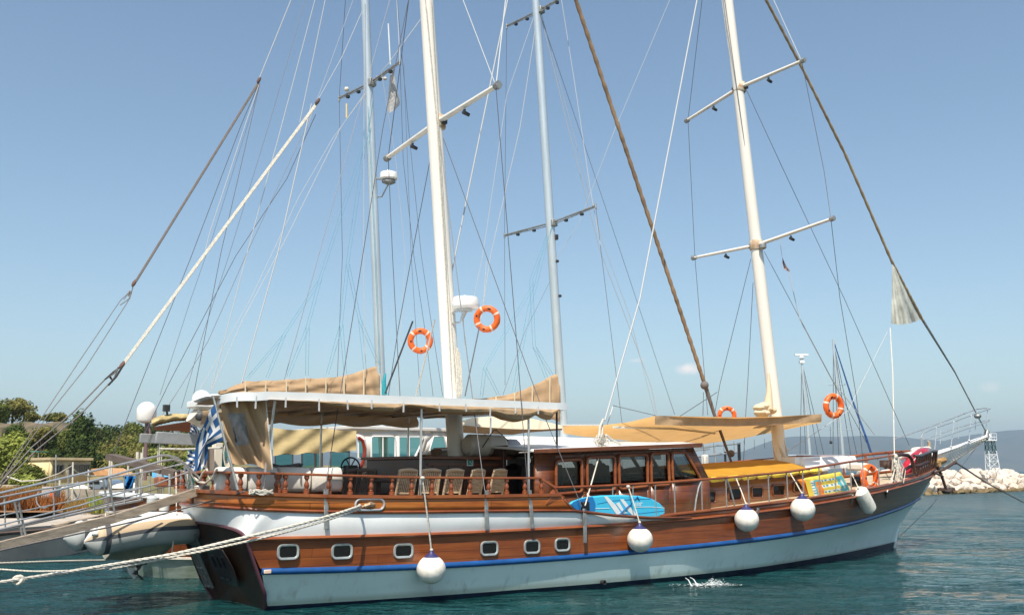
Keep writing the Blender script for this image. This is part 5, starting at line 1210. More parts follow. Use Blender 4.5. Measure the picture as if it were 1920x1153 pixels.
# ============================================================ rigging
def ln(name, pts, r, m, parent=G, sag=0):
    q = []
    for p in pts: q.append(p if isinstance(p, Vector) else pn(*p))
    if sag and len(q) == 2:
        a, b = q; q = [lerp(a, b, i/10)-Z*sag*4*(i/10)*(1-i/10) for i in range(11)]
    mb = MB(); mb.tube(q, r, 6, False); return build(name, mb, m, parent, fixn=False)
def up(u1, v1, n1, u2, v2, n2, k=1.0):      # carry the line on past the top of the frame
    a, b = pn(u1, v1, n1), pn(u2, v2, n2); return b+(b-a).normalized()*k
W_, WR, RB = M['wire'], M['ropew'], M['rope']
mtip = lc(TIPS['m'][1]); mtl = lc(TIPS['m'][0])
main = [  # name, points, radius, material
 ('shroud', [(990, 922, 2.9), (967, 620, 2.55), (930, 166, 2.45)], .009, W_), ('shroud', [TIPS['m'][1], (948, 0, .8)], .014, WR), ('shroud', [TIPS['m'][1], (866, -5, .4)], .010, WR),
 ('shroud', [(909, 920, 2.8), (890, 778, 2.2), (822, 240, .1)], .009, W_), ('backstay', [(610, 918, 2.4), (629, 795, 1.8), (680, 480, 1.0), (718, 240, .5), (767, -5, .1)], .009, W_),
 ('shroud', [(1091, 950, 2.98), (1025, 790, 2.2), (912, 480, .9), (826, 246, .05)], .009, W_), ('shroud', [(728, 297, -2.4), (736, 480, -2.5), (750, 742, -2.6)], .009, W_), ('shroud', [(728, 295, -2.4), (767, -5, -.8)], .010, W_),
 ('shroud', [(818, 240, -.1), (772, 480, -1.2), (746, 620, -1.8), (728, 742, -2.3)], .009, W_), ('running_backstay', [(815, 600, -.4), (780, 742, -1.6)], .020, M['rope']), ('running_backstay', [(953, -5, -.4), (845, 520, -.2)], .018, WR),
 ('halyard', [(797, -5, .25), (820, 240, .25), (835, 500, .25), (847, 738, .25)], .016, RB), ('halyard', [(790, -5, -.2), (812, 240, -.2), (826, 500, -.2), (838, 742, -.2)], .020, RB), ('halyard', [(808, -5, .25), (838, 500, .25), (856, 742, .25)], .012, RB), 
 ('shroud', [TIPS['f1'][1], (1575, 560, 2.35), (1606, 745, 2.0), (1618, 862, 1.8)], .009, W_), ('shroud', [TIPS['f2'][1], (1545, 320, 2.4), TIPS['f1'][1]], .009, W_), ('shroud', [TIPS['f2'][1], (1448, -5, .5)], .010, M['ropew']),
 ('shroud', [(1398, 166, .1), (1469, 319, .6), (1584, 562, 1.2), (1705, 835, 1.4)], .009, W_), ('shroud', [(1433, 472, .1), (1480, 560, .6), (1562, 715, 1.4), (1640, 858, 1.9)], .009, W_),
 ('shroud', [TIPS['f1'][0], (1327, 778, -2.4)], .009, W_), ('shroud', [TIPS['f2'][0], TIPS['f1'][0]], .009, W_), ('shroud', [TIPS['f2'][0], (1317, -5, -.8)], .009, W_), ('shroud', [(1408, 485, -.1), (1350, 720, -1.4), (1340, 776, -1.8)], .009, W_),
 ('shroud', [(1412, 530, -.1), (1402, 720, -1.3), (1398, 780, -1.6), (1394, 868, -2)], .009, W_), ('running_backstay', [(1308, -5, .3), (1200, 560, 1.3), (1134, 788, 1.9)], .020, M['ropew']), ('running_backstay', [(1127, 842, 2.1), (1097, 948, 2.98)], .016, RB),
 ('halyard', [(1353, -5, -.1), (1418, 470, -.1), (1440, 700, -.1)], .014, RB), ('halyard', [(1358, -5, .1), (1414, 400, .1)], .012, W_), ('halyard', [(1476, 500, .6), (1500, 600, .8), (1560, 712, 1.2), (1640, 815, 1.2)], .012, WR),
 ('bow_line', [(1669, 615, 0), (1674, 700, .6), (1677, 853, 1.75)], .018, RB), ('bow_line', [(1664, 622, 0), (1590, 770, .2), (1474, 848, .3)], .010, WR), ('dolphin_striker', [(1840, 826, 0), (1745, 950, .0), (1680, 1012, 0)], .009, W_),
 ('awning_line', [(1149, 760, 1.5), (1230, 779, 1.9)], .008, W_), ('awning_line', [(1345, 735, 0), (1275, 780, .9)], .011, W_), ('awning_line', [(1319, 735, -.4), (1318, 779, -.4)], .009, W_),
 ('tackle', [(1131, 786, 1.95), (1125, 800, 2.0), (1123, 830, 2.05)], .03, RB), ('tackle', [(1149, 762, 1.5), (1139, 795, 1.8)], .012, RB), ('tackle', [(1130, 795, 1.95), (1128, 840, 2.05)], .022, RB),
 ('main_topping_pole', [(774, 602, -1.2), (722, 738, -1.6)], .022, M['dark']), ('radar_cable', [(868, 585, .5), (872, 660, .4)], .006, RB), ('lifebuoy_line', [(912, 490, 1.2), (906, 575, 1.2)], .006, RB), ('shroud', [(899, 612, 1.2), (872, 742, 1.9)], .014, W_), ('anchor_cable', [(1791, 866, .2), (1850, 905, -2), (1960, 963, -6)], .035, M['ropeg']),
]
for nm, pts, r, m in main: ln(nm, pts, r, m)
for k in range(10):      # awning reef lines
    u = 1300+k*19; p = pn(u, 832-abs(u-1320)*.09, -1.7+k*.1); ln('reef_line', [p, p-Z*.32], .006, W_, aw)
# masthead tackles carrying the gangway: long purchases running aft to the quay
gp = [('rope_purchase', 'white multi part rope purchase slanting down to the lower left', [(592, 196, 25), (232, 680, 22.6)], .030, M['rope'], [(-1, 0), (2.4, 1.3), (.9, .6)], (596, 190, 25), (230, 683, 22.6)),
      ('rope_purchase', 'dark multi part wire purchase slanting down at the upper left', [(484, 155, 28), (254, 527, 26)], .040, M['ropeg'], [(0, 0), (1.6, .9)], (486, 150, 28), (252, 530, 26))]
for nm, lab, pts, r, m, offs, b0_, b1_ in gp:
    mid = pd(*pts[1]); t = empty(nm, mid, lab, 'tackle')
    for ox, oy in offs:
        mb = MB(); mb.tube([pd(pts[0][0]+ox, pts[0][1]+oy, pts[0][2]), pd(pts[1][0]+ox, pts[1][1]+oy, pts[1][2])], r*.55, 6, False); build('rope_part', mb, m if (ox != 2.4) else M['rope'], t)
    for q in (b0_, b1_):
        c = pd(*q); d = (pd(*pts[0])-pd(*pts[1])).normalized(); mb = MB(); mb.lathe(c-d*.14, [(.02, .02), (.045, .06), (.052, .13), (.04, .2), (.015, .24)], 8, d); build('block', mb, mat('block_brown', (.13, .07, .05), .5, var=.4), t)
wl_ = [('ropework', [(596, 188, 25), (640, 110, 25.5), (679, 22, 26)], .008, M['ropew'], 'thin pale stay above the white purchase'), ('ropework', [(486, 148, 28), (548, -5, 28.5)], .014, WR, 'pale stay above the dark purchase'),
 ('ropework', [(222, 688, 22.5), (214, 700, 22.5), (196, 712, 22.4), (140, 770, 22), (60, 838, 21), (0, 905, 20)], .016, M['ropeg'], 'grey bridle wire below the white purchase, upper strand'), ('ropework', [(222, 690, 22.5), (212, 712, 22.5), (199, 725, 22.4), (150, 778, 22), (70, 842, 21), (0, 912, 20)], .016, M['ropeg'], 'grey bridle wire below the white purchase, lower strand'),
 ('ropework', [(246, 545, 26), (226, 563, 25.8), (150, 675, 25), (80, 780, 24), (0, 897, 22)], .010, M['ropeg'], 'thin bridle wire below the dark purchase, left strand'), ('ropework', [(246, 545, 26), (240, 565, 25.8), (160, 690, 25), (92, 775, 24), (0, 905, 22)], .010, M['ropeg'], 'thin bridle wire below the dark purchase, right strand')]
for nm, pts, r, m, lab in wl_:
    mb = MB(); mb.tube([pd(*p) for p in pts], r, 6, False); build('bridle_wire', mb, m, None, lab, 'rigging wire', fixn=False)
sh = MB(); sh.tube([pd(232, 683, 22.6), pd(213, 697, 22.5), pd(196, 712, 22.4)], .018, 6); sh.tube([pd(232, 683, 22.6), pd(218, 706, 22.5), pd(203, 722, 22.4)], .024, 6); sh.tube([pd(205, 705, 22.5), pd(212, 714, 22.5)], .022, 6); build('shackle_yoke', sh, M['dark'], None, 'dark forked steel yoke at the lower end of the white purchase', 'shackle')
sh = MB(); sh.tube([pd(250, 535, 26), pd(243, 560, 26), pd(225, 572, 26)], .016, 6); sh.tube([pd(243, 545, 26), pd(232, 562, 26)], .014, 6); sh.tube([pd(240, 555, 26), pd(243, 548, 26)], .03, 6); build('shackle_yoke', sh, M['gal'], None, 'small grey shackle yoke at the lower end of the dark purchase', 'shackle')
# tattered pennant at the fore mast
mb = MB(); mb.grid([[pn(1467+i*3.2*j/5+ (2 if j > 3 else 0), 478+j*5.4+i*1.3, .8+.05*math.sin(i*2+j)) for i in range(5)] for j in range(6)]); build('pennant', mb, [cloth('tattered_pink_white', (.60, .45, .45), .3, var=.5)], None, 'small tattered pink and white pennant below the lower fore spreader', 'pennant', fixn=False)
mb = MB(); mb.tube([pn(1462, 447, .8), pn(1466, 480, .8)], .008, 5); build('pennant_halyard', mb, M['rope'], None, 'short line holding the tattered pennant under the spreader', 'rope')
# hawse opening in the bulwark with its oval rim and the mooring lines
def hs(u, v, o=.06): s, n, z = ph(u, v, bU); return P(s, n+o, z)
c = hs(690, 945.5); mb = MB(); hw_, hh_ = .30, .105
tU = (P(1, bU(1), 0)-P(0, bU(0), 0)).normalized()
ov = rrect(hw_, hh_, hh_*.98, 7); mb.loop([c+tU*x+Z*y+N*.01 for x, y in ov], .024, 8); hz_ = part('hawse_rim', mb, M['steel'])
mb = MB(); mb.add([c+tU*x+Z*y-N*.012 for x, y in ov], [tuple(range(len(ov)))]); build('hawse_opening', mb, M['black'], hz_, fixn=False)
mb = MB(); mb.tube([c-tU*.1-Z*.03, c-tU*.02+N*.03, c+tU*.06-Z*.02], .05, 8); mb.tube([c-tU*.16-Z*.05, c+tU*.02+Z*.03+N*.02, c+tU*.1+Z*.0], .03, 8); build('cleat', mb, mat('brass_worn', (.35, .24, .15), .5, metal=.3, var=.4, vscale=20), hz_)
def rope(pts, r, lab, m=None, twist=True):
    q = []
    for i in range(len(pts)-1):
        for k in range(8): q.append(lerp(pts[i], pts[i+1], k/8))
    q.append(pts[-1])
    # smooth a little
    for _ in range(6): q = [q[0]]+[(q[i-1]+q[i]*2+q[i+1])/4 for i in range(1, len(q)-1)]+[q[-1]]
    mb = MB()
    if not twist: mb.tube(q, r, 8)
    else:
        L = 0; dd = [0]
        for i in range(1, len(q)): L += (q[i]-q[i-1]).length; dd.append(L)
        K = int(L/(r*1.6)); ps_ = []
        for i in range(K+1):
            x = L*i/K; j = min(len(q)-2, max(0, int(np.searchsorted(dd, x))-1)); ps_.append(lerp(q[j], q[j+1], (x-dd[j])/max(1e-6, dd[j+1]-dd[j])))
        d = (ps_[-1]-ps_[0]).normalized(); a = d.orthogonal().normalized(); b = d.cross(a)
        for s_ in range(3):
            mb.tube([p+(a*math.cos(i*.85+s_*2.094)+b*math.sin(i*.85+s_*2.094))*r*.52 for i, p in enumerate(ps_)], r*.56, 6)
    return build('mooring_rope', mb, m or M['rope'], None, lab, 'rope', sharp=60)
h0 = c-tU*.24+N*.05-Z*.01
rope([h0, h0+N*.16-U*.05, pn(645, 959, 2.85), pn(600, 972, 2.95), pn(540, 988, 3.05), pn(460, 1007, 3.2), pd(330, 1038, 17.6), pd(200, 1060, 17), pd(100, 1076, 16.2), pd(-30, 1096, 15.2)], .029, 'thick white mooring rope from the oval hawse to the knot at lower left')
rope([h0-Z*.05, h0+N*.16-U*.05-Z*.05, pn(645, 964, 2.85), pn(600, 979, 2.95), pn(540, 996, 3.05), pn(480, 1011, 3.2), pd(360, 1037, 17.8), pd(260, 1056, 17.3), pd(205, 1066, 17.0)], .022, 'thinner white mooring rope just below the thick one')
mb = MB(); kc = pd(35, 1087, 15.7)
for i in range(3): mb.loop([kc+Vector((.045*math.cos(a)*(1+.2*i), .04*math.sin(a+i), .055*math.sin(a))) for a in [2*math.pi*k/12 for k in range(12)]], .026, 7)
build('rope_knot', mb, M['rope'], None, 'round knot in the thick mooring rope at the lower left', 'knot')
rope([pd(-10, 1056, 21), pd(100, 1052, 22.5), pd(196, 1050, 24)], .024, 'short white mooring rope ending over the water below the inflatable dinghy')
rope([pd(-10, 1066, 20), pd(60, 1071, 20), pd(150, 1069, 19.5), pd(205, 1064, 19)], .018, 'white mooring rope sagging just under the short one at the left edge')
rope([pn(458, 921, 2.1), pd(400, 938, 19.6), pd(250, 978, 17.6), pd(100, 1010, 16), pd(-20, 1036, 15)], .014, 'thin grey rope from the stern cap rail running under the gangway plank', M['ropeg'], False)
# water discharged from the hull
wm = mat('white_foam', (.75, .80, .80), .5, bump=.6, bscale=30)
wt = empty('bilge_water', pz(1300, 1097, 0), 'two thin jets of bilge water splashing white beside the hull', 'water jet')
for k in (0, 1):
    mb = MB(); p0 = on_side(1284+k*9, 1083-k*1, .02, lambda s: sm(wlb, tS(s, -1.93, 21.8))); e = pz(1297+k*11, 1099-k, 0.01); mb.tube([p0, lerp(p0, e, .5)+Z*.05, e], [.010, .012, .018], 6); build('jet', mb, wm, wt)
mb = MB(); rr_ = random.Random(4)
for i in range(260):
    u = rr_.gauss(1325, 26); v = 1098+rr_.gauss(0, 1.2); p = pz(u, v, .0)+Z*.03; s_ = rr_.uniform(.004, .012); mb.ball(p, s_, 6, (1.8, 1.8, .3))
for i in range(160):
    u = rr_.gauss(1340, 8); v = 1095-abs(rr_.gauss(0, 5)); p = pz(1340, 1094, 0); q = pd(u, v, p.y); mb.ball(q, rr_.uniform(.004, .012), 5)
build('splash_foam', mb, wm, wt, kind='stuff')
mb = MB(); c = on_side(1131, 1091, .0, lambda s: sm(wlb, tS(s, -1.93, 21.8))+.03); mb.lathe(c-N*.05, [(.05, 0), (.055, .1), (.04, .1), (.035, .03)], 12, N); part('exhaust_outlet', mb, M['dark'])
# ============================================================ the second gulet, moored beyond the first
BN = -7.0
B2 = empty('moored_gulet', P(0, BN, 0), 'second sailing yacht with silver masts and white wheelhouse moored behind the large one', 'sailing yacht', th)
def bp(name, mb, m, parent=None, **k): return build(name, mb, m, parent or B2, **k)
sh2 = tab([0, .03, .1, .3, .55, .75, .9, 1], [2.2, 2.5, 2.9, 3.2, 3.15, 2.5, 1.2, .05]); wl2 = tab([0, .03, .1, .3, .55, .75, .9, 1], [1.5, 2.1, 2.5, 2.8, 2.75, 1.9, .7, .03])
z2 = lambda s: float(np.interp(s, [-2, 2, 8, 15, 22], [2.0, 1.75, 1.75, 2.1, 2.75]))
def p2_(f, t, sg):
    s = lerp(-1.3-.75*f, 15.5+2.2*f, t); z = lerp(-.3, z2(s), f); return P(s, BN+sg*lerp(wl2(t), sh2(t), max(f, 0)**.7), z)
T2 = [i/50 for i in range(51)]
def bnd2(f0, f1, k=4):
    mb = MB()
    for sg in (1, -1): mb.grid([[p2_(lerp(f0, f1, i/k), t, sg) for t in T2] for i in range(k+1)])
    mb.grid([[lerp(p2_(lerp(f0, f1, i/k), 0, 1), p2_(lerp(f0, f1, i/k), 0, -1), a/8)-U*.35*math.sin(a/8*math.pi) for a in range(9)] for i in range(k+1)])
    return mb
bp('lower_hull', bnd2(-.2, .34), mat('pale_green_hull', (.40, .47, .42), .4, col2=(.20, .25, .18), vscale=1.6, coat=.2, stretch=(1, 1, 3)), fixn=False, sharp=180)
bp('side_planking', bnd2(.36, 1), M['plank'], fixn=False, sharp=180)
for f, m, r in ((.355, M['rope'], .04), (1, M['white'], .06), (.8, M['white'], .05)):
    mb = MB(); pts = [p2_(f, t, 1) for t in T2[::-1]]+[lerp(p2_(f, 0, 1), p2_(f, 0, -1), a/8)-U*.35*math.sin(a/8*math.pi) for a in range(1, 8)]+[p2_(f, t, -1) for t in T2]; mb.tube(pts, r, 6); bp('hull_moulding', mb, m)
mb = MB(); mb.grid([[P(lerp(-2.0, 17.4, i/30), BN+n*(sh2(i/30)-.05), z2(lerp(-2, 17.4, i/30))-.08) for n in (-1, 0, 1)] for i in range(31)]); bp('deck', mb, M['deck'], fixn=False)
# wheelhouse
WN = -4.9
def wq(mb, pts, n=WN): mb.add([pn(u, v, n) for u, v in pts], [tuple(range(len(pts)))])
whm = mat('wheelhouse_white', (.62, .60, .56), .45, var=.06)
mb = MB()
wq(mb, [(664, 812), (795, 805), (795, 817), (748, 817), (695, 818), (684, 818)]); wq(mb, [(664, 812), (684, 818), (687, 840), (688, 865), (696, 876), (697, 898), (672, 898), (682, 862), (680, 830)])
wq(mb, [(684, 818), (696, 818), (696, 876), (688, 865), (687, 840)]); wq(mb, [(696, 875), (741, 877), (741, 898), (697, 898)]); wq(mb, [(741, 817), (748, 817), (748, 877), (766, 877), (766, 898), (741, 898), (741, 877)])
wq(mb, [(766, 875), (792, 855), (800, 830), (812, 812), (795, 812), (795, 817), (790, 835), (782, 855), (766, 868)])
wq(mb, [(792, 855), (848, 856), (848, 898), (766, 898), (766, 875)]); wq(mb, [(808, 809), (846, 808), (845, 818), (832, 817), (812, 817)]); wq(mb, [(812, 817), (803, 845), (792, 857), (800, 830)]); wq(mb, [(803, 845), (840, 845), (848, 857), (792, 857)]); wq(mb, [(832, 817), (846, 818), (850, 857), (840, 845)])
bp('wheelhouse_wall', mb, whm, solid=.06, off=0, fixn=False)
zr2 = pn(740, 806, WN).z; q0 = lc(pn(655, 810, WN))[0]; q1 = lc(pn(848, 806, WN))[0]
mb = MB(); mb.sbox(P((q0+q1)/2, BN+.2, zr2+.04), ((q1-q0)/2, 2.0, .05)); bp('wheelhouse_roof', mb, whm, bevel=.02)
mb = MB(); wq(mb, [(664, 812), (790, 812), (848, 820), (848, 898), (664, 898)], WN-3.8); bp('wheelhouse_far_wall', mb, mat('wheelhouse_far', (.30, .34, .33), .6), fixn=False) if False else None
def bwin(nm, pts, bars=(), fr=True):
    mb = MB(); k = [pn(u, v, WN+.05) for u, v in pts]; mb.loop(k, .028, 6); f = bp(nm, mb, M['white']); mb = MB(); mb.add([p-N*.04 for p in k], [tuple(range(len(k)))]); bp('pane', mb, M['winteal'], f, fixn=False)
    for a, b in bars: mb = MB(); mb.tube([pn(*a, WN+.05), pn(*b, WN+.05)], .022, 6); bp('glazing_bar', mb, M['white'], f)
bwin('wheelhouse_window', [(696, 820), (700, 818), (736, 818), (741, 821), (741, 873), (738, 876), (700, 875), (696, 871)], [((718, 818), (718, 876))])
bwin('wheelhouse_window', [(748, 819), (765, 819), (765, 874), (748, 874)])
bwin('wheelhouse_window', [(767, 819), (793, 819), (786, 840), (778, 856), (767, 866)]); bwin('wheelhouse_window', [(813, 818), (832, 818), (838, 843), (805, 844)])
bwin('wheelhouse_window', [(672, 824), (683, 824), (686, 845), (683, 862), (672, 858)])
mb = MB(); mb.tube([pn(672, 820, WN+.1), pn(680, 826, WN+.1), pn(684, 842, WN+.1), pn(682, 860, WN+.1), pn(675, 880, WN+.1)], .05, 8); bp('red_door_frame', mb, mat('red_varnish', (.25, .03, .015), .3, coat=.5))
# glazed screens behind the tan awning
for a, b, c, d in ((516, 850, 549, 884), (566, 848, 590, 884), (592, 848, 604, 884), (620, 846, 655, 882)):
    mb = MB(); k = [pn(a, b, -5.2), pn(c, b, -5.2), pn(c, d, -5.2), pn(a, d, -5.2)]; mb.loop(k, .03, 4); f = bp('cockpit_screen', mb, mat('screen_frame', (.05, .05, .055), .5)); mb = MB(); mb.add(k, [(0, 1, 2, 3)]); bp('pane', mb, M['winteal'], f, fixn=False)
mb = MB(); c = pn(580, 890, -5.4); mb.sbox(c-Z*.35, (1.6, .3, .45)); bp('cockpit_coaming', mb, M['cabin'], bevel=.03)
rows = [[pn(u, lerp(lerp(803, 806, (u-512)/156)+2*math.sin(u*.06), lerp(853, 845, (u-512)/156)+1.5*math.sin(u*.15), j/8), -4.3+.06*math.sin(u*.12+j)+.25*j/8) for u in range(512, 669, 4)] for j in range(9)]
mb = MB(); mb.grid(rows); build('side_awning', mb, cloth('straw_canvas', (.50, .40, .21), .3, var=.15, bump=.5, bscale=2), None, 'straw coloured awning flap between the two boats left of the white wheelhouse', 'awning', fixn=False, sharp=180)
# coachroof forward
a, b = lc(pn(975, 838, -5.2))[0], lc(pn(1262, 842, -5.2))[0]; zc = pn(1100, 824, -5.2).z
for (s0, s1, n0, n1, z1, nm) in ((a, b, -5.2, -8.8, zc-.10, 'fore_cabin'), (a+.3, lerp(a, b, .62), -5.6, -8.4, zc+.08, 'cabin_top')):
    mb = MB(); mb.sbox(P((s0+s1)/2, (n0+n1)/2, (1.9+z1)/2), ((s1-s0)/2, (n0-n1)/2, (z1-1.9)/2)); bp(nm, mb, M['gelcoat'], bevel=.09)
mb = MB(); mb.sbox(P(lerp(a, b, .5), -5.16, zc-.38), ((b-a)*.4, .03, .10)); bp('cabin_window_band', mb, pglass)
# forward rails seen past the deckhouse
for pts in ([(1284, 841), (1388, 831)], [(1284, 846), (1330, 841)], [(1290, 858), (1385, 847)]): mb = MB(); mb.tube([pn(*p, -4.4) for p in pts], .035, 6); bp('fore_rail', mb, M['steel'])
for u, v in ((1303, 843), (1322, 841), (1340, 839)): mb = MB(); mb.tube([pn(u, v, -4.4), pn(u+2, 880, -4.4)], .022, 6); bp('fore_rail_post', mb, M['steel'])
mb = MB(); mb.sbox(pn(1322, 867, -4.2), (.12, .10, .28)); build('canvas_bag', mb, M['offw'], None, 'small beige canvas bag hung on the rail beyond the mustard mat', 'bag', bevel=.06)
mb = MB(); mb.sbox(pn(1386, 853, -4.2)-Z*.05, (.04, .04, .45)); mb.sbox(pn(1360, 862, -4.4), (.03, .03, .3)); bp('fore_bitts', mb, M['dark'])
# masts
def bmast(a, b, ext, r, nm):
    A_, B_ = pn(*a, BN), pn(*b, BN); d = (B_-A_).normalized(); A_ = A_-d*((A_.z-1.9)/d.z); mb = MB(); mb.tube([A_, lerp(A_, B_, .5), B_+d*ext], [r, r*.97, r*.9], 16); return bp(nm, mb, M['alu'])
bmast((715, 740), (684.5, 0), 2, .150, 'mizzen_mast'); bmast((1056, 800), (1004.5, 0), 2, .165, 'main_mast')
def bspr(root, l, r_):
    m = lc(pn(*root, BN)); L_, R_ = ps(*l, m[0]), ps(*r_, m[0])
    for q in (L_, R_):
        c = P(*m); d = (q-c).normalized(); mb = MB(); mb.tube([c+d*.14+Z*.04, q+Z*.02], .035, 6); mb.tube([c+d*.14-Z*.05, q-Z*.02], .022, 6); mb.tube([q-Z*.10, q+Z*.10], .035, 6); o = bp('spreader', mb, M['gal'])
        for f in (.35, .7): mb = MB(); mb.sbox(lerp(c, q, f)-Z*.09, (.05, .05, .04)); bp('spreader_lamp', mb, M['dark'])
    mb = MB(); mb.sbox(P(*m)+N*.12, (.12, .12, .12)); bp('spreader_bracket', mb, M['gal'], bevel=.02); return L_, R_, P(*m)
s1_ = bspr((693, 158), (636, 185), (750, 117)); s2_ = bspr((1033, 420), (946, 442), (1117, 387)); s3_ = bspr((1010, 22), (950, 50), (1060, -8))
mb = MB(); mb.ball(pn(650, 168, BN-1.4), .085, 10); bp('masthead_light', mb, M['rope']); mb = MB(); mb.tube([pn(650, 195, BN-1.3), pn(650, 222, BN-1.3)], .035, 6); bp('radar_reflector', mb, mat('straw_tube', (.6, .5, .3), .6))
mb = MB(); mb.tube([pn(728, 45, BN+.9), pn(732, 122, BN+.9)], .022, 6); bp('whip_antenna', mb, M['white']); mb = MB(); mb.ball(pn(722, 148, BN+.6), .06, 8); mb.tube([pn(722, 148, BN+.6), pn(706, 144, BN+.3)], .02, 6); bp('anemometer', mb, M['rope'])
c = pn(729, 333, BN+.6)
mb = MB(); mb.lathe(c-Z*.08, [(.24, 0), (.28, .04), (.28, .18), (.26, .23), (.1, .25)], 16); bp('radar_dome', mb, M['gelcoat']); mb = MB(); mb.lathe(c-Z*.22, [(.1, 0), (.22, .06), (.2, .14)], 12); mb.tube([pn(700, 334, BN), c-Z*.1], .03, 6); mb.tube([pn(707, 370, BN), pn(716, 369, BN+.3), c-Z*.2], .022, 6); bp('radar_bracket', mb, M['gal'])
for u, v in ((1043, 445), (1044, 490), (1049, 555)): mb = MB(); mb.sbox(pn(u, v, BN+.15), (.05, .06, .09 if v == 445 else .04)); bp('mast_lamp', mb, M['dark'])
# stowed sails on the booms
def stowed(top_, bot, lab, seams, sl):
    K = 110; rows = []
    for j in range(13):
        b = j/12; rows.append([])
        for i in range(K+1):
            a = i/K; u = lerp(top_[0][0], top_[-1][0], a); vt = np.interp(u, [p[0] for p in top_], [p[1] for p in top_]); vb = np.interp(u, [p[0] for p in bot], [p[1] for p in bot])
            se = min(abs(u-x) for x in seams); sag = (1-math.exp(-(se/9)**2))*2.2*(1-b) if se < 30 else 2.2*(1-b)
            f = .035*math.sin(b*11+.05*u)*math.sin(b*math.pi)+.05*math.sin(u*.33-b*4)*b*a**4+.012*math.sin(b*23-.06*u)+.05*noise.noise(Vector((u*.03, b*2, 1)))
            rows[-1].append(pn(u, lerp(vt+sag*.6, vb, b), BN+.16*math.sin(min(1, b*1.6)*math.pi/2)+f))
    mb = MB(); mb.grid(rows); o = build('stowed_sail', mb, M['sailtan'], None, lab, 'sail', fixn=False, sharp=180, solid=.10, off=1)
    for x in seams:
        vt = np.interp(x, [p[0] for p in top_], [p[1] for p in top_]); vb = np.interp(x, [p[0] for p in bot], [p[1] for p in bot]); mb = MB(); mb.bar(pn(x, vt, BN+.22), pn(x, vb, BN+.30), .02, .05, N); build('seam_tape', mb, M['creamcl'], o)
    return o
stowed([(412, 736), (432, 724), (460, 714), (498, 713), (537, 711), (572, 708.5), (610, 708), (645, 704), (682, 693), (712, 683)], [(412, 740), (500, 746), (712, 752)], 'tan sail stowed along the boom above the left end of the white canopy', [460, 498, 537, 573, 611, 645, 682], .9)
stowed([(890, 747), (930, 743), (965, 736), (1000, 722), (1030, 706), (1050, 697)], [(890, 752), (960, 765), (1050, 790)], 'tan sail stowed by the right hand silver mast above the canopy', [930, 965, 998, 1031], .8)
for a_, b_ in (((412, 742), (714, 756)), ((900, 756), (1052, 780))): mb = MB(); mb.tube([pn(*a_, BN), pn(*b_, BN)], .09, 10); bp('boom', mb, M['alu'])
mb = MB(); mb.tube([pn(721, 740, BN+.2), pn(720, 715, BN+.2), pn(723, 700, BN+.2)], [.08, .06, .02], 8); bp('halyard_bundle', mb, mat('turquoise_rope', (.02, .30, .36), .8))
# lazy jacks
LJ = [((461, 710), (530, 628)), ((498, 709), (530, 628)), ((530, 628), (597, 525)), ((537, 706), (574, 613)), ((573, 704), (574, 613)), ((574, 613), (597, 525)), ((597, 525), (690, 240)), ((611, 702), (637, 608)), ((645, 700), (637, 608)), ((637, 608), (649, 495)), ((682, 692), (672, 600)), ((707, 682), (672, 600)), ((672, 600), (649, 495)), ((649, 495), (693, 190)),
      ((900, 744), (906, 690)), ((932, 740), (906, 690)), ((906, 690), (1000, 530)), ((960, 736), (990, 575)), ((990, 575), (1003, 530)), ((1003, 530), (1028, 425)), ((1022, 708), (999, 650)), ((1032, 702), (999, 650)), ((999, 650), (993, 525)), ((993, 525), (1030, 425))]
for k, ((a0, a1), (b0, b1)) in enumerate(LJ):
    for o_ in (0, 1): ln('lazy_jack', [(a0+o_*5, a1, BN-.15+o_*.3), (b0+o_*6, b1, BN-.15+o_*.3)], .0055, M['ropeb'], B2)
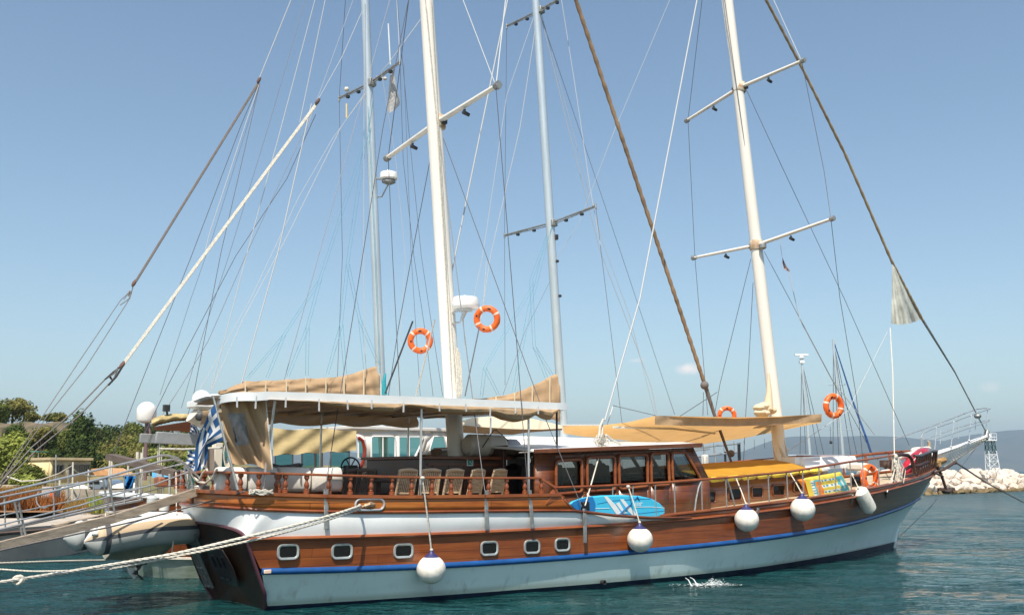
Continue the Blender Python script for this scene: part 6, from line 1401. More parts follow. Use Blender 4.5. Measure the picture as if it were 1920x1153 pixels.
br = [('shroud', [(s1_[0]), (642, 480, BN-2.2), (632, 722, BN-2.4)], .008, W_), ('shroud', [s1_[0], (648, -5, BN-.9)], .008, W_), ('shroud', [s1_[1], (744, 0, BN+.8)], .008, M['ropew']), ('shroud', [(731, 0, BN), (642, 319, BN+.8), (533, 712, BN+1.9)], .008, W_),
 ('shroud', [s2_[0], (947, 722, BN-2.6)], .008, W_), ('shroud', [s3_[0], s2_[0]], .008, W_), ('shroud', [s2_[1], (1128, 480, BN+2.5), (1155, 700, BN+2.7), (1166, 792, BN+2.8)], .008, W_), ('forestay', [(1013, 28, BN), (1085, 240, BN), (1166, 480, BN), (1265, 777, BN)], .008, W_),
 ('halyard', [(1012, 22, BN), (1065, 240, BN), (1125, 470, BN), (1175, 600, BN), (1222, 728, BN), (1232, 778, BN)], .012, WR), ('halyard', [(1014, 22, BN), (1072, 240, BN), (1130, 455, BN), (1180, 590, BN), (1228, 778, BN)], .009, WR), ('shroud', [(1052, -5, BN+.5), (1078, 160, BN+1.2), (1090, 240, BN+1.6), (1106, 350, BN+2), (1126, 460, BN+2.5)], .009, WR),
 ('shroud', [(1000, 35, BN), (950, 180, BN), (905, 480, BN), (886, 570, BN)], .008, M['ropew']), ('shroud', [(1003, 60, BN), (975, 240, BN), (920, 478, BN), (902, 600, BN)], .010, WR), ('shroud', [(1030, 530, BN), (985, 620, BN), (943, 740, BN)], .007, W_), ('shroud', [(1034, 500, BN), (1085, 420, BN+1), (1150, 250, BN+1.5), (1258, -5, BN+2)], .007, M['ropew']),
 ('topping_lift', [(584, 195, BN), (521, 475, BN), (452, 722, BN)], .017, WR), ('topping_lift', [(611, -5, BN), (562, 230, BN)], .012, WR), ('backstay', [(592, -5, BN-1), (527, 240, BN-1), (462, 480, BN-1), (396, 730, BN-1)], .012, WR), ('backstay', [(690, 168, BN), (640, 238, BN), (540, 440, BN), (455, 600, BN), (395, 735, BN)], .009, M['ropew']), ('backstay', [(689, 172, BN), (625, 258, BN), (560, 370, BN), (470, 560, BN), (372, 735, BN)], .007, M['ropew']),
 ('backstay', [(592, 215, BN-1), (538, 335, BN-2), (442, 480, BN-2), (316, 720, BN-2), (270, 815, BN-2)], .010, W_), ('backstay', [(486, 158, BN-2), (458, 240, BN-2), (394, 434, BN-2), (385, 470, BN-2)], .012, WR), ('backstay', [(487, 158, BN-2), (468, 240, BN-2), (414, 475, BN-2), (362, 745, BN-2), (345, 800, BN-2)], .010, W_),
 ('backstay', [(574, -5, BN-2), (507, 225, BN-2), (429, 480, BN-2), (378, 634, BN-2), (340, 765, BN-2)], .007, W_), ('backstay', [(485, 158, BN-2.4), (452, 235, BN-3), (359, 480, BN-3), (263, 722, BN-3), (208, 862, BN-3)], .010, W_), ('backstay', [(486, 160, BN-2.4), (475, 200, BN-3), (400, 440, BN-3), (358, 560, BN-3), (300, 740, BN-3)], .006, W_), ('backstay', [(586, 212, BN-1), (465, 470, BN-1), (390, 640, BN-1), (342, 720, BN-1), (290, 800, BN-1)], .008, W_),
 ('shroud', [(664, -5, BN), (590, 200, BN), (575, 240, BN)], .006, M['ropew']), ('shroud', [(744, -5, BN+1), (766, 240, BN+1), (790, 480, BN+1.4), (808, 600, BN+1.6), (830, 742, BN+1.8)], .007, W_), ('shroud', [(750, 120, BN+2), (756, 300, BN+1.4), (776, 480, BN+1.2), (797, 620, BN+1.4), (812, 742, BN+1.6)], .007, W_), ('shroud', [(715, 135, BN+1), (742, 300, BN+1), (760, 480, BN+1), (745, 742, BN+1.2)], .006, WR), 
 ('halyard', [(683, -5, BN+.2), (682, 480, BN+.2), (684, 700, BN+.2)], .010, WR), ('halyard', [(690, 200, BN+.25), (703, 480, BN+.25), (712, 700, BN+.25)], .010, M['ropeb']), ('shroud', [(757, 120, BN+2), (771, 480, BN+2.2), (788, 742, BN+2.4)], .006, W_), ('shroud', [(790, 35, BN+1), (728, 120, BN+1), (715, 135, BN+.8)], .010, WR)]
for nm, pts, r, m in br: ln(nm, pts, r, m, B2)
# house pennant with lettering
mb = MB(); rows = []
oul = [(738, 127, 738.5, 127.5), (731, 145, 740, 145), (729, 165, 742, 160), (728, 180, 745, 172), (726, 195, 749, 185), (727, 205, 750, 196), (730, 213, 742, 205)]
for l0, v0, l1, v1 in oul: rows.append([pn(lerp(l0, l1, i/6), lerp(v0, v1, i/6), BN+1.1+.05*math.sin(i*1.1+v0*.05)) for i in range(7)])
mb.grid(rows); pen = build('pennant', mb, cloth('pennant_white', (.62, .60, .58), .4, var=.08), None, 'grey white pennant with dark letters hanging from the left silver mast spreader', 'pennant', fixn=False)
dk = mat('lettering_grey', (.10, .10, .11), .7)
pr_ = (pn(739, 177, BN)-pn(729, 187, BN)).normalized(); pu_ = Z
c_ = pn(734, 182, BN+1.22); text('lettering', 'JUG', .11, dk, c_, pr_, (Z-pr_*.2), pen, .001); text('lettering', 'A A', .09, dk, pn(732, 173, BN+1.22), pr_, Z, pen, .001)
mb = MB(); mb.tube([pn(739, 153, BN+1.22), pn(736, 160, BN+1.22), pn(738, 168, BN+1.22), pn(741, 172, BN+1.22)], .007, 4); mb.tube([pn(728, 194, BN+1.22), pn(736, 189, BN+1.22), pn(742, 182, BN+1.22)], .005, 4); build('printed_curve', mb, dk, pen)
# arch, domes, bimini, davits at the stern of the second gulet
def dome(u, v, rp, n, lab):
    c = pn(u, v, n); r = rp*(c-E0).length/F; t = empty('satellite_dome', c-Z*r*1.1, lab, 'satellite dome', 0, 'white satellite domes above the sterns')
    mb = MB(); mb.lathe(c, [(r*.85, -r*1.05), (r*.98, -r*.85), (r, 0)]+[(r*math.cos(a), r*math.sin(a)) for a in [R(12*i) for i in range(1, 8)]], 24); build('radome', mb, M['gelcoat'], t)
    mb = MB(); mb.lathe(c-Z*r*1.22, [(r*.35, 0), (r*.6, .02), (r*.82, r*.17)], 14); build('base', mb, M['grp'], t)
dome(275, 771, 17, -9.5, 'white satellite dome on the left, above the grey davit beams'); dome(378, 749, 17, -5.9, 'white satellite dome on the right, next to the canopy end')
mb = MB(); mb.sbox(pn(388, 759, -5.9), (.42, .35, .09)); bp('arch_platform', mb, M['gelcoat'], bevel=.03)
mb = MB(); mb.tube([pn(362, 775, -5.9), pn(372, 783, -5.9), pn(385, 800, -5.9), pn(388, 822, -5.9)], [.26, .22, .12, .09], 10); mb.tube([pn(410, 765, -5.9), pn(402, 800, -5.9), pn(398, 880, -5.9)], .04, 6); bp('stern_arch', mb, M['cream'])
mb = MB(); mb.lathe(pn(375, 782, -5.5), [(.06, 0), (.10, .03), (.10, .12), (.07, .14)], 14, N*1-U*.6); bp('loudhailer', mb, M['dark'])
mb = MB(); mb.tube([pn(275, 788, -9.5), pn(272, 900, -9.5)], .05, 8); mb.tube([pn(279, 790, -9.4), pn(283, 830, -9.3)], .03, 6); bp('dome_post', mb, mat('purple_brown_post', (.16, .10, .11), .6))
rows = [[pn(u, lerp(np.interp(u, [284, 300, 325, 360], [786, 779, 775, 776]), np.interp(u, [284, 300, 325, 360], [800, 796, 790, 788]), j/6)+.35*math.sin(u*.9+j), -7.6+.25*math.sin(j/6*math.pi)+.03*math.sin(u*.23+j)) for u in range(284, 361, 2)] for j in range(7)]
mb = MB(); mb.grid(rows); build('folded_bimini', mb, cloth('straw_bundle', (.48, .38, .19), 0, var=.45, bump=.8), None, 'folded straw coloured bimini bundle between the two satellite domes', 'awning', fixn=False, sharp=180)
mb = MB(); mb.grid([[pn(lerp(288, 358, i/8), lerp(lerp(800, 789, i/8), lerp(806, 810, i/8), j/2), -7.4-.8*j) for i in range(9)] for j in range(3)]); build('bimini_lining', mb, mat('red_brown_canvas', (.22, .07, .03), .8), None, 'red brown underside cloth below the folded bimini', 'awning', fixn=False)
mb = MB(); mb.sbox(pn(312, 765, -7.5), (.08, .07, .09)); mb.tube([pn(312, 768, -7.5), pn(314, 778, -7.5)], .03, 6); bp('searchlight', mb, M['dark'])
for a_, b_, hh_, n_ in (((262, 821), (378, 838), .25, -8.2), ((292, 820), (384, 824), .30, -6.2)):
    mb = MB(); p, q = pn(*a_, n_), pn(*b_, n_-.0); q.z = p.z-.05; mb.bar(p, q, .12, hh_); bp('davit_beam', mb, mat('davit_grey', (.34, .35, .35), .45, metal=.3, var=.15), bevel=.015)
mb = MB(); mb.tube([pn(300, 841, -6.2), pn(345, 842, -4), pn(424, 839, 0)], .022, 6); bp('davit_cross_line', mb, M['rope'])
for u, v0, v1, n_ in ((268, 840, 905, -8.2), (258, 862, 920, -8), (299, 830, 955, -6.2), (303, 835, 958, -6.2), (296, 835, 950, -6.3)): ln('davit_fall', [(u, v0, n_), (u-1, v1, n_)], .016, M['rope'], B2)
flag('stern_flag', [(360, 787, -6.4), (370, 797, -6.4), (374, 812, -6.4)], [(356, 812, -6.4), (361, 814, -6.4), (370, 815, -6.4)], True, 'small blue and white flag above the davit beams beside the right dome', -6.4, .03, 18)
flag('stern_flag', [(354, 842, -4.6), (362, 846, -4.6), (371, 850, -4.6)], [(345, 882, -4.6), (350, 884, -4.6), (358, 886, -4.6)], False, 'blue and white striped flag hanging low behind the large drooping flag', -4.6, .04, 18)
flag('stern_flag', [(362, 845, -5.2), (378, 843, -5.2), (388, 848, -5.2)], [(360, 872, -5.2), (372, 876, -5.2), (382, 880, -5.2)], False, 'pale blue and white flag partly hidden by the large drooping flag', -5.2, .04, 18)
mb = MB(); mb.grid([[pn(lerp(384, 402, i/4), lerp(840, 888, j/6), -4.4+.05*math.sin(i*2)) for i in range(5)] for j in range(7)]); build('hanging_cloth', mb, mat('taupe_cloth', (.23, .19, .16), .9, var=.2), None, 'taupe cloth panel hanging behind the large drooping flag', 'cloth', fixn=False)
mb = MB(); mb.sbox(pn(408, 862, -4.6), (.10, .05, .42)); bp('stern_post', mb, M['cream'], bevel=.01); mb = MB(); mb.sbox(pn(417, 868, -4.8), (.10, .05, .32)); build('teal_towel', mb, mat('teal_towel', (.01, .20, .20), .9), None, 'dark teal towel hanging beside the flagpole behind the tan curtain', 'towel', bevel=.03)
# white crates and gear on its stern
for i, (u, v, w_, h_, m_, lab, ct) in enumerate(((338, 897, .2, .2, M['gelcoat'], 'white plastic locker on the stern of the second yacht', 'locker'), (318, 903, .34, .12, mat('rust_box', (.28, .10, .05), .6), 'rust red box under the white locker', 'box'), (352, 905, .12, .28, mat('green_net', (.02, .12, .10), .9, var=.5, vscale=20), 'dark green bundle of net next to the white locker', 'net'))):
    mb = MB(); mb.sbox(pn(u, v, -5.5), (w_, .2, h_)); build(['stern_locker', 'stern_box', 'net_bundle'][i], mb, m_, None, lab, ct, bevel=.04)
for u, v0, v1 in ((330, 886, 935), (340, 880, 940), (318, 888, 935)): mb = MB(); mb.tube([pn(u, v0, -5), pn(u, v1, -5)], .03, 6); bp('stern_stanchion', mb, M['steel'])

# ---- two distant yachts at anchor
def yacht(u, vbase, Y, top_, lab, extra):
    b = pd(u, 883, Y); b.z = 0; t = empty('anchored_yacht', b, lab, 'sailing yacht', .35); X_ = Vector((math.cos(.35), math.sin(.35), 0)); Y_ = Vector((-X_.y, X_.x, 0))
    rows = []
    for z, k in ((-.2, .8), (.5, .95), (1.25, 1)): rows.append([b-X_*3.4+X_*(-5.5*k+11*k*i/20)+Y_*(1.7*k*math.sin(math.pi*min(1, (1-i/20)*1.15+.05))**.7 if i < 20 else 0)+Z*z for i in range(21)]+[b-X_*3.4+X_*(-5.5*k+11*k*i/20)-Y_*(1.7*k*math.sin(math.pi*min(1, (1-i/20)*1.15+.05))**.7 if i < 20 else 0)+Z*z for i in range(20, -1, -1)])
    mb = MB(); mb.grid(rows, True); mb.add(rows[-1], [tuple(range(42))]); build('hull', mb, M['gelcoat'], t)
    mb = MB(); mb.box(b+Z*1.55-X_*2.4, (2.6, 1.0, .38), (X_, Y_, Z)); build('cabin', mb, M['gelcoat'], t, bevel=.15)
    mb = MB(); A_ = pd(u, vbase, Y); T_ = pd(top_[0], top_[1], Y); mb.tube([A_-Z*.8, T_], [.10*Y/60, .075*Y/60], 8); build('mast', mb, M['alu'], t)
    mb = MB(); k = pd(u, vbase-3, Y); mb.tube([k, k-X_*2.2], .06, 8); build('boom', mb, M['alu'], t)
    for dx in (-9, -20, 14, 26): mb = MB(); mb.tube([lerp(A_, T_, .97), pd(u+dx, vbase, Y)], .018, 4, False); build('shroud', mb, M['wire'], t)
    return t, T_, A_
t, T_, A_ = yacht(1520, 857, 62, (1503, 674), 'distant white yacht whose thin mast carries a bar radar on top', 0)
mb = MB(); mb.box(T_+Z*.30, (.42, .08, .05)); mb.lathe(T_+Z*.02, [(.12, 0), (.17, .08), (.08, .25)], 10); mb.box(T_-Z*.15, (.14, .14, .08)); build('radar_bar', mb, M['gelcoat'], t)
t, T_, A_ = yacht(1582, 858, 56, (1562, 636), 'distant white yacht with a thin mast and a furled blue jib', 0)
mb = MB(); mb.tube([pd(1565, 645, 56), pd(1600, 755, 55.5), pd(1622, 815, 55)], [.03, .055, .06], 8); mb.tube([pd(1622, 815, 55), pd(1633, 848, 55)], .065, 8); build('furled_jib', mb, mat('jib_blue', (.01, .06, .20), .7), t)
for v, d in ((722, 16), (806, 24)): mb = MB(); mb.tube([pd(lerp(1562, 1582, (v-636)/222)-d, v, 56), pd(lerp(1562, 1582, (v-636)/222)+d, v-1, 56)], .02, 5); build('spreader', mb, M['alu'], t)
for u, v, r_, lab in ((1558, 829, 2.5, 'small round fender hanging in the rigging of the distant yacht, lower one'),): mb = MB(); p = pd(u, v, 50); mb.ball(p, .08, 8); mb.tube([p, p+Z*.8], .01, 4); build('anchor_ball', mb, M['dark'], None, 'small dark ball hanging in the rigging near the distant mast', 'ball')
# racing dinghies ashore glimpsed through the windows
for u, v, m_, nm in ((1047, 868, 'red', 'red'), (1060, 874, 'boardd', 'blue')):
    mb = MB(); p = pd(u+20, v, 90); mb.tube([p-Vector((3, 0, 0)), p-Vector((2.4, 0, 0)), p+Vector((2.4, 0, 0)), p+Vector((3, 0, 0))], [.1, .35, .35, .05], 10); build('beached_boat', mb, M[m_], None, nm+' boat hull seen through the aft deckhouse window', 'boat')
# ============================================================ shore on the left
def sst(a, b, x): x = min(1, max(0, (x-a)/(b-a))); return x*x*(3-2*x)
edge_ = [(-17.5, 4), (-15.3, 24), (-14.9, 28.7), (-14.1, 32), (-13.9, 36), (-13.4, 41), (-14, 52), (-20, 64), (-26, 75)]
# quay
mb = MB(); top_ = [Vector((x, y, .95)) for x, y in edge_]; back = [Vector((-60, y, .95)) for x, y in edge_]
mb.grid([back, top_]); mb.grid([[Vector((x+.0, y, .95)) for x, y in edge_], [Vector((x+.02, y, -.8)) for x, y in edge_]])
build('quay', mb, mat('quay_concrete', (.46, .40, .33), .9, var=.22, vscale=.8, bump=.4, bscale=5), kind='structure', fixn=False, sharp=20)
mb = MB(); mb.tube([Vector((x+.03, y, .82)) for x, y in edge_], .05, 6); build('quay_coping', mb, mat('coping_dark', (.14, .09, .07), .9, var=.4, vscale=3), kind='structure')
def uof(X, Y): return 960+F*X/Y
def hz(X, Y):
    u = uof(X, Y); n_ = noise.fractal(Vector((X/18, Y/18, 0)), 1, 2, 4)
    cl = sst(150, 165+n_*5, Y)*(1-sst(150, 185, u))*8.3
    hl = sst(118, 225, Y)*3.2*sst(140, 200, u)*(1-.5*sst(330, 520, u))
    return .98+max(cl, hl)+n_*1.1*sst(100, 160, Y)+.35*sst(45, 60, Y)
rows = []
for j in range(70):
    Y = 34+j*j*.075; rows.append([])
    for i in range(90):
        u = lerp(-350, 640, i/89); X = (u-960)/F*Y; xe = np.interp(Y, [p[1] for p in edge_]+[95, 130, 400], [p[0]-6 for p in edge_]+[-34, -26, -60])
        z = hz(X, Y)
        if X > xe: z = .9-sst(0, 5, X-xe)*2.2+(sst(110, 130, Y)*1.6)
        rows[-1].append(Vector((X, Y, z)))
mb = MB(); mb.grid(rows)
gm = mat('dry_ground', (.26, .20, .09), .95, col2=(.10, .11, .035), vscale=.16, bump=.5, bscale=3, vdet=8)
build('ground', mb, gm, kind='structure', sharp=180)
# cliff
rows = []
for j in range(10):
    b = j/9; rows.append([])
    for i in range(60):
        u = lerp(-60, 158, i/59); Y = 158+noise.fractal(Vector((u*.03, b*2, 4)), 1, 2, 4)*4-b*3+(3.5 if j == 0 else 0); v = lerp(792+2*math.sin(u*.1), 872, b); p = pd(u, v, Y); rows[-1].append(p)
mb = MB(); mb.grid(rows); build('cliff', mb, mat('cliff_rock', (.17, .12, .08), .95, col2=(.06, .065, .03), vscale=.35, bump=1, bscale=1.2, stretch=(1, 1, .5)), kind='structure', fixn=False)
# foliage
def leafmat(nm, a, b, c=None):
    m = mat(nm, a, .75, col2=b, vscale=.55, vdet=3, spec=.25); n, l = nodes(m); bs_ = n['Principled BSDF']; tr = n.new('ShaderNodeBsdfTranslucent'); mx = n.new('ShaderNodeMixShader'); mx.inputs[0].default_value = .25; l.new(bs_.inputs['Base Color'].links[0].from_socket, tr.inputs[0]); l.new(bs_.outputs[0], mx.inputs[1]); l.new(tr.outputs[0], mx.inputs[2]); l.new(mx.outputs[0], n['Material Output'].inputs[0]); return m
LM = {'dark': leafmat('dark_ivy_leaves', (.085, .125, .024), (.024, .042, .010)), 'mid': leafmat('green_leaves', (.20, .225, .045), (.065, .085, .018)), 'olive': leafmat('olive_leaves', (.28, .25, .07), (.11, .115, .03)), 'light': leafmat('light_leaves', (.38, .42, .09), (.17, .21, .045)), 'straw': leafmat('dry_grass', (.42, .27, .08), (.22, .12, .035)), 'rust': leafmat('rust_grass', (.36, .13, .035), (.16, .065, .02))}
bark = mat('bark', (.10, .07, .045), .95, var=.4, vscale=3)
def crown(c, rx, ry, rz, n, ls, seed, lobes=9, fill=.55):
    r = random.Random(seed); lb = []
    for i in range(lobes):
        a = r.uniform(0, 6.283); e = r.uniform(-.8, 1); k = r.uniform(.35, .75)
        lb.append((Vector((math.cos(a)*rx*k*math.cos(e), math.sin(a)*ry*k*math.cos(e), math.sin(e)*rz*k)), r.uniform(.42, .64)))
    mb = MB(); V, Fc = [], []
    for i in range(n):
        o_, q = r.choice(lb); d = Vector((r.gauss(0, 1), r.gauss(0, 1), r.gauss(0, 1))).normalized(); rad = q*(r.uniform(fill, 1.04))
        p = c+o_+Vector((d.x*rx*rad, d.y*ry*rad, d.z*rz*rad)); nn = (d+Vector((r.gauss(0, .6), r.gauss(0, .6), r.gauss(0, .6)+.3))).normalized(); a = nn.orthogonal().normalized(); b = nn.cross(a); s_ = ls*r.uniform(.5, 1.2); k = len(V)
        V += [p-a*s_, p-b*s_*.6, p+a*s_, p+b*s_*.6]; Fc.append((k, k+1, k+2, k+3))
    mb.add(V, Fc); return mb
TC = [0]
def tree(u, v0, v1, wpx, Y, kind, lab, n=1500, ls=.28, trunk=True, lobes=10, cat='tree', grp=None, ground=None):
    TC[0] += 1; px = Y/F; top = pd(u, v0, Y).z; bot = pd(u, v1, Y).z; X = pd(u, v1, Y).x; g = ground if ground is not None else hz(X, Y)
    g = min(g, bot); t = empty('tree' if cat == 'tree' else 'bush', Vector((X, Y, g)), lab, cat, 0, grp); c = Vector((X, Y, (top+bot)/2))
    mb = crown(c, wpx/2*px, wpx/2*px*.9, (top-bot)/2, n, ls, TC[0], lobes); build('crown', mb, LM[kind], t, fixn=False, sharp=5)
    mb = MB(); h_ = top-g; mb.tube([Vector((X, Y, g-.2)), Vector((X+.1, Y, g+h_*.3)), Vector((X-.1, Y, g+h_*.62))], [.05*h_, .035*h_, .012*h_], 7)
    rr = random.Random(TC[0])
    for i in range(4): a = rr.uniform(0, 6.3); st = Vector((X, Y, g+h_*(.25+.1*i))); mb.tube([st, st+Vector((math.cos(a)*wpx*px*.16, math.sin(a)*wpx*px*.16, h_*.18)), st+Vector((math.cos(a)*wpx*px*.3, math.sin(a)*wpx*px*.3, h_*.3))], [.02*h_, .012*h_, .004*h_], 5)
    build('trunk', mb, bark, t); return t
tree(22, 744, 794, 74, 172, 'olive', 'round olive green tree standing on the cliff top at the left edge', 2600, .30, lobes=14)
tree(-6, 752, 800, 50, 168, 'mid', 'dark tree at the extreme left edge on the cliff top', 1500, .3)
for i, (u, v0, v1, w_) in enumerate(((62, 771, 790, 34), (88, 775, 791, 30), (108, 773, 792, 34))): tree(u, v0, v1, w_, 166, 'olive' if i != 1 else 'mid', 'low bush on the cliff top, '+['nearest the round tree', 'middle one of three', 'nearest the dark ivy mass'][i], 900, .24, cat='bush')
tree(147, 769, 885, 50, 150, 'dark', 'tall dark ivy covered mass at the right end of the cliff', 6500, .26, lobes=22)
tree(158, 812, 888, 36, 148, 'dark', 'dark ivy lump at the foot of the cliff end', 2600, .24, lobes=12)
for i, (u, v0, v1, w_) in enumerate(((60, 805, 850, 60), (105, 800, 850, 46), (15, 812, 862, 50), (90, 830, 868, 50))): tree(u, v0, v1, w_, 155, ['mid', 'dark', 'mid', 'mid'][i], 'shrub growing down the cliff face, '+['above the green pergola', 'right of the bare rock', 'at the left edge', 'above the yellow building'][i], 1900, .26, cat='bush', lobes=12)
tree(8, 798, 912, 84, 82, 'light', 'feathery light green tree at the left edge beside the quay road', 4800, .16, lobes=20)
tree(56, 870, 922, 56, 74, 'mid', 'rounded green bush in front of the yellow building', 3800, .13, cat='bush', lobes=16)
tree(40, 885, 925, 50, 70, 'light', 'smaller light green bush left of the rounded bush', 2000, .12, cat='bush', lobes=12)
for i, (u, v0, v1, w_, kd) in enumerate(((30, 795, 840, 44, 'dark'), (125, 796, 850, 40, 'mid'), (45, 838, 872, 60, 'olive'), (118, 838, 876, 52, 'dark'), (2, 840, 880, 60, 'mid'), (78, 796, 830, 40, 'olive'))):
    tree(u, v0, v1, w_, 153.5, kd, 'ivy clump hanging on the cliff, '+['upper left', 'beside the tall dark mass', 'low left above the pergola', 'low right above the building', 'lowest at the left edge', 'upper middle'][i], 1900, .25, cat='bush', lobes=13)
rt = random.Random(12); k = 0
for row, (Y, vt, nn) in enumerate(((225, 798, 9), (200, 818, 9), (175, 836, 9), (150, 852, 8))):
    for i in range(nn):
        u = 176+i*(250/nn)+rt.uniform(-7, 7)+(row % 2)*10; v = vt+rt.uniform(-6, 8)+ (6*math.sin(u*.04+row)) - (7 if row == 0 and u < 230 else 0)
        kind = rt.choice(['mid', 'olive', 'olive', 'dark', 'light' if row > 1 else 'mid']); d = {'mid': 'mid green', 'olive': 'olive', 'dark': 'dark green', 'light': 'yellow green'}[kind]
        tree(u, v, v+rt.uniform(48, 60), rt.uniform(58, 80), Y, kind, d+' tree, '+['leftmost', 'second', 'third', 'fourth', 'fifth', 'sixth', 'seventh', 'eighth', 'ninth'][i]+' in the '+['top', 'second', 'third', 'lowest'][row]+' row of the wooded slope', 2400, .34-.03*row, grp='trees on the wooded slope'); k += 1
# grassy tufts on the bank (uncountable)
def tufts(poly_, n, kind, h, nm, seed):
    r = random.Random(seed); V, Fc = [], []
    for i in range(n):
        u = r.uniform(*poly_[0]); v = r.uniform(*poly_[1]); z0 = poly_[2]; p = pz(u, v, z0); a = r.uniform(0, 3.14); d = Vector((math.cos(a), math.sin(a), 0)); hh_ = h*r.uniform(.4, 1.2); w_ = h*.10
        tip = p+Vector((r.gauss(0, .3)*hh_, r.gauss(0, .3)*hh_, hh_)); k = len(V); V += [p-d*w_, p+d*w_, tip]; Fc.append((k, k+1, k+2))
    mb = MB(); mb.add(V, Fc); build(nm, mb, LM[kind], kind='stuff', fixn=False)
tufts(((-20, 112), (935, 960), 1.1), 9000, 'rust', .55, 'rust_coloured_grass', 1); tufts(((-20, 110), (920, 945), 1.1), 7000, 'straw', .55, 'dry_grass', 2)
tufts(((105, 250), (938, 962), 1.0), 6000, 'straw', .28, 'dry_grass', 3); tufts(((168, 285), (938, 962), 1.0), 9000, 'light', .40, 'green_grass', 4)
# low bank under the grass
mb = MB(); mb.grid([[pz(lerp(-40, 118, i/12), 958-.5*i, .95)+Z*0, ] for i in range(13)] if False else [[pd(lerp(-40, 118, i/12), 960-j*9, 36+j*5)*1 for i in range(13)] for j in range(5)]); 
for p in mb.v: p.z = min(p.z, 1.55)
build('earth_bank', mb, mat('earth_bank', (.26, .13, .055), .95, col2=(.16, .09, .035), vscale=.7), kind='structure', fixn=False)
# building
yb = mat('yellow_plaster', (.74, .58, .30), .9, var=.12, vscale=.6); ob = mat('plaster_shaded', (.52, .41, .25), .9, var=.15, vscale=.7)  # ob: same plaster, darker, with the front wall's shade put into its colour
Yb = 112; A_ = pd(92, 900, Yb); Bq = pd(168, 900, Yb+4); Cq = pd(33, 900, Yb+8); g = 1.3; zt_ = pd(92, 862, Yb).z
hb = empty('building', Vector((A_.x, A_.y, g)), 'low flat roofed yellow building with dark windows below the cliff', 'building')
def wallb(a, b, z0, z1, m, nm): mb = MB(); a = Vector((a.x, a.y, 0)); b = Vector((b.x, b.y, 0)); mb.add([a+Z*z0, b+Z*z0, b+Z*z1, a+Z*z1], [(0, 1, 2, 3)]); return build(nm, mb, m, hb, fixn=False, solid=.3)
wallb(A_, Bq, g, zt_, ob, 'front_wall'); wallb(Cq, A_, g, zt_, yb, 'side_wall'); D_ = Cq+(Bq-A_); wallb(D_, Cq, g, zt_, yb, 'back_wall'); wallb(Bq, D_, g, zt_, yb, 'side_wall')
mb = MB(); e = .35; ce = (A_+Bq+Cq+D_)/4; mb.prism([Vector((p.x, p.y, zt_))+(Vector((p.x, p.y, 0))-Vector((ce.x, ce.y, 0))).normalized()*e for p in (A_, Bq, D_, Cq)], Z*.28); build('roof_slab', mb, ob, hb)
fd = (Bq-A_).normalized(); fn = Vector((fd.y, -fd.x, 0)); Lf = (Bq-A_).length
for f0, f1 in ((.09, .30), (.45, .53), (.60, .66), (.73, .80), (.86, .96)):
    mb = MB(); p0, p1 = A_+fd*Lf*f0, A_+fd*Lf*f1; za, zb = pd(92, 887, Yb).z, pd(92, 872, Yb).z; c = (p0+p1)/2; c.z = (za+zb)/2; mb.box(c+fn*.05, ((p1-p0).length/2, .06, (zb-za)/2), (fd, fn, Z)); f_ = build('window', mb, pglass, hb)
    mb = MB(); hw, hhh = (p1-p0).length/2, (zb-za)/2
    for sx in (-1, 0, 1): mb.box(c+fd*hw*sx+fn*.12, (.07, .06, hhh+.1), (fd, fn, Z))
    build('window_frame', mb, mat('window_frame_dark', (.05, .05, .045), .6), f_)
mb = MB(); a, b = pd(168, 892, 118), pd(216, 892, 118); z_, z1 = pd(190, 891, 118).z, pd(190, 877, 118).z
mb.prism([Vector((a.x, 118, z_)), Vector((b.x, 118, z_)), Vector((b.x-.6, 118, lerp(z_, z1, .3))), Vector((lerp(a.x, b.x, .4), 118, z1)), Vector((a.x, 118, z1-.1))], Vector((0, 7, 0))); build('shed', mb, mat('terracotta_roof', (.55, .30, .14), .9, var=.2), None, 'low shed with a sandy terracotta roof right of the yellow building', 'shed')
pg = empty('pergola', pd(62, 868, 126), 'green roofed pergola on thin posts under the cliff', 'pergola'); mb = MB(); a, b = pd(45, 845, 126), pd(82, 847, 126); mb.bar(a, b, 3, .12); build('roof', mb, mat('pergola_green', (.05, .22, .16), .7), pg)
for u in (49, 62, 72): mb = MB(); mb.tube([pd(u, 847, 126), pd(u, 862, 126)], .07, 6); build('post', mb, M['white'], pg)
# walls, posts, vehicle
def wbox(u0, u1, v0, v1, Y, d, m, nm, lab, cat, **k):
    a, b = pd(u0, v1, Y), pd(u1, v0, Y); mb = MB(); mb.box(((a.x+b.x)/2, Y+d/2, (a.z+b.z)/2), ((b.x-a.x)/2, d/2, (b.z-a.z)/2)); return build(nm, mb, m, None, lab, cat, **k)
stn = mat('stone_wall', (.36, .31, .25), .95, var=.35, vscale=1.6, bump=.8, bscale=5)
wbox(98, 262, 918, 940, 52, .5, stn, 'stone_wall', 'long grey stone wall behind the dry grass at the quay', 'wall')
wbox(-5, 25, 909, 924, 68, 1, mat('beige_wall', (.42, .36, .28), .9, var=.2), 'garden_wall', 'short beige wall at the left edge below the light green tree', 'wall', bevel=.03)
wbox(74, 104, 912, 968, 40, .5, mat('white_locker', (.40, .36, .33), .7, var=.35, vscale=2), 'utility_cabinet', 'grey utility cabinet standing at the quay behind the gangway', 'cabinet', bevel=.03)
wbox(91, 100, 922, 948, 39.6, .2, mat('orange_red', (.65, .12, .03), .5), 'fire_box', 'red orange fire hose box on the grey utility cabinet', 'box', bevel=.02)
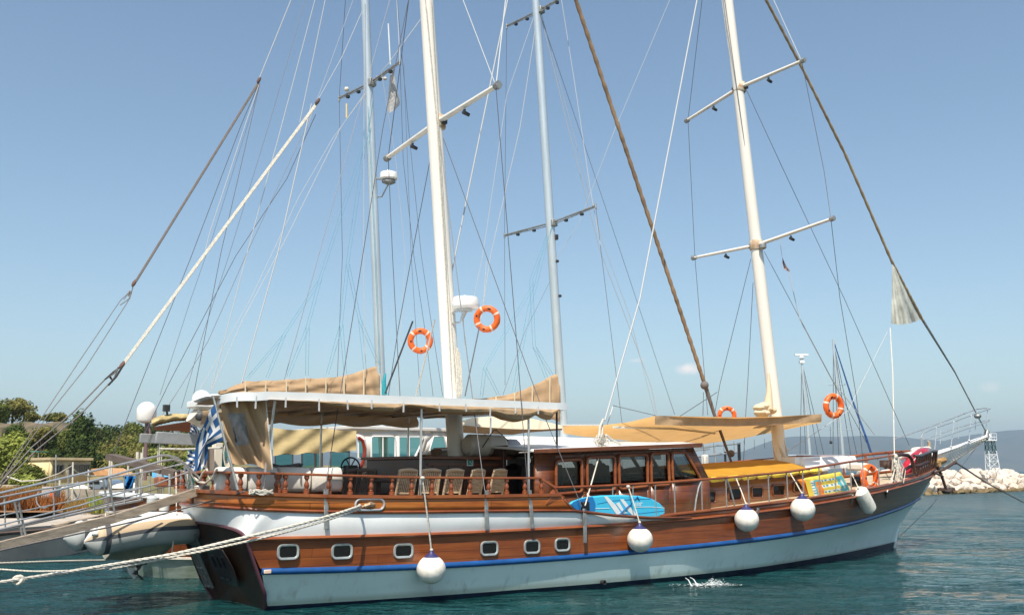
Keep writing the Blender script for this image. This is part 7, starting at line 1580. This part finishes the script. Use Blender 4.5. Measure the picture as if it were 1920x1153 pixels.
# van
vn = empty('van', pd(182, 919, 78), 'grey blue van parked on the quay road behind the stone wall', 'van'); Yv = 78; bx = lambda u, v: pd(u, v, Yv)
mb = MB(); mb.prism([bx(164, 919), bx(200, 919), bx(201, 908), bx(197, 903), bx(190, 899), bx(168, 899), bx(164, 905)], Vector((0, 3.6, 0))); build('body', mb, mat('van_paint', (.16, .20, .25), .3, coat=.6), vn, bevel=.12)
mb = MB(); mb.prism([bx(167, 907), bx(187, 907), bx(186, 901), bx(169, 901)], Vector((0, -.03, 0))); build('window', mb, pglass, vn)
for u in (170, 194): mb = MB(); mb.lathe(bx(u, 919), [(.01, -.05), (.30, -.04), (.34, .1), (.01, .12)], 14, Vector((0, 1, 0))); build('wheel', mb, M['dark'], vn)
# grey tarp humps / upturned boats on the hard
for i, (u0, u1, v, hpx, lab) in enumerate(((112, 170, 916, 10, 'pale upturned boat hull behind the stone wall, left one'), (205, 262, 915, 10, 'pale upturned boat hull behind the stone wall, right of the van'))):
    mb = MB(); rows = []
    for j in range(9):
        f = j/8; rows.append([pd(lerp(u0, u1, f), v-hpx*math.sin(f*math.pi)**.6*math.sin(k/6*math.pi)+0, 62+1.2*math.cos(k/6*math.pi)) for k in range(7)])
    mb.grid(rows); build('upturned_boat', mb, M['cream'], None, lab, 'boat', fixn=False)
for i, (u, v0, v1, Y) in enumerate(((105, 852, 925, 60), (137, 866, 920, 50), (166, 880, 925, 55), (128, 880, 960, 44), (112, 900, 960, 42), (206, 855, 905, 45), (210, 858, 905, 45), (241, 858, 890, 46), (266, 848, 905, 30), (258, 847, 935, 26))):
    p, q = pd(u, v0, Y), pd(u, v1, Y); q.z = .95; mb = MB(); mb.tube([q, p], .045, 6); build('quay_post', mb, M['rope'] if i not in (0, 3) else M['gal'], None, 'thin post on the quay, '+['in front of the yellow building', 'white one right of the yellow building windows', 'short one by the van', 'dark one behind the gangway', 'by the utility cabinet', 'left one of a pair under the dark gangway end', 'right one of a pair under the dark gangway end', 'below the wooded slope', 'thick one below the left dome', 'slim one below the davit beams'][i], 'post')
mb = MB(); mb.tube([pd(10, 892, 60), pd(40, 902, 58), pd(75, 900, 55), (pd(110, 888, 53)), pd(137, 872, 50)], .04, 6); build('slack_rope', mb, M['rope'], None, 'slack pale rope hanging in front of the yellow building, left span', 'rope'); mb = MB(); mb.tube([pd(138, 880, 50), pd(150, 888, 51), pd(166, 892, 55), pd(180, 892, 56)], .035, 6); build('slack_rope', mb, M['rope'], None, 'slack pale rope right of the white post, short span', 'rope')
# blue tarpaulin and clutter
rr_ = random.Random(3); mb = MB(); rows = []
for j in range(9):
    rows.append([pd(lerp(234, 254-j*1.0, i/8)+rr_.uniform(-.6, .6), 892+j*4.6+rr_.uniform(-.8, .8), 36+.35*math.sin(i*1.3+j)) for i in range(9)])
mb.grid(rows); build('blue_tarpaulin', mb, mat('tarp_blue', (.01, .20, .50), .6, var=.3), None, 'bright blue tarpaulin bunched on the quay railing behind the gangway', 'tarpaulin', fixn=False)
wbox(248, 254, 905, 935, 35.5, .2, M['white'], 'bollard_box', 'white upright box right of the blue tarpaulin', 'box', bevel=.02)
mb = MB(); mb.grid([[pd(lerp(285, 335, i/8), 885+j*3.5+1.5*math.sin(i+j), 27.5-.2*j) for i in range(9)] for j in range(4)]); build('blue_cover', mb, mat('pale_blue_cover', (.10, .35, .60), .7, var=.3), None, 'pale blue cover laid over gear on the stern of the second yacht', 'cover', fixn=False)
mb = MB(); p, q = pd(208, 856, 26), pd(335, 889, 25); mb.bar(p, q, .35, .15); build('boarding_plank', mb, mat('dark_plank', (.11, .085, .07), .85, var=.3), None, 'dark wooden boarding plank of the second yacht sloping below the davit beams', 'gangway')
# ============================================================ gangway in the foreground
gy = lambda u: float(np.interp(u, [-80, 385], [16.0, 20.0]))
gw = empty('gangway', pd(200, 970, gy(200)), 'long grey wooden gangway plank with double stainless handrails leading to the stern', 'gangway')
def gp_(u, v, o=0): return pd(u, v, gy(u)+o)
mb = MB(); pts = [(-80, 1044), (0, 1024), (215, 972), (372, 921)]; 
for a, b in zip(pts, pts[1:]): mb.bar(gp_(*a), gp_(*b)+ (gp_(*b)-gp_(*a)).normalized()*.01, .05, .15)
build('side_beam', mb, M['plankgrey'], gw)
mb = MB()
for a, b in zip(pts, pts[1:]): mb.bar(gp_(*a, .36), gp_(*b, .36), .05, .15)
build('side_beam', mb, M['plankgrey'], gw)
mb = MB()
for a, b in zip(pts, pts[1:]): mb.bar(gp_(*a, .18)+Z*.05, gp_(*b, .18)+Z*.05, .30, .03)
build('walkway', mb, M['plankgrey'], gw)
mb = MB(); mb.box(gp_(374, 918, .28), (.14, .24, .10)); build('end_block', mb, mat('galvanised_block', (.36, .35, .33), .5, metal=.5, var=.3, vscale=10), gw, bevel=.03)
for o, top_, mid_, pp in ((0, [(-60, 961), (0, 945), (110, 918), (215, 890), (280, 871), (305, 864), (325, 861), (342, 866), (356, 878), (372, 893), (384, 911)], [(-60, 1000), (0, 984), (150, 947), (215, 927), (290, 908), (330, 893), (352, 885)], ((34, 938, 50, 1014), (200, 893, 217, 968), (353, 876, 362, 918))),
                          (.36, [(-60, 936), (0, 924), (110, 898), (215, 873), (290, 856), (312, 853), (333, 858), (348, 872), (365, 897), (378, 915)], [(-60, 1010), (0, 992), (120, 962), (215, 942), (290, 925)], ((27, 940, 42, 1006), (192, 893, 204, 958), (345, 872, 352, 915)))):
    mb = MB(); mb.tube([gp_(*p, o) for p in top_], .021, 8); build('handrail', mb, M['steel'], gw)
    mb = MB(); mb.tube([gp_(*p, o) for p in mid_], .014, 8); build('mid_rail', mb, M['steel'], gw)
    for u0, v0, u1, v1 in pp: mb = MB(); mb.tube([gp_(u1, v1, o), gp_(u0, v0, o)], .02, 8); build('rail_post', mb, M['gal'], gw)
mb = MB(); mb.tube([gp_(-60, 1008, .28), gp_(120, 965, .28), gp_(300, 915, .28), gp_(350, 905, .28)], .010, 5); build('lifeline', mb, M['wire'], gw)
# second gangway further off
g2 = empty('gangway', pd(150, 960, 24), 'lighter steel gangway of the second yacht behind the wooden plank gangway', 'gangway')
for pts, r in (([(-40, 1003), (60, 981), (200, 950), (300, 930)], .03), ([(-40, 940), (60, 920), (200, 897), (300, 880), (352, 866)], .02), ([(-40, 975), (80, 950), (200, 925), (310, 905)], .015)):
    mb = MB(); mb.tube([pd(u, v, 22+u*.01) for u, v in pts], r, 6); build('handrail', mb, M['steel'], g2)
for u, v0, v1 in ((8, 930, 988), (100, 912, 970), (175, 902, 952), (208, 896, 948), (232, 890, 942), (262, 886, 938), (280, 884, 935), (305, 880, 930)): mb = MB(); mb.tube([pd(u, v0, 22+u*.01), pd(u+2, v1, 22+u*.01)], .018, 6); build('rail_post', mb, M['gal'], g2)
mb = MB(); mb.bar(pd(100, 985, 23.6), pd(330, 938, 25.3), .4, .05); build('walkway', mb, M['plankgrey'], g2)
mb = MB(); mb.tube([pd(138+12*math.cos(a), 918+18*math.sin(a), 25) for a in [R(-60+150*i/14) for i in range(15)]], .014, 5); build('end_hoop', mb, M['steel'], g2); mb = MB(); mb.tube([pd(82+14*math.cos(a), 935+17*math.sin(a), 25) for a in [R(60+170*i/14) for i in range(15)]], .014, 5); build('end_hoop', mb, M['steel'], g2)

# ============================================================ inflatable dinghy hung astern
n1 = -.45; W = 1.45
np_ = [(158, 1016), (170, 1014), (190, 1011), (218, 1006), (255, 999), (295, 993), (330, 992)]
near_ = [lc(pn(u, v, n1)) for u, v in np_]
dg = empty('inflatable_dinghy', pn(250, 1040, n1-.7), 'grey and white inflatable dinghy with tan band hanging behind the stern', 'dinghy', th)
def Qd(s, n, z): return O+U*s+N*n+Z*z
near_ = [(s, n, z) for s, n, z in near_]
sb, _, zb = near_[-1]
bowp = [(sb+.28, n1-.12, zb+.0), (sb+.48, n1-.42, zb-.01), (sb+.55, n1-W/2, zb-.02), (sb+.48, n1-W+.42, zb-.01), (sb+.28, n1-W+.12, zb)]
pth = [Qd(*p) for p in near_]+[Qd(*p) for p in bowp]+[Qd(s, n1-W, z) for s, n, z in near_[::-1]]
fine = []
for i in range(len(pth)-1):
    for k in range(5): fine.append(lerp(pth[i], pth[i+1], k/5))
fine.append(pth[-1])
for _ in range(5): fine = [fine[0]]+[(fine[i-1]+fine[i]*2+fine[i+1])/4 for i in range(1, len(fine)-1)]+[fine[-1]]
K = len(fine); nn_ = 24; mb = MB(); dist = 0
for i, p in enumerate(fine):
    d = (fine[min(i+1, K-1)]-fine[max(i-1, 0)]).normalized(); out_ = Vector((d.y, -d.x, 0)).normalized()
    e = min(i, K-1-i); r = .30*min(1, .10+e*.11)
    for j in range(nn_): a = 2*math.pi*j/nn_; mb.v.append(p+Z*math.cos(a)*r+out_*math.sin(a)*r)
for i in range(K-1):
    e = min(i, K-2-i)
    for j in range(nn_):
        mb.f.append([i*nn_+j, i*nn_+(j+1) % nn_, (i+1)*nn_+(j+1) % nn_, (i+1)*nn_+j]); a = (j+.5)/nn_*360
        mi = 0 if (a < 50 or a > 200+100) else 1 if a < 78 else 2 if a < 92 else 3
        if e in (10, 11): mi = 2
        mb.m.append(mi)
mb.add([mb.v[j] for j in range(nn_)], [tuple(range(nn_))]); mb.add([mb.v[(K-1)*nn_+j] for j in range(nn_)], [tuple(range(nn_))])
build('tube', mb, [mat('tube_white', (.66, .66, .64), .45, var=.08), M['rubt'], M['rubd'], mat('tube_grey', (.42, .44, .43), .42, var=.12, coat=.2)], dg, fixn=True)
s_a, s_b = near_[2][0]+.30, sb+.40; rows = []
for i in range(13):
    f = i/12; s = lerp(s_a, s_b, f); hw_ = lerp(W/2-.02, W/2-.10, f) if f < .75 else lerp(W/2-.10, .1, (f-.75)/.25)**1; zt_ = float(np.interp(s, [p[0] for p in near_], [p[2] for p in near_]))-.14; kz = lerp(-.32, -.52, f/.6) if f < .6 else lerp(-.52, .02, ((f-.6)/.4)**1.5)
    rows.append([Qd(s, n1-W/2+hw_*q, zt_+kz*(1-abs(q))**.8*1.0+(-.02)) for q in (-1, -.7, -.4, -.15, 0, .15, .4, .7, 1)])
mb = MB(); mb.grid(rows); mb.add(rows[0], [tuple(range(9))]); build('bottom', mb, M['grp'], dg, sharp=30)
mb = MB(); mb.grid([[Qd(lerp(s_a, s_b-.3, i/4), n1-W/2+(W/2-.1)*q, near_[3][2]-.02) for q in (-1, 0, 1)] for i in range(5)]); build('floor', mb, M['rubd'], dg, fixn=False)
for q in (0,):
    mb = MB(); c = pn(172, 1001, n1+.2); mb.tube([c, c+U*.10+N*.02], .035, 8); mb.tube([pn(310, 990, n1+.24), pn(325, 989, n1+.24)], .022, 8); mb.box(pn(309, 990, n1+.22), (.05, .03, .05)); mb.box(pn(326, 989, n1+.22), (.05, .03, .05)); build('grab_handle', mb, M['rubl'], dg)
mb = MB(); mb.tube([pn(u, v, n1+.1) for u, v in ((180, 988), (200, 984), (225, 980), (240, 975))], .012, 5); build('lifeline', mb, M['rope'], dg)
# outboard lower unit
om = empty('outboard_motor', pn(250, 1085, n1-.75), 'outboard motor lower unit with dark propeller hanging below the dinghy', 'outboard motor'); on = n1-.72
mb = MB(); mb.tube([pn(246, 1035, on), pn(248, 1052, on)], [.11, .07], 10); mb.tube([pn(240, 1060, on), pn(268, 1058, on)], [.05, .02], 8); build('leg', mb, mat('outboard_cream', (.62, .58, .48), .45, var=.15), om)
mb = MB(); mb.prism([pn(237, 1058, on), pn(252, 1056, on), pn(254, 1070, on), pn(256, 1083, on), pn(251, 1085, on), pn(243, 1076, on)], N*-.05); build('skeg', mb, M['gelcoat'], om, bevel=.01)
mb = MB(); mb.box(pn(252, 1057, on), (.22, .09, .015), (U, N, Z)); mb.tube([pn(250, 1050, on), pn(262, 1063, on)], .05, 8); build('cavitation_plate', mb, M['dark'], om)
c = pn(255, 1073, on+.1)
mb = MB()
for i in range(3):
    a = R(70+i*120); e1 = (U*.3+Z*math.sin(a)+N*0+Vector((math.cos(a)*.8, math.cos(a)*-.2, 0))).normalized(); tw = N*.6+U*.5
    k = [c, c+e1*.09+tw*.05, c+e1*.17+tw*.045, c+e1*.215, c+e1*.18-tw*.045, c+e1*.08-tw*.04]; mb.prism(k, N*.012)
mb.ball(c, .045, 10); build('propeller', mb, M['dark'], om)
for a, b, lab in (((331, 964, n1+.1), (321, 1046, n1+.3), 'thin white line hanging over the bow tube of the dinghy'), ((330, 885, -1), (331, 964, n1+.1), 'thin line holding the dinghy bow up to the davit'), ((198, 962, -1), (197, 985, n1), 'short lifting strop at the aft end of the dinghy')):
    mb = MB(); mb.tube([pn(*a), pn(*b)], .011, 5); build('lifting_line', mb, M['rope'], None, lab, 'rope')
# gear piled inside the dinghy, fenders of the second yacht
rr_ = random.Random(6); mb = MB()
for i in range(16): p = pn(lerp(212, 262, i/15)+rr_.uniform(-2, 2), 977-i*.55+rr_.uniform(-2, 2), n1-.5); mb.ball(p, rr_.uniform(.035, .07), 8, (1.3, 1.3, .8))
build('dinghy_gear', mb, mat('dark_gear', (.10, .11, .11), .8, var=.6, vscale=12), None, 'heap of dark gear inside the dinghy', 'gear')
for i, (u, v, m_, lab) in enumerate(((252, 962, 'navy', 'navy blue cloth cone standing in the dinghy'), (285, 945, 'rubl', 'grey green fender at the second yacht stern, left'), (308, 945, 'gelcoat', 'white cylinder fender at the second yacht stern, middle'), (350, 945, 'gelcoat', 'white cylinder fender at the second yacht stern, right'))):
    c = pn(u, v, -4.0 if i else n1-.6); mb = MB(); mb.lathe(c-Z*.2, [(.05, 0), (.12, .06), (.12, .34), (.05, .40)] if i else [(.12, 0), (.09, .12), (.03, .32), (.01, .34)], 12); build('hanging_fender' if i else 'rolled_cloth', mb, M[m_], None, lab, 'fender' if i else 'cloth')
# haze last: it must clear everything built above
build('haze', *HZM, kind='stuff', origin=Vector((2500, 6900, -3)))
